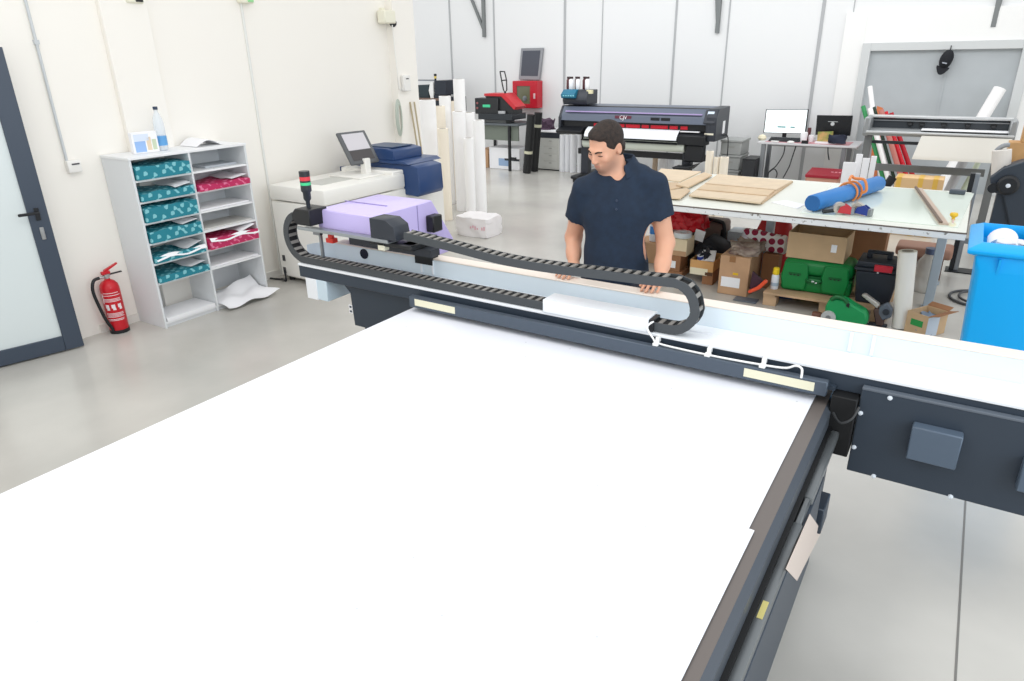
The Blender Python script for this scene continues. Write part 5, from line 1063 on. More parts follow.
# rags on top of it
m_ = MB(); m_.raw(*crumple((x0+.05, y0+.05, zt+.002), (x1+.03, y0+.34, zt+.09), 11, .03, 6)); tag(m_.build('rag_pile', mat('rag_brown', (122, 100, 92), .9, c2=(178, 164, 150), vscale=9)), 'brown and grey rags heaped on the tall brown box', 'rag')
# open tan box with black and blue things
a = atz(681, 280, .09); x0 = a.x; x1 = aty(712, 280, 6.25).x; y0 = 6.25; z0 = .132; zt = aty(682, 258, y0).z
t, M = open_box('cardboard_box', 'open tan cardboard box full of black and white tools, beside the tall brown box', x0, x1, y0, y0+.34, z0, zt, mat('carton_orange', (214, 164, 106), .75, var=.05), brown_d)
front_part(t, 'pale_tape', M, x0+.004, x1-.05, zt-.14, zt-.075, y0, mat('tape_ivory'))
p0 = aty(707, 274, y0); front_part(t, 'print_mark', M, p0.x-.02, p0.x+.05, p0.z-.015, p0.z+.015, y0-.0005, mat('print_brown', (96, 66, 44), .6))
m_ = MB(); m_.box((x0+.12, y0+.02, .002), (x1+.0, y0+.32, .130), .003); tag(m_.build('cardboard_box', brown_d), 'small flat brown box beneath the open tan box', 'box')
m_ = MB(); m_.raw(*crumple((x0+.06, y0+.07, z0+.01), (x1-.10, y0+.28, zt+.06), 21, .05, 5)); tag(m_.build('black_pouch', mat('pouch_black', (34, 38, 46), .6)), 'black pouch sticking out of the open tan box', 'pouch')
m_ = MB(); m_.cbox((x1-.09, y0+.12, zt+.02), (.13, .16, .02), .004, rx=R(24), rz=R(12)); tag(m_.build('white_booklet', PAPER), 'white booklet lying on the black pouch in the open tan box', 'booklet')
t = thing('blue_white_can', 'small blue and white can at the left of the open tan box', 'can', (x0+.10, y0+.05, zt-.05)); m_ = MB(); m_.cyl((x0+.075, y0+.075, zt-.06), (x0+.075, y0+.055, zt+.035), .03); m_.build('can_body', mat('can_white', (224, 228, 234), .4), t)
m_ = MB(); m_.cyl((x0+.075, y0+.0597, zt+.0), (x0+.075, y0+.0545, zt+.03), .0308); m_.build('blue_band', mat('can_blue', (50, 70, 150), .4), t)
# stack of cartons with tape roll by the man's arm
y0 = 6.35; e = aty(664, 275, y0)
z = .002
for (xa, xb, yb_, yt, mt_, lab) in ((663, 682, 279, 272.5, brown_d, 'lowest flat brown carton of the little stack by the mans arm'), (664, 680.5, 271.5, 258.5, brown_d, 'brown carton with small white label, middle of the little stack'), (666, 687, 257.5, 243.5, mat('carton_cream', (226, 208, 174), .7), 'cream carton on top of the little stack by the mans arm')):
    A_, B_ = aty(xa, yb_, y0), aty(xb, yt, y0); h = max(.04, B_.z-max(A_.z, 0)); t = carton('small_carton', lab, 'box', (A_.x, y0, z), (B_.x, y0+.22, z+h), mt_, 'small cartons stacked under the table', bev=.003)
    if yt == 258.5: p0 = aty(671, 265.5, y0); front_part(t, 'white_label', I4, p0.x-.03, p0.x+.045, z+.03, z+.10, y0, PAPER)
    if yt == 243.5: front_part(t, 'brown_band', I4, A_.x+.002, B_.x-.002, z+.002, z+.05, y0-.0003, brown)
    z += h+.0015
c_ = Vector((aty(679, 240, y0).x, y0+.1, z)); m_ = MB(); m_.lathe([(.035, 0), (.085, 0), (.085, .05), (.035, .05), (.035, 0)], c_); tag(m_.build('tape_roll', mat('tape_pale', (214, 220, 222), .2)), 'clear tape roll on top of the cream carton', 'tape')
# red white and blue bottle behind the arm
c_ = aty(653.5, 241, 6.78)
t = carton('cardboard_box', 'brown box behind the mans arm carrying the red-capped bottle', 'box', (c_.x-.16, 6.70, .002), (c_.x+.12, 6.98, aty(653, 241, 6.78).z), brown)
z0 = aty(653, 241, 6.78).z+.002
t = thing('spray_bottle', 'bottle with red cap and blue label beside the mans arm', 'bottle', (c_.x, 6.78, z0))
m_ = MB(); m_.lathe([(.04, 0), (.045, .01), (.045, .19), (.03, .22)], (c_.x, 6.78, z0)); m_.build('bottle_body', mat('can_white'), t)
m_ = MB(); m_.lathe([(.0455, .08), (.0455, .16)], (c_.x, 6.78, z0)); m_.build('blue_label', mat('label_blue', (60, 130, 200), .4), t)
m_ = MB(); m_.lathe([(.03, .215), (.04, .23), (.04, .31), (.02, .33)], (c_.x, 6.78, z0)); m_.build('red_cap', mat('cap_red', (206, 36, 46), .4), t)
# red plastic bag, black framed suitcase, dark bag
c0 = aty(687, 236, 6.75); m_ = MB(); m_.raw(*crumple((c0.x-.19, 6.64, .40), (c0.x+.16, 6.90, .66), 31, .04, 8)); rb = m_.build('red_bag', mat('bag_red', (196, 32, 44), .3), None, 30); tag(rb, 'crumpled red plastic bag under the work table', 'bag')
p0 = aty(701, 233, 6.73); m_ = MB(); m_.cbox((p0.x+.02, 6.62, p0.z), (.10, .004, .11), 0, rz=0, ry=R(12)); tag(m_.build('white_card', PAPER), 'white printed card sticking out beside the red bag', 'card')
# plain grey storage box carrying the red bag
t = carton('storage_box', 'grey plastic storage box supporting the red bag', 'box', (c0.x-.22, 6.64, .002), (c0.x+.04, 6.95, .375), mat('storage_grey', (150, 140, 132), .5))
a, b = aty(690, 218, 7.0), aty(722, 262, 7.0)
t = thing('suitcase', 'taupe suitcase with black piping standing behind the red bag', 'suitcase', ((a.x+b.x)/2, 7.1, 0))
m_ = MB(); m_.box((a.x-.1, 7.0, .03), (b.x, 7.22, a.z), .04, seg=3); m_.build('shell', mat('suitcase_taupe', (128, 112, 104), .7), t)
z1 = a.z; ring = [(a.x-.08, 7.0, .06), (a.x-.1, 7.0, z1-.06), (a.x-.03, 7.0, z1), (b.x-.09, 7.0, z1), (b.x-.01, 7.0, z1-.07), (b.x, 7.0, .06)]
m_ = MB(); m_.tube(ring, .02); m_.build('black_piping', BLACK, t)
m_ = MB(); m_.box((b.x-.05, 6.995, .05), (b.x-.005, 7.225, z1-.08), .01); m_.build('side_band', BLACK, t)
for x in (a.x, b.x-.06): m_ = MB(); m_.cyl((x-.015, 7.1, .02), (x+.015, 7.1, .02), .0195); m_.build('wheel', BLACK, t)
c_ = aty(704, 245, 6.62); m_ = MB(); m_.prism([(c_.x-.11, 6.66, .002), (c_.x+.20, 6.66, .002), (c_.x+.19, 6.66, c_.z-.02), (c_.x+.02, 6.66, c_.z+.07), (c_.x-.11, 6.66, c_.z-.03)], (0, .26, 0), .02); tag(m_.build('dark_bag', mat('bag_dark', (38, 40, 46), .7)), 'dark peaked fabric bag behind the open tan box', 'bag')
a, b = aty(718.5, 229, 7.05), aty(738, 250, 7.05)
carton('grey_carton', 'pale grey box behind the tall brown box under the table', 'box', (a.x+.11, 7.0, .002), (b.x+.04, 7.24, a.z), mat('carton_pale_grey', (186, 196, 204), .6), parts=(('slate_band', (a.x+.109, 6.998, a.z-.19), (b.x+.041, 7.0, a.z-.10), mat('band_slate', (112, 122, 134), .5)),))
# white bag with dark red dots; red thing behind it
def dot_mat():
    m = mat('dotted_fabric', (240, 236, 236), .6); nt = m.node_tree; b = nt.nodes['Principled BSDF']
    tc = nt.nodes.new('ShaderNodeTexCoord'); mp = nt.nodes.new('ShaderNodeMapping'); mp.inputs['Scale'].default_value = (13, 0.001, 13); mp.inputs['Rotation'].default_value = (0, R(4), 0)
    v = nt.nodes.new('ShaderNodeTexVoronoi'); v.inputs['Randomness'].default_value = 0; v.inputs['Scale'].default_value = 1
    nt.links.new(tc.outputs['Object'], mp.inputs['Vector']); nt.links.new(mp.outputs['Vector'], v.inputs['Vector'])
    r = nt.nodes.new('ShaderNodeMapRange'); r.inputs['From Min'].default_value = .36; r.inputs['From Max'].default_value = .40; nt.links.new(v.outputs['Distance'], r.inputs['Value'])
    mx = nt.nodes.new('ShaderNodeMix'); mx.data_type = 'RGBA'; mx.inputs[6].default_value = rgb((150, 26, 62)); mx.inputs[7].default_value = rgb((240, 236, 236))
    nt.links.new(r.outputs['Result'], mx.inputs[0]); nt.links.new(mx.outputs[2], b.inputs['Base Color']); return m
P4 = [aty(*q, 6.44) for q in ((742, 229), (757, 231), (776, 236), (786, 237), (785, 255), (768, 252), (752, 246))]
m_ = MB(); m_.prism(P4, (0, .08, 0), .012); tag(m_.build('dotted_bag', dot_mat()), 'white bag with dark red dots on the carton left of the green case', 'bag')
zb_ = min(p.z for p in P4)
carton('cardboard_box', 'brown cardboard carton carrying the dotted bag behind the table leg', 'box', (P4[0].x+.22, 6.42, .002), (P4[3].x-.03, 6.56, zb_-.004), brown_d)
P4 = [aty(*q, 6.95) for q in ((754, 234), (762, 219), (769, 219), (770, 233))]
m_ = MB(); m_.prism([(P4[0].x, 6.95, .002), (P4[0].x, 6.95, P4[0].z), (P4[1].x, 6.95, P4[1].z), (P4[2].x, 6.95, P4[2].z), (P4[3].x, 6.95, P4[3].z), (P4[3].x, 6.95, .002)], (0, .12, 0), .01); tag(m_.build('red_canister', mat('canister_red', (200, 40, 44), .4)), 'red plastic canister standing behind the table leg, left one', 'canister')
a, b = aty(771, 221, 6.9), aty(783, 236, 6.9); m_ = MB(); m_.lathe([(.07, 0), (.09, .02), (.09, a.z-.06), (.06, a.z)], ((a.x+b.x)/2+.03, 7.0, .002)); tag(m_.build('red_canister', mat('canister_red')), 'round red canister behind the dotted bag, right of the table leg', 'canister')
# dustpan and brush
c_ = atz(755, 291, 0); y = 5.96
t = thing('dustpan', 'orange handled dustpan on the floor beside the tall brown box', 'dustpan', (c_.x, y, 0))
P = [aty(*q, y+.06) for q in ((752.5, 271.5), (764, 282), (760, 288), (749, 289))]
m_ = MB(); m_.prism(P, (0, .03, 0), .004); m_.build('pan', mat('pan_dark', (62, 34, 50), .5), t)
P = [aty(*q, y) for q in ((747, 291.5), (756, 287.5), (764.5, 280), (767.5, 282.5), (759, 290), (749, 294))]
m_ = MB(); m_.prism(P, (0, .05, 0), .008); m_.build('handle', mat('pan_orange', (232, 84, 48), .4), t)
m_ = MB(); m_.box((c_.x-.10, y-.02, .002), (c_.x+.10, y+.10, .012), .004); m_.build('lip', mat('lip_grey'), t)
# pallet
wood = mat('pallet_wood', (206, 172, 136), .75, var=.12, vscale=5); t = thing('wooden_pallet', 'low wooden pallet under the work table carrying green and black cases', 'pallet', (-.85, 6.3, 0))
px0, px1 = -1.255, -.30
for i, y in enumerate((5.94, 6.22, 6.50)): m_ = MB(); m_.box((px0, y, .105), (px1, y+.24, .125), .002); m_.build('deck_board', wood, t)
for x in (px0, -.80, px1-.11):
    for y in (5.96, 6.58): m_ = MB(); m_.box((x, y, .0), (x+.11, y+.11, .085), .003); m_.build('block', wood, t)
    m_ = MB(); m_.box((x, 5.95, .085), (x+.10, 6.74, .105)); m_.build('bearer', wood, t)
PZ = .1255
# bits beneath it
for (px, py, w, d_, h, c, lab, nm, ct) in ((783, 303, .12, .1, .05, (60, 84, 130), 'blue cloth bit lying below the pallet, left', 'blue_cloth', 'cloth'), (795, 304, .05, .08, .05, (50, 52, 58), 'black sponge bit below the pallet deck, in the middle', 'black_sponge', 'sponge'), (808, 304.5, .15, .1, .05, (222, 190, 60), 'yellow sponge cloth below the pallet, right', 'yellow_sponge', 'sponge')):
    c_ = atz(px, py, 0); m_ = MB(); m_.raw(*crumple((c_.x-w/2, c_.y+.12, .002), (c_.x+w/2, c_.y+.12+d_, h), 3+px, .014, 3)); tag(m_.build(nm, mat('bit_%d' % px, c, .7)), lab, ct)
# spray can
c_ = atz(774, 288.5, PZ); t = thing('spray_can', 'white spray can with yellow cap on the left end of the pallet', 'spray can', (c_.x, c_.y, PZ))
m_ = MB(); m_.lathe([(.03, 0), (.032, .006), (.032, .12), (.022, .135)], (c_.x, c_.y, PZ)); m_.build('can_body', mat('can_white'), t)
m_ = MB(); m_.lathe([(.026, .13), (.028, .14), (.026, .185), (.018, .192)], (c_.x, c_.y, PZ)); m_.build('yellow_cap', mat('cap_lemon', (240, 206, 40), .4), t)
m_ = MB(); m_.lathe([(.0325, .03), (.0325, .06)], (c_.x, c_.y, PZ)); m_.build('label_band', mat('label_lightblue', (170, 190, 206), .4), t)
# green power tool case
gr = mat('case_green', (16, 128, 62), .4); gr2 = mat('case_green_dark', (10, 98, 46), .45)
y0 = 6.08; a = aty(779.5, 288, y0); b = aty(848.5, 300, y0); x0, x1 = a.x, b.x
zt = aty(782, 258, y0).z
t = thing('green_case', 'green plastic tool case on the pallet under the work table', 'case', ((x0+x1)/2, 6.25, PZ))
M = Matrix.Translation(((x0+x1)/2, 6.25, PZ)) @ Matrix.Rotation(R(1.5), 4, 'Z'); w = (x1-x0)/2
H_ = zt-PZ
m_ = MB(); m_.box((-w, -.16, .0), (w, .18, H_*.49), .03, M, 3); m_.build('case_base', gr, t)
m_ = MB(); m_.box((-w, -.16, H_*.51), (w, .18, H_), .05, M, 3); m_.build('case_lid', gr, t)
m_ = MB(); m_.box((-w*.99, -.155, H_*.47), (w*.99, .175, H_*.53), .0, M); m_.build('seam', gr2, t)
for sx in (-.62, .52):
    m_ = MB(); m_.prism([M @ Vector((w*(sx-.33), -.16, .02)), M @ Vector((w*(sx+.33), -.16, .02)), M @ Vector((w*(sx+.40), -.16, H_*.45)), M @ Vector((w*(sx+.33), -.16, H_*.93)), M @ Vector((w*(sx-.33), -.16, H_*.93)), M @ Vector((w*(sx-.40), -.16, H_*.45))], M.to_3x3() @ Vector((0, -.02, 0)), .012); pn = m_.build('bulge', gr, t)
    m_ = MB(); m_.box((w*sx-.05, -.186, H_*.54), (w*sx+.05, -.176, H_*.61), .003, M); m_.build('latch', gr2, pn)
    for dx in (-.03, 0, .03): m_ = MB(); m_.box((w*sx+dx-.008, -.188, H_*.53), (w*sx+dx+.008, -.184, H_*.565), 0, M); m_.build('latch_slot', BLACK, pn)
m_ = MB(); m_.tube([M @ Vector((-w*.28, -.17, H_*.44)), M @ Vector((-w*.2, -.195, H_*.42)), M @ Vector((w*.1, -.195, H_*.42)), M @ Vector((w*.16, -.17, H_*.44))], .012); m_.build('carry_handle', gr2, t)
m_ = MB(); m_.box((-w*.1, -.209, H_*.4), (-w*.03, -.2, H_*.45), 0, M); m_.box((-w*.0, -.209, H_*.38), (w*.05, -.2, H_*.42), 0, M); m_.build('white_sticker', PAPER, t)
# open carton on top of the green case
zc_ = PZ+H_+.004; y0 = 6.12; a = aty(787, 250, y0); b = aty(845, 257, y0); zt = aty(788, 231.5, y0).z
t, M = open_box('cardboard_box', 'open tan cardboard box lying on the green case', a.x, b.x, y0, y0+.38, zc_, zt, mat('carton_tan3', (204, 172, 134), .75, var=.04), mat('carton_inner', (186, 152, 116), .8), rz=R(-1), th=.005,
    flaps=(((a.x, y0+.38, zt), (b.x, y0+.38, zt), (0, .02, .09)), ((b.x, y0+.38, zt), (b.x, y0, zt), (.05, .0, .07))))
p0 = aty(834.5, 248.5, y0); q = front_part(t, 'white_label', M, p0.x-.022, p0.x+.022, p0.z-.035, p0.z+.03, y0-.001, PAPER)
a, b = aty(849, 230, 6.55), aty(881, 252, 6.55)
carton('cardboard_box', 'dark brown cardboard box behind the open tan box, over the black toolbox', 'box', (a.x-.05, 6.78, .002), (b.x+.01, 7.05, a.z-.005), brown_d)
# black toolbox
y0 = 6.02; a = aty(851, 297, y0); b = aty(893, 303, y0); x0, x1 = a.x+.0, b.x
zt = aty(855, 266, y0).z
tb = mat('toolbox_black', (34, 40, 50), .5); t = thing('toolbox', 'black toolbox with red latch beside the green case', 'toolbox', ((x0+x1)/2, 6.2, PZ))
P = [(x0+.03, y0+.02, PZ), (x1-.03, y0+.02, PZ), (x1, y0, zt-.03), (x0, y0, zt-.03)]
m_ = MB(); m_.prism(P, (0, .30, 0), .012); m_.build('tub', tb, t)
m_ = MB(); m_.box((x0-.012, y0-.012, zt-.03), (x1+.012, y0+.32, zt), .008); m_.build('rim', tb, t)
m_ = MB(); m_.box((x0, y0, zt), (x1, y0+.30, zt+.05), .015, seg=2); m_.build('lid', tb, t)
m_ = MB(); m_.box((x0+.05, y0+.12, zt+.05), (x0+.09, y0+.18, zt+.10), .006); m_.box((x1-.11, y0+.12, zt+.05), (x1-.07, y0+.18, zt+.10), .006); m_.box((x0+.05, y0+.125, zt+.085), (x1-.07, y0+.175, zt+.11), .008); m_.build('lid_handle', tb, t)
p0 = aty(886, 263, y0-.012); m_ = MB(); m_.box((p0.x-.075, y0-.024, zt-.02), (p0.x+.055, y0-.0, zt+.035), .005); m_.build('red_latch', mat('latch_red', (190, 34, 52), .4), t)
for px in (878, 890): p0 = aty(px, 272, y0-.012); m_ = MB(); m_.box((p0.x-.006, y0-.018, p0.z-.012), (p0.x+.006, y0-.0, p0.z+.014)); m_.build('hinge_pin', STEEL, t)
# white roll leaning at the right end, clear jar, brown bench
stand_tube(898, 917.5, 251, 5.95, 'thick white film roll standing right of the black toolbox', mat('roll_ivory', (238, 235, 226), .5), lean=-.06, group=None)
c_ = atz(923, 291, 0); t = thing('clear_jar', 'large clear plastic jar with blue cap under the table', 'jar', (c_.x, c_.y, 0))
k = 1.0; m_ = MB(); m_.lathe([(.085, .002), (.095, .015), (.095, .27), (.05, .34), (.04, .35)], (c_.x, c_.y, 0)); m_.build('jar_body', mat('jar_clear', (206, 204, 198), .1, alpha=.55, spec=.6), t)
m_ = MB(); m_.lathe([(.05, .35), (.05, .40)], (c_.x, c_.y, 0)); m_.build('blue_cap', mat('jar_cap', (76, 88, 116), .4), t)
a, b = aty(896, 246, 7.12), aty(944, 260, 7.12)
t = thing('bench', 'brown upholstered bench behind the table, right end', 'bench', ((a.x+b.x)/2, 7.55, 0))
m_ = MB(); m_.box((aty(896, 246, 7.45).x, 7.45, .20), (b.x+.06, 7.75, .30), .03, seg=3); m_.build('seat_pad', mat('bench_brown', (150, 112, 94), .6), t)
for x in (a.x+.06, b.x-.02): m_ = MB(); m_.box((x-.02, 7.48, 0), (x+.02, 7.72, .20)); m_.build('leg', mat('bench_leg', (120, 96, 84), .5), t)
m_ = MB(); m_.box((a.x+.12, 7.6, .02), (b.x-.04, 7.62, .2)); m_.build('front_panel', mat('bench_brown'), t)
c_ = aty(950, 288, 7.9); t = thing('dark_post', 'dark steel post standing behind the right end of the work table', 'post', (c_.x, 7.9, 0))
m_ = MB(); m_.box((c_.x-.05, 7.88, .01), (c_.x-.01, 7.96, .95), .003); m_.build('post', BLACK, t)
m_ = MB(); m_.box((c_.x-.01, 7.88, .01), (c_.x+.03, 7.96, .95), .003); m_.build('grey_side', GREYM, t)
m_ = MB(); m_.box((c_.x-.08, 7.83, 0), (c_.x+.30, 8.01, .012)); m_.build('base', BLACK, t)
m_ = MB(); m_.box((c_.x+.03, 7.9, .28), (c_.x+.55, 7.95, .33)); m_.build('side_arm', GREYM, t)
t = thing('floor_cable', 'black cable coiled on the floor between the table leg and the blue bin', 'cable', (.25, 7.0, 0))
for r0, dx in ((.22, 0), (.19, .04)):
    m_ = MB(); m_.tube([(.33+dx+r0*math.cos(R(a)), 7.0+r0*1.1*math.sin(R(a)), .012+.01*(dx > 0)) for a in range(60, 330, 20)], .011); m_.build('cable_loop', mat('cable_dark'), t)
# small open carton with green print
y0 = 5.80; a = aty(902, 333, y0); x0 = a.x+.055; x1 = x0+.17; zt = aty(903, 312, y0).z
t, M = open_box('cardboard_box', 'small open carton with green print on the floor at the right', x0, x1, y0, y0+.24, .002, zt, mat('carton_tan3'), brown_d, rz=R(-30), flaps=(((x1, y0+.24, zt), (x1, y0, zt), (.07, 0, .02)), ((x0, y0+.24, zt), (x1, y0+.24, zt), (0, .05, .02))))
front_part(t, 'green_print', M, x0+.04, x1-.035, zt-.10, zt-.05, y0-.0005, mat('print_green', (44, 150, 74), .5))
p0 = M @ Vector((x1, y0+.10, 0)); m_ = MB(); m_.box((x1+.0, y0+.0, .004), (x1+.002, y0+.14, zt-.01), 0, M); m_.build('pale_side', mat('pale_blue_side', (196, 206, 216), .5), t)
m_ = MB(); m_.raw(*crumple((x0+.03, y0+.03, .012), (x1-.03, y0+.19, zt-.04), 44, .03, 4)); tag(m_.build('grey_cloth', mat('cloth_bluegrey', (130, 146, 166), .8)), 'blue-grey cloth inside the small open carton', 'cloth')
# green sander, nailer
y = 5.74; pg = mat('tool_green', (20, 150, 84), .4); c_ = atz(842, 322, 0)
def PX(*q): return [aty(a, b, y) for a, b in q]
t = thing('belt_sander', 'green power sander with grey wheel on the floor before the pallet', 'sander', (c_.x, y, 0))
P = PX((826, 318), (824.5, 308), (828, 301), (836, 298.5), (845, 300), (852, 305), (866, 313), (868, 322), (864, 328), (846, 326)); 
m_ = MB(); m_.prism(P, (0, .12, 0), .014); m_.build('body', pg, t)
c2_ = aty(828.5, 317, y); m_ = MB(); m_.lathe([(.0, 0), (.055, 0), (.055, .02), (0, .022)], (c2_.x, y, max(.058, c2_.z)), (0, -1, 0)); m_.build('wheel', mat('wheel_grey', (186, 188, 186), .4), t)
m_ = MB(); m_.lathe([(.0, 0), (.02, 0), (.018, .008), (0, .008)], (c2_.x, y-.022, max(.058, c2_.z)), (0, -1, 0)); m_.build('wheel_hub', GREYM, t)
m_ = MB(); m_.tube(PX((831, 300), (836, 297), (843, 298.5), (848, 303)), .016); m_.build('handle', gr2, t)
m_ = MB(); m_.prism(PX((847, 302), (850, 304), (849, 308), (846, 306)), (0, -.006, 0)); m_.build('switch', BLACK, t)
m_ = MB(); m_.lathe([(.03, 0), (.035, .02), (.035, .05), (.03, .07)], (c2_.x-.06, y+.05, .04), (-1, 0, 0)); m_.build('dust_port', mat('port_brown', (110, 70, 54), .5), t)
m_ = MB(); m_.box((c2_.x-.03, y+.0, 0), (c2_.x+.30, y+.12, .03), .008); m_.build('base_plate', DARK, t)
y = 5.88; c_ = atz(878, 322, 0); t = thing('nail_gun', 'silver and black nail gun on the floor beside the sander', 'tool', (c_.x, y, 0))
m_ = MB(); m_.prism(PX((861, 295.5), (865, 294), (880, 305), (877, 309)), (0, .05, 0), .006); m_.build('magazine', mat('tool_silver', (196, 192, 186), .3, .5), t)
m_ = MB(); m_.prism(PX((879, 307), (888, 303), (893, 310), (891, 318), (882, 321), (877, 314)), (0, .05, 0), .01); m_.build('head', mat('tool_slate', (96, 104, 114), .4), t)
m_ = MB(); m_.prism(PX((873, 310), (878, 308), (884, 323), (882, 329), (876, 329)), (0, .05, 0), .008); m_.build('grip', mat('tool_brown', (86, 66, 60), .5), t)
q = aty(886, 312, y); m_ = MB(); m_.lathe([(.0, 0), (.024, 0), (.024, .012), (0, .012)], (q.x, y, q.z), (0, -1, 0)); m_.build('cap_disc', DARK, t)
q = aty(882, 329, y); m_ = MB(); m_.box((q.x-.10, y, 0), (q.x+.03, y+.05, max(.02, q.z+.01)), .006); m_.build('foot_plate', DARK, t)
m_ = MB(); c_ = atz(893, 329, 0); m_.lathe([(.03, 0), (.035, .02), (.02, .035), (0, .04)], (c_.x+.0, 5.70, .001)); tag(m_.build('rubber_foot', BLACK), 'black rubber stopper on the floor at the foot of the white roll', 'stopper')
q0 = atz(910, 338, 0); m_ = MB(); m_.box((q0.x+.1, 5.55, .001), (q0.x+.42, 5.75, .03), .004); tag(m_.build('grey_slab', mat('slab_grey', (150, 160, 170), .5)), 'grey slab on the floor between the small carton and the blue bin', 'slab')
# ------------------------------------------------------------------ blue wheelie bin
bn = mat('bin_blue', (0, 172, 246), .35); BYc = 4.62
a = aty(968, 243, 4.45); xl_ = .105; xr_ = .70; yf, yb_ = 4.45, 5.13; zt = 1.06
t = thing('wheelie_bin', 'bright blue wheelie bin filled with white paper at the right edge', 'bin', (.41, 4.8, 0))
TH_ = .03
def ring(z, x0, x1, y0, y1): return [Vector((x0, y0, z)), Vector((x1, y0, z)), Vector((x1, y1, z)), Vector((x0, y1, z))]
def shell(loops):
    m_ = MB(); vs = [p for l in loops for p in l]; fs = []
    for i in range(len(loops)-1):
        for j in range(4): w = (j+1) % 4; fs.append((i*4+j, i*4+w, i*4+4+w, i*4+4+j))
    fs.append((3, 2, 1, 0)); n = (len(loops)-1)*4; fs.append((n, n+1, n+2, n+3)); m_.raw(vs, fs); return m_
m_ = shell([ring(.06, xl_+.10, xr_-.085, yf+.10, yb_-.16), ring(.90, xl_+.055, xr_-.025, yf+.035, yb_-.03), ring(1.0, xl_+.045, xr_-.02, yf+.03, yb_-.025), ring(1.0, xl_+.07, xr_-.05, yf+.06, yb_-.06), ring(.25, xl_+.12, xr_-.10, yf+.13, yb_-.19)])
bmesh.ops.bevel(m_.bm, geom=[e for e in m_.bm.edges if abs(e.verts[0].co.z-e.verts[1].co.z) > .3], offset=.03, segments=3, affect='EDGES', profile=.5)
m_.build('body', bn, t)
m_ = MB(); o4 = [(xl_, yf), (xr_, yf), (xr_, yb_), (xl_, yb_)]; i4 = [(xl_+.065, yf+.075), (xr_-.065, yf+.075), (xr_-.065, yb_-.075), (xl_+.065, yb_-.075)]
vs = [Vector((x, y, 1.0)) for x, y in o4]+[Vector((x, y, 1.026)) for x, y in o4]+[Vector((x, y, 1.06)) for x, y in i4]+[Vector((x, y, .97)) for x, y in i4]; fs = []
for k_ in range(3):
    for j in range(4): w = (j+1) % 4; fs.append((k_*4+j, k_*4+w, k_*4+4+w, k_*4+4+j))
for j in range(4): w = (j+1) % 4; fs.append((12+j, 12+w, w, j))
m_.raw(vs, fs); bmesh.ops.recalc_face_normals(m_.bm, faces=m_.bm.faces[:]); bmesh.ops.bevel(m_.bm, geom=m_.bm.edges[:], offset=.007, segments=2, affect='EDGES', profile=.5); m_.build('rim', bn, t)
for x in (xl_+.16, xr_-.16): m_ = MB(); m_.prism([(x-.006, yf+.045, .86), (x-.006, yf+.03, .98), (x-.006, yf+.005, .985)], (.012, 0, 0)); m_.build('rib', bn, t)
for x in (xl_+.05, xr_-.11): m_ = MB(); m_.cyl((x, yb_-.12, .10), (x+.06, yb_-.12, .10), .10); m_.build('wheel', BLACK, t)
m_ = MB(); m_.box((xl_+.10, yf+.12, 0), (xr_-.10, yf+.22, .07)); m_.build('front_foot', bn, t)
m_ = MB(); m_.cyl((xl_+.12, yb_+.03, .98), (xr_-.12, yb_+.03, .98), .016); m_.box((xl_+.12, yb_-.02, .965), (xl_+.15, yb_+.03, .995)); m_.box((xr_-.15, yb_-.02, .965), (xr_-.12, yb_+.03, .995)); m_.build('handle_bar', bn, t)
# crumpled white paper inside
def swirl(cx, cy, z, r, a0, a1, w_, label, tilt=0):
    m_ = MB(); M = Matrix.Translation((cx, cy, z)) @ Matrix.Rotation(tilt, 4, 'X')
    m_.grid(lambda u, v: M @ Vector(((r+.025*u)*math.cos(R(a0+(a1-a0)*u)), w_*(v-.5), (r+.025*u)*math.sin(R(a0+(a1-a0)*u)))), 20, 3, .002)
    tag(m_.build('curled_paper', PAPER), label, 'paper', 'waste paper in the blue bin')
swirl(xl_+.165, yf+.22, 1.015, .055, -160, 170, .14, 'curled white paper strip in the blue bin, leftmost', R(12))
m_ = MB(); m_.raw(*crumple((xl_+.32, yf+.13, .90), (xr_-.12, yb_-.15, 1.04), 51, .05, 7)); tag(m_.build('crumpled_paper', PAPER), 'heap of crumpled white paper filling the blue bin', 'paper', 'waste paper in the blue bin')
m_ = MB(); m_.raw(*crumple((xl_+.13, yf+.38, .90), (xl_+.27, yb_-.18, 1.0), 52, .015, 5)); tag(m_.build('crumpled_paper', PAPER), 'crumpled white paper at the back left inside the blue bin', 'paper', 'waste paper in the blue bin')
# grey-blue folded stand at the very left behind the bed
p0 = atz(0, 465, .0); a, b = atz(4, 456, 0), atz(14, 489, 0)
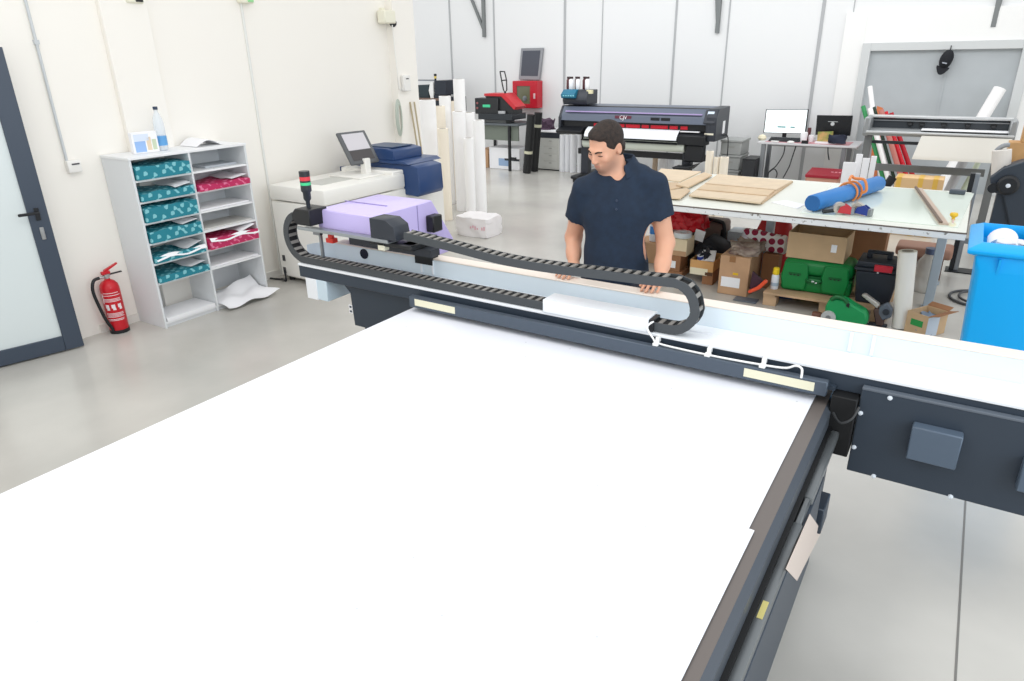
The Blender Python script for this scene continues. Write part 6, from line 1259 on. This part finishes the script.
# ------------------------------------------------------------------ the man behind the gantry (signed-distance modelling -> one continuous skin)
class SDF:
    def __init__(s, lo, hi, h):
        s.lo, s.h = np.array(lo, float), h; s.n = np.ceil((np.array(hi)-s.lo)/h).astype(int)+1
        s.ax = [s.lo[i]+h*np.arange(s.n[i]) for i in range(3)]; s.d = np.full(s.n, 1.0, np.float32)
    def win(s, a, b, pad):
        i0 = np.maximum(0, np.floor((np.minimum(a, b)-pad-s.lo)/s.h).astype(int)); i1 = np.minimum(s.n, np.ceil((np.maximum(a, b)+pad-s.lo)/s.h).astype(int)+1)
        sl = tuple(slice(i0[k], i1[k]) for k in range(3)); return sl, np.meshgrid(*[s.ax[k][sl[k]] for k in range(3)], indexing='ij')
    def put(s, sl, f, k, op):
        d = s.d[sl]
        if op == 'u':
            h = np.clip(.5+.5*(f-d)/k, 0, 1) if k > 0 else (f > d).astype(np.float32); s.d[sl] = f*(1-h)+d*h-k*h*(1-h)
        else:   # subtract
            f = -f; h = np.clip(.5-.5*(f-d)/k, 0, 1) if k > 0 else (f < d)*1.0; s.d[sl] = f*(1-h)+d*h+k*h*(1-h)
    def cap(s, a, b, ra, rb, k=.015, op='u', sq=None):
        """tapered capsule; sq=(axis vector, factor) flattens it"""
        a, b = np.array(a, float), np.array(b, float); sl, (X, Y, Z) = s.win(a, b, max(ra, rb)+3*k+.02)
        ab = b-a; L = max(1e-9, ab@ab); px, py, pz = X-a[0], Y-a[1], Z-a[2]
        t = np.clip((px*ab[0]+py*ab[1]+pz*ab[2])/L, 0, 1); qx, qy, qz = px-t*ab[0], py-t*ab[1], pz-t*ab[2]
        if sq is not None:
            v = np.array(sq[0], float); v /= np.linalg.norm(v); dd = qx*v[0]+qy*v[1]+qz*v[2]; g = 1/sq[1]-1; qx, qy, qz = qx+dd*g*v[0], qy+dd*g*v[1], qz+dd*g*v[2]
        f = np.sqrt(qx*qx+qy*qy+qz*qz)-(ra+(rb-ra)*t)
        if sq is not None and sq[1] < 1: f *= sq[1]**.5
        s.put(sl, f, k, op); return s
    def ell(s, c, r, k=.015, op='u', M=None):
        c, r = np.array(c, float), np.array(r, float); e = np.full(3, r.max()); sl, (X, Y, Z) = s.win(c-e, c+e, 3*k+.02)
        P = np.stack([X-c[0], Y-c[1], Z-c[2]], -1)
        if M is not None: P = P @ np.array(M)     # columns of M: local axes
        q = P/r; l = np.sqrt((q*q).sum(-1)); g = np.sqrt(((q/r)**2).sum(-1))+1e-9
        s.put(sl, (l*(l-1)/g).clip(-.2, .5), k, op); return s
    def mesh(s):
        d = s.d; n = d.shape; ins = d < 0
        c = np.zeros([m-1 for m in n], np.int8)
        for i in (0, 1):
            for j in (0, 1):
                for k in (0, 1): c += ins[i:n[0]-1+i, j:n[1]-1+j, k:n[2]-1+k]
        act = (c > 0) & (c < 8); idx = np.full(act.shape, -1); I = np.argwhere(act); idx[act] = np.arange(len(I))
        acc = np.zeros((len(I), 3)); cnt = np.zeros(len(I))
        cor = [(i, j, k) for i in (0, 1) for j in (0, 1) for k in (0, 1)]
        for a in cor:
            for ax in range(3):
                if a[ax]: continue
                b = list(a); b[ax] = 1; da = d[I[:, 0]+a[0], I[:, 1]+a[1], I[:, 2]+a[2]]; db = d[I[:, 0]+b[0], I[:, 1]+b[1], I[:, 2]+b[2]]
                m = (da < 0) != (db < 0); t = np.where(m, da/(da-db+1e-12), 0); p = np.tile(np.array(a, float), (len(I), 1)); p[:, ax] += t
                acc[m] += p[m]; cnt[m] += 1
        Vv = s.lo+s.h*(I+acc/cnt[:, None]); F = []
        for ax in range(3):
            o1, o2 = [q for q in range(3) if q != ax]; sh = [slice(0, n[q]) for q in range(3)]
            A = [slice(1, n[q]-1) for q in range(3)]; A[ax] = slice(0, n[ax]-1); B = list(A); B[ax] = slice(1, n[ax])
            e = np.argwhere(ins[tuple(A)] != ins[tuple(B)]); off = np.array([1, 1, 1]); off[ax] = 0; e = e+off
            inside = ins[e[:, 0], e[:, 1], e[:, 2]]
            def q(u, v): w = e.copy(); w[:, o1] -= u; w[:, o2] -= v; return idx[w[:, 0], w[:, 1], w[:, 2]]
            quad = np.stack([q(0, 0), q(1, 0), q(1, 1), q(0, 1)], 1); fl = inside if ax != 1 else ~inside
            quad[~fl] = quad[~fl][:, ::-1]; F.append(quad)
        return Vv, np.concatenate(F)
    def build(s, name, mt, parent, smooth=2):
        Vv, F = s.mesh(); Vv = Vv-np.array(WM[parent.name].translation)
        me = bpy.data.meshes.new(name); me.from_pydata(Vv.tolist(), [], F.tolist()); me.update()
        bm = bmesh.new(); bm.from_mesh(me)
        for _ in range(smooth): bmesh.ops.smooth_vert(bm, verts=bm.verts[:], factor=.5, use_axis_x=True, use_axis_y=True, use_axis_z=True)
        bmesh.ops.recalc_face_normals(bm, faces=bm.faces[:]); bm.to_mesh(me); bm.free()
        me.materials.append(mt); me.shade_smooth(); o = bpy.data.objects.new(name, me); COL.objects.link(o); o.parent = parent; WM[o.name] = WM[parent.name].copy(); return o
def A3(v): return np.array(v, float)
PYB = 3.092                                         # depth of the man's body
man = thing('person', 'man in a navy polo shirt looking down, hands on the gantry edge', 'person', (-1.37, PYB+.02, 0))
# --- joints
sc = A3(aty(617, 170, PYB)); cx = -1.40
ty = R(20); TR = A3((math.cos(ty), math.sin(ty), 0)); TF = A3((math.sin(ty), -math.cos(ty), 0)); TM = np.stack([TR, TF, A3((0, 0, 1))], 1)
def B(r_, f_, z_): return A3((-1.378, PYB, 0))+TR*r_+TF*f_+A3((0, 0, z_))     # torso frame: right, forward, height
shL = B(-.168, -.01, 1.442); shR = B(.168, -.01, 1.472)
elL = A3((-1.632, PYB+.025, 1.178)); elR = A3((-1.155, PYB+.08, 1.193))
wrL = A3((-1.572, PYB-.083, 1.066)); wrR = A3((-1.112, PYB-.078, 1.063))
neck0 = B(-.004, -.045, 1.552); 
hc = A3((-1.430, PYB-.055, 1.648)); HS = .92                     # head centre
# head frame: facing left of the camera axis and down
fy = R(-13); fp_ = R(22)
HF = A3((math.sin(fy)*math.cos(fp_), -math.cos(fy)*math.cos(fp_), -math.sin(fp_)))
roll_ = R(-5)
HR = A3((math.cos(fy), math.sin(fy), 0)); HU = np.cross(HR, -HF) ; HU = HU if HU[2] > 0 else -HU
HR, HU = HR*math.cos(roll_)+HU*math.sin(roll_), HU*math.cos(roll_)-HR*math.sin(roll_)
def H(r_, f_, u_): return hc+(HR*r_+HF*f_+HU*u_)*HS         # right(+x side), forward, up
HM = np.stack([HR, HF, HU], 1)
S_ = SDF((-1.78, 2.80, .02), (-1.0, 3.32, 1.80), .0055)
# head
S_.ell(H(0, -.012, .035), HS*A3((.076, .096, .088)), .01, M=HM)               # cranium
S_.ell(H(0, .022, -.02), HS*A3((.062, .070, .088)), .02, M=HM)               # face
S_.ell(H(0, .045, -.088), HS*A3((.036, .034, .026)), .022, M=HM)              # chin
S_.ell(H(0, .012, -.070), HS*A3((.052, .055, .034)), .022, M=HM)               # jaw
for sx in (-1, 1):
    S_.cap(H(.030*sx, .086, .022), H(.012*sx, .092, .022), .010, .010, .012)     # brow ridge
    S_.ell(H(.040*sx, .066, -.022), HS*A3((.020, .018, .018)), .02, M=HM)              # cheekbone
    S_.ell(H(.031*sx, .090, .003), HS*A3((.014, .012, .009)), .008, 's', M=HM)          # eye socket
    S_.ell(H(.031*sx, .076, .002), HS*A3((.0135, .0125, .010)), .004, M=HM)             # closed lid
    S_.ell(H(.077*sx, -.012, -.004), HS*A3((.009, .020, .031)), .006, M=HM)           # ear
    S_.ell(H(.083*sx, -.006, .0), HS*A3((.005, .010, .016)), .004, 's', M=HM)
    S_.ell(H(.011*sx, .100, -.036), HS*A3((.007, .009, .007)), .006, M=HM)            # nostril wing
S_.cap(H(0, .092, .012), H(0, .108, -.029), .0078, .0105, .010)               # nose
S_.ell(H(0, .085, -.058), HS*A3((.023, .009, .006)), .006, M=HM)                    # upper lip
S_.ell(H(0, .082, -.070), HS*A3((.020, .009, .006)), .006, M=HM)                    # lower lip
S_.cap(H(-.026, .090, -.0645), H(.026, .090, -.0645), .002, .002, .003, 's')
# neck and trunk
S_.cap(neck0+A3((0, .0, -.10))+TF*.03, H(0, -.035, -.06), .070, .052, .03)
S_.cap(neck0+TF*.05+A3((0, 0, -.09)), H(0, .0, -.08), .040, .035, .03)
S_.cap(shL+TR*.06+A3((0, 0, .02)), shR-TR*.06+A3((0, 0, .02)), .052, .052, .05)
S_.ell(B(0, -.01, 1.33), (.160, .105, .17), .05, M=TM)
S_.ell(B(0, -.01, 1.10), (.148, .105, .20), .05, M=TM)
S_.ell(B(0, -.02, .94), (.158, .11, .13), .05, M=TM)
# arms
for sh, el, wr in ((shL, elL, wrL), (shR, elR, wrR)):
    S_.cap(sh, el, .050, .042, .03); S_.cap(el, el*.35+wr*.65, .043, .036, .02); S_.cap(el*.45+wr*.55, wr, .036, .026, .02)
    S_.ell(sh*.75+el*.25, (.052, .052, .08), .02)
# hands: palm over the plate edge, fingers lying on the ledge and hooked over its front
LEDGE = 1.027
for sgn, wr in ((1, wrL), (-1, wrR)):          # sgn: +1 image-left hand (his right); thumb points to the body's middle
    k0 = wr+A3((0, -.065, -.012)); 
    S_.cap(wr, k0+A3((.012*sgn, 0, 0)), .025, .021, .012, sq=((0, 0, 1), .62)); S_.cap(wr, k0+A3((-.022*sgn, 0, 0)), .024, .019, .012, sq=((0, 0, 1), .62)); S_.cap(wr+A3((.01*sgn, 0, 0)), k0+A3((.030*sgn, .006, 0)), .022, .018, .01, sq=((0, 0, 1), .65))
    zt_ = LEDGE+.010
    for i, (dx, l, r_) in enumerate(((.033, .066, .0088), (.012, .074, .0092), (-.010, .070, .0088), (-.030, .054, .0078))):
        b = k0+A3((dx*sgn, -.002, -.002)); m1 = b+A3((dx*sgn*.12, -l*.50, .004)); m2 = A3((m1[0]+dx*sgn*.06, m1[1]-l*.32, zt_+.002)); tip = A3((m2[0], m2[1]-l*.22, zt_-.004))
        S_.cap(b, m1, r_*1.12, r_, .005); S_.cap(m1, m2, r_, r_*.92, .002); S_.cap(m2, tip, r_*.92, r_*.8, .002)
    t0 = wr+A3((.022*sgn, -.025, -.008)); t1 = t0+A3((.030*sgn, -.032, -.010)); t2 = t1+A3((.010*sgn, -.030, -.004)); t2[2] = max(zt_, t2[2])
    S_.cap(t0, t1, .0135, .0115, .008); S_.cap(t1, t2, .0112, .0090, .003)
# legs (hidden behind the machine)
for x in (-1.45, -1.28):
    S_.cap((x, PYB+.02, .93), (x-.01, PYB+.03, .52), .085, .058, .03); S_.cap((x-.01, PYB+.03, .52), (x-.01, PYB+.06, .12), .055, .04, .02)
    S_.cap((x-.01, PYB+.06, .09), (x-.02, PYB-.10, .06), .04, .03, .02)
skin = mat('skin', (214, 160, 130), .5)
def face_masks(m):
    nt = m.node_tree; b = nt.nodes['Principled BSDF']; tc = nt.nodes.new('ShaderNodeTexCoord')
    base = nt.nodes.new('ShaderNodeRGB'); base.outputs[0].default_value = rgb((212, 160, 132)); cur = base.outputs[0]
    o = man.location
    nz = nt.nodes.new('ShaderNodeTexNoise'); nz.inputs['Scale'].default_value = 420; nt.links.new(tc.outputs['Object'], nz.inputs['Vector'])
    def spot(c, r0, r1, col, fac, scale=None):
        nonlocal cur
        sub = nt.nodes.new('ShaderNodeVectorMath'); sub.operation = 'DISTANCE'; nt.links.new(tc.outputs['Object'], sub.inputs[0]); sub.inputs[1].default_value = tuple(c-A3(o))
        mr = nt.nodes.new('ShaderNodeMapRange'); mr.inputs['From Min'].default_value = r0; mr.inputs['From Max'].default_value = r1; mr.inputs['To Min'].default_value = fac; mr.inputs['To Max'].default_value = 0
        nt.links.new(sub.outputs['Value'], mr.inputs['Value'])
        mx = nt.nodes.new('ShaderNodeMix'); mx.data_type = 'RGBA'; nt.links.new(mr.outputs['Result'], mx.inputs[0]); nt.links.new(cur, mx.inputs[6]); mx.inputs[7].default_value = rgb(col); cur = mx.outputs[2]
    # beard shadow on the chin and jaw (short stubble), lips, nose and cheek flush
    for q, r0, r1, f_ in ((H(0, .06, -.098), .02, .055, .62), (H(.045, .03, -.075), .015, .055, .62), (H(-.045, .03, -.075), .015, .055, .62), (H(0, .095, -.049), .008, .022, .45)): spot(q, r0, r1, (124, 96, 84), f_)
    for sx in (-.012, 0, .012): spot(H(sx, .092, -.064), .004, .011, (186, 118, 104), .55)
    for q in (H(0, .12, -.03), H(.045, .08, -.02), H(-.045, .08, -.02), H(.086, -.01, 0), H(-.086, -.01, 0)): spot(q, .004, .03, (214, 150, 126), .3)
    nt.links.new(cur, b.inputs['Base Color']); b.inputs['Subsurface Weight'].default_value = .08; b.inputs['Subsurface Radius'].default_value = (.012, .005, .003)
face_masks(skin)
S_.build('body', skin, man, 2)
# hair: shell over the cranium
Hs = SDF(hc-.15, hc+.15, .004)
Hs.ell(H(0, -.016, .040), HS*A3((.081, .099, .091)), .01, M=HM)
Hs.ell(H(0, .040, .086), HS*A3((.056, .045, .026)), .02, M=HM)                # fuller fringe
Hs.cap(H(-.068, -.035, -.01), H(-.066, -.035, -.035), .022, .014, .012); Hs.cap(H(.068, -.035, -.01), H(.066, -.035, -.035), .022, .014, .012)
Hs.cap(H(0, -.075, -.03), H(0, -.07, -.055), .05, .04, .02)
Hs.ell(H(0, .104, -.004), HS*A3((.082, .076, .084)), .008, 's', M=HM)         # clear the face
Hs.ell(H(0, .105, .045), HS*A3((.052, .040, .026)), .012, 's', M=HM)
Hs.ell(H(0, .06, -.11), HS*A3((.10, .09, .08)), .012, 's', M=HM)
for sx in (-1, 1): Hs.ell(H(.052*sx, .085, .058), HS*A3((.026, .03, .022)), .008, 's', M=HM)
for sx in (-1, 1): Hs.ell(H(.084*sx, -.006, -.010), HS*A3((.020, .026, .036)), .008, 's', M=HM)
hair = mat('hair_dark', (52, 40, 34), .75, var=.35, vscale=60, bump=.6, bscale=180)
Hs.build('hair', hair, man, 1)
brow = mat('brow_dark', (60, 44, 36), .8)
for sx in (-1, 1):
    m_ = MB(); m_.tube([Vector(H(.013*sx, .1015, .018)), Vector(H(.028*sx, .098, .024)), Vector(H(.044*sx, .084, .020))], [.0035, .004, .003], 6); m_.build('eyebrow', brow, man)
    m_ = MB(); m_.tube([Vector(H(.019*sx, .0885, -.001)), Vector(H(.031*sx, .0900, -.0015)), Vector(H(.043*sx, .0835, -.001))], .0016, 6); m_.build('eyelashes', brow, man)
# polo shirt: body and sleeves over the skin
T = SDF((-1.78, 2.82, .84), (-1.0, 3.34, 1.66), .005)
T.cap(shL+TR*.075+A3((0, 0, .022)), shR-TR*.075+A3((0, 0, .022)), .062, .062, .05)
T.cap(shL+TR*.07+A3((0, 0, .04)), neck0+A3((0, 0, -.02)), .040, .050, .05); T.cap(shR-TR*.07+A3((0, 0, .04)), neck0+A3((0, 0, -.02)), .040, .050, .05)
T.cap(neck0+TF*.03+A3((0, 0, -.10)), neck0+A3((0, 0, -.005)), .10, .074, .04)
T.ell(B(0, -.005, 1.33), (.178, .120, .17), .05, M=TM)
T.ell(B(0, -.005, 1.13), (.166, .120, .20), .06, M=TM)
T.ell(B(0, -.01, .97), (.172, .124, .14), .06, M=TM)
T.cap(B(-.075, -.01, .90), B(.075, -.01, .90), .122, .122, .05)
for sh, el in ((shL, elL), (shR, elR)):
    e_ = sh*.36+el*.64; d_ = (el-sh)/np.linalg.norm(el-sh); T.cap(sh, e_, .061, .070, .035)
    T.cap(e_+d_*.075, e_+d_*.12, .115, .115, .002, 's')                               # cut the sleeve clean
T.cap(B(-.08, 0, .74), B(.08, 0, .74), .155, .155, .004, 's')
T.cap(neck0+A3((0, 0, .035)), neck0+A3((0, 0, .16))+TF*.02, .058, .075, .003, 's')    # neck opening
T.cap(B(0, .13, 1.475), B(-.005, .04, 1.56), .006, .05, .004, 's')               # open placket
# cloth folds
X, Y, Z = np.meshgrid(*T.ax, indexing='ij')
T.d += (.0035*np.sin(26*(X+1.4)+14*(Z-1.2)+2*np.sin(9*Z))*np.clip((1.38-Z)*4, 0, 1)+.003*np.sin(38*(Z-1.0)+20*(X+1.4)*np.sign(X+1.4))*np.clip((1.18-Z)*4, 0, 1)+.0025*np.sin(60*X+33*Z)*np.clip(np.abs(X+1.4)*8-1, 0, 1)).astype(np.float32)
navy = mat('navy_cotton', (26, 42, 62), .85, var=.12, vscale=30, bump=.08, bscale=400)
sh_o = T.build('polo_shirt', navy, man, 2)
# collar: standing band folded over, placket with buttons
coll = MB(); vs = []; fs = []; N = 36; n0 = Vector(neck0); TFv, TRv = Vector(TF), Vector(TR)
for i in range(N+1):
    a = R(138+(288)*i/N)                        # gap at the front (90 deg = forward)
    e = TRv*math.cos(a)+TFv*math.sin(a); fr = max(0, math.sin(a)); dip = .045*fr**2
    def ringp(rad, z): return n0+e*rad+TFv*(.022*fr)+Vector((0, 0, z-dip))
    vs += [ringp(.062, -.006), ringp(.060, .046), ringp(.066, .050), ringp(.094+.012*fr, .010-.018*fr), ringp(.091+.012*fr, .004-.018*fr), ringp(.070, .030)]
for i in range(N):
    for q in range(6): w = (q+1) % 6; fs.append((i*6+q, i*6+w, (i+1)*6+w, (i+1)*6+q))
fs += [(5, 4, 3, 2, 1, 0), tuple(N*6+q for q in range(6))]
coll.raw(vs, fs); co = coll.build('collar', navy, man, 50)
for z_, f_ in ((1.415, .121), (1.375, .126)):
    m_ = MB(); m_.lathe([(.006, 0), (.005, .003), (0, .003)], Vector(B(0, f_-.006, z_)), TFv, 10); m_.build('button', mat('button_navy', (44, 56, 76), .4), man)
# trousers, belt, shoes (out of the camera's sight, seen from the side)
Q = SDF((-1.66, 2.85, .03), (-1.10, 3.32, 1.06), .009)
Q.cap((-1.455, PYB+.02, .93), (-1.30, PYB+.02, .93), .115, .115, .04)
for x in (-1.46, -1.29): Q.cap((x, PYB+.02, .88), (x-.01, PYB+.035, .50), .10, .078, .03); Q.cap((x-.01, PYB+.035, .50), (x-.01, PYB+.06, .10), .078, .066, .02)
Q.build('trousers', mat('trouser_dark', (44, 48, 58), .85), man, 2)
for x in (-1.47, -1.30):
    q = SDF((x-.10, 2.84, -.01), (x+.10, 3.22, .16), .006); q.cap((x, PYB+.07, .055), (x-.01, PYB-.10, .045), .052, .046, .02); q.cap((x, PYB+.06, .08), (x, PYB+.06, .12), .05, .048, .02)
    sl, (X, Y, Z) = q.win(A3((x-.1, 2.84, -.01)), A3((x+.1, 3.22, .16)), 0); q.d = np.maximum(q.d, (.002-q.ax[2])[None, None, :].astype(np.float32)); q.build('shoe', mat('shoe_black', (30, 30, 32), .5), man, 1)
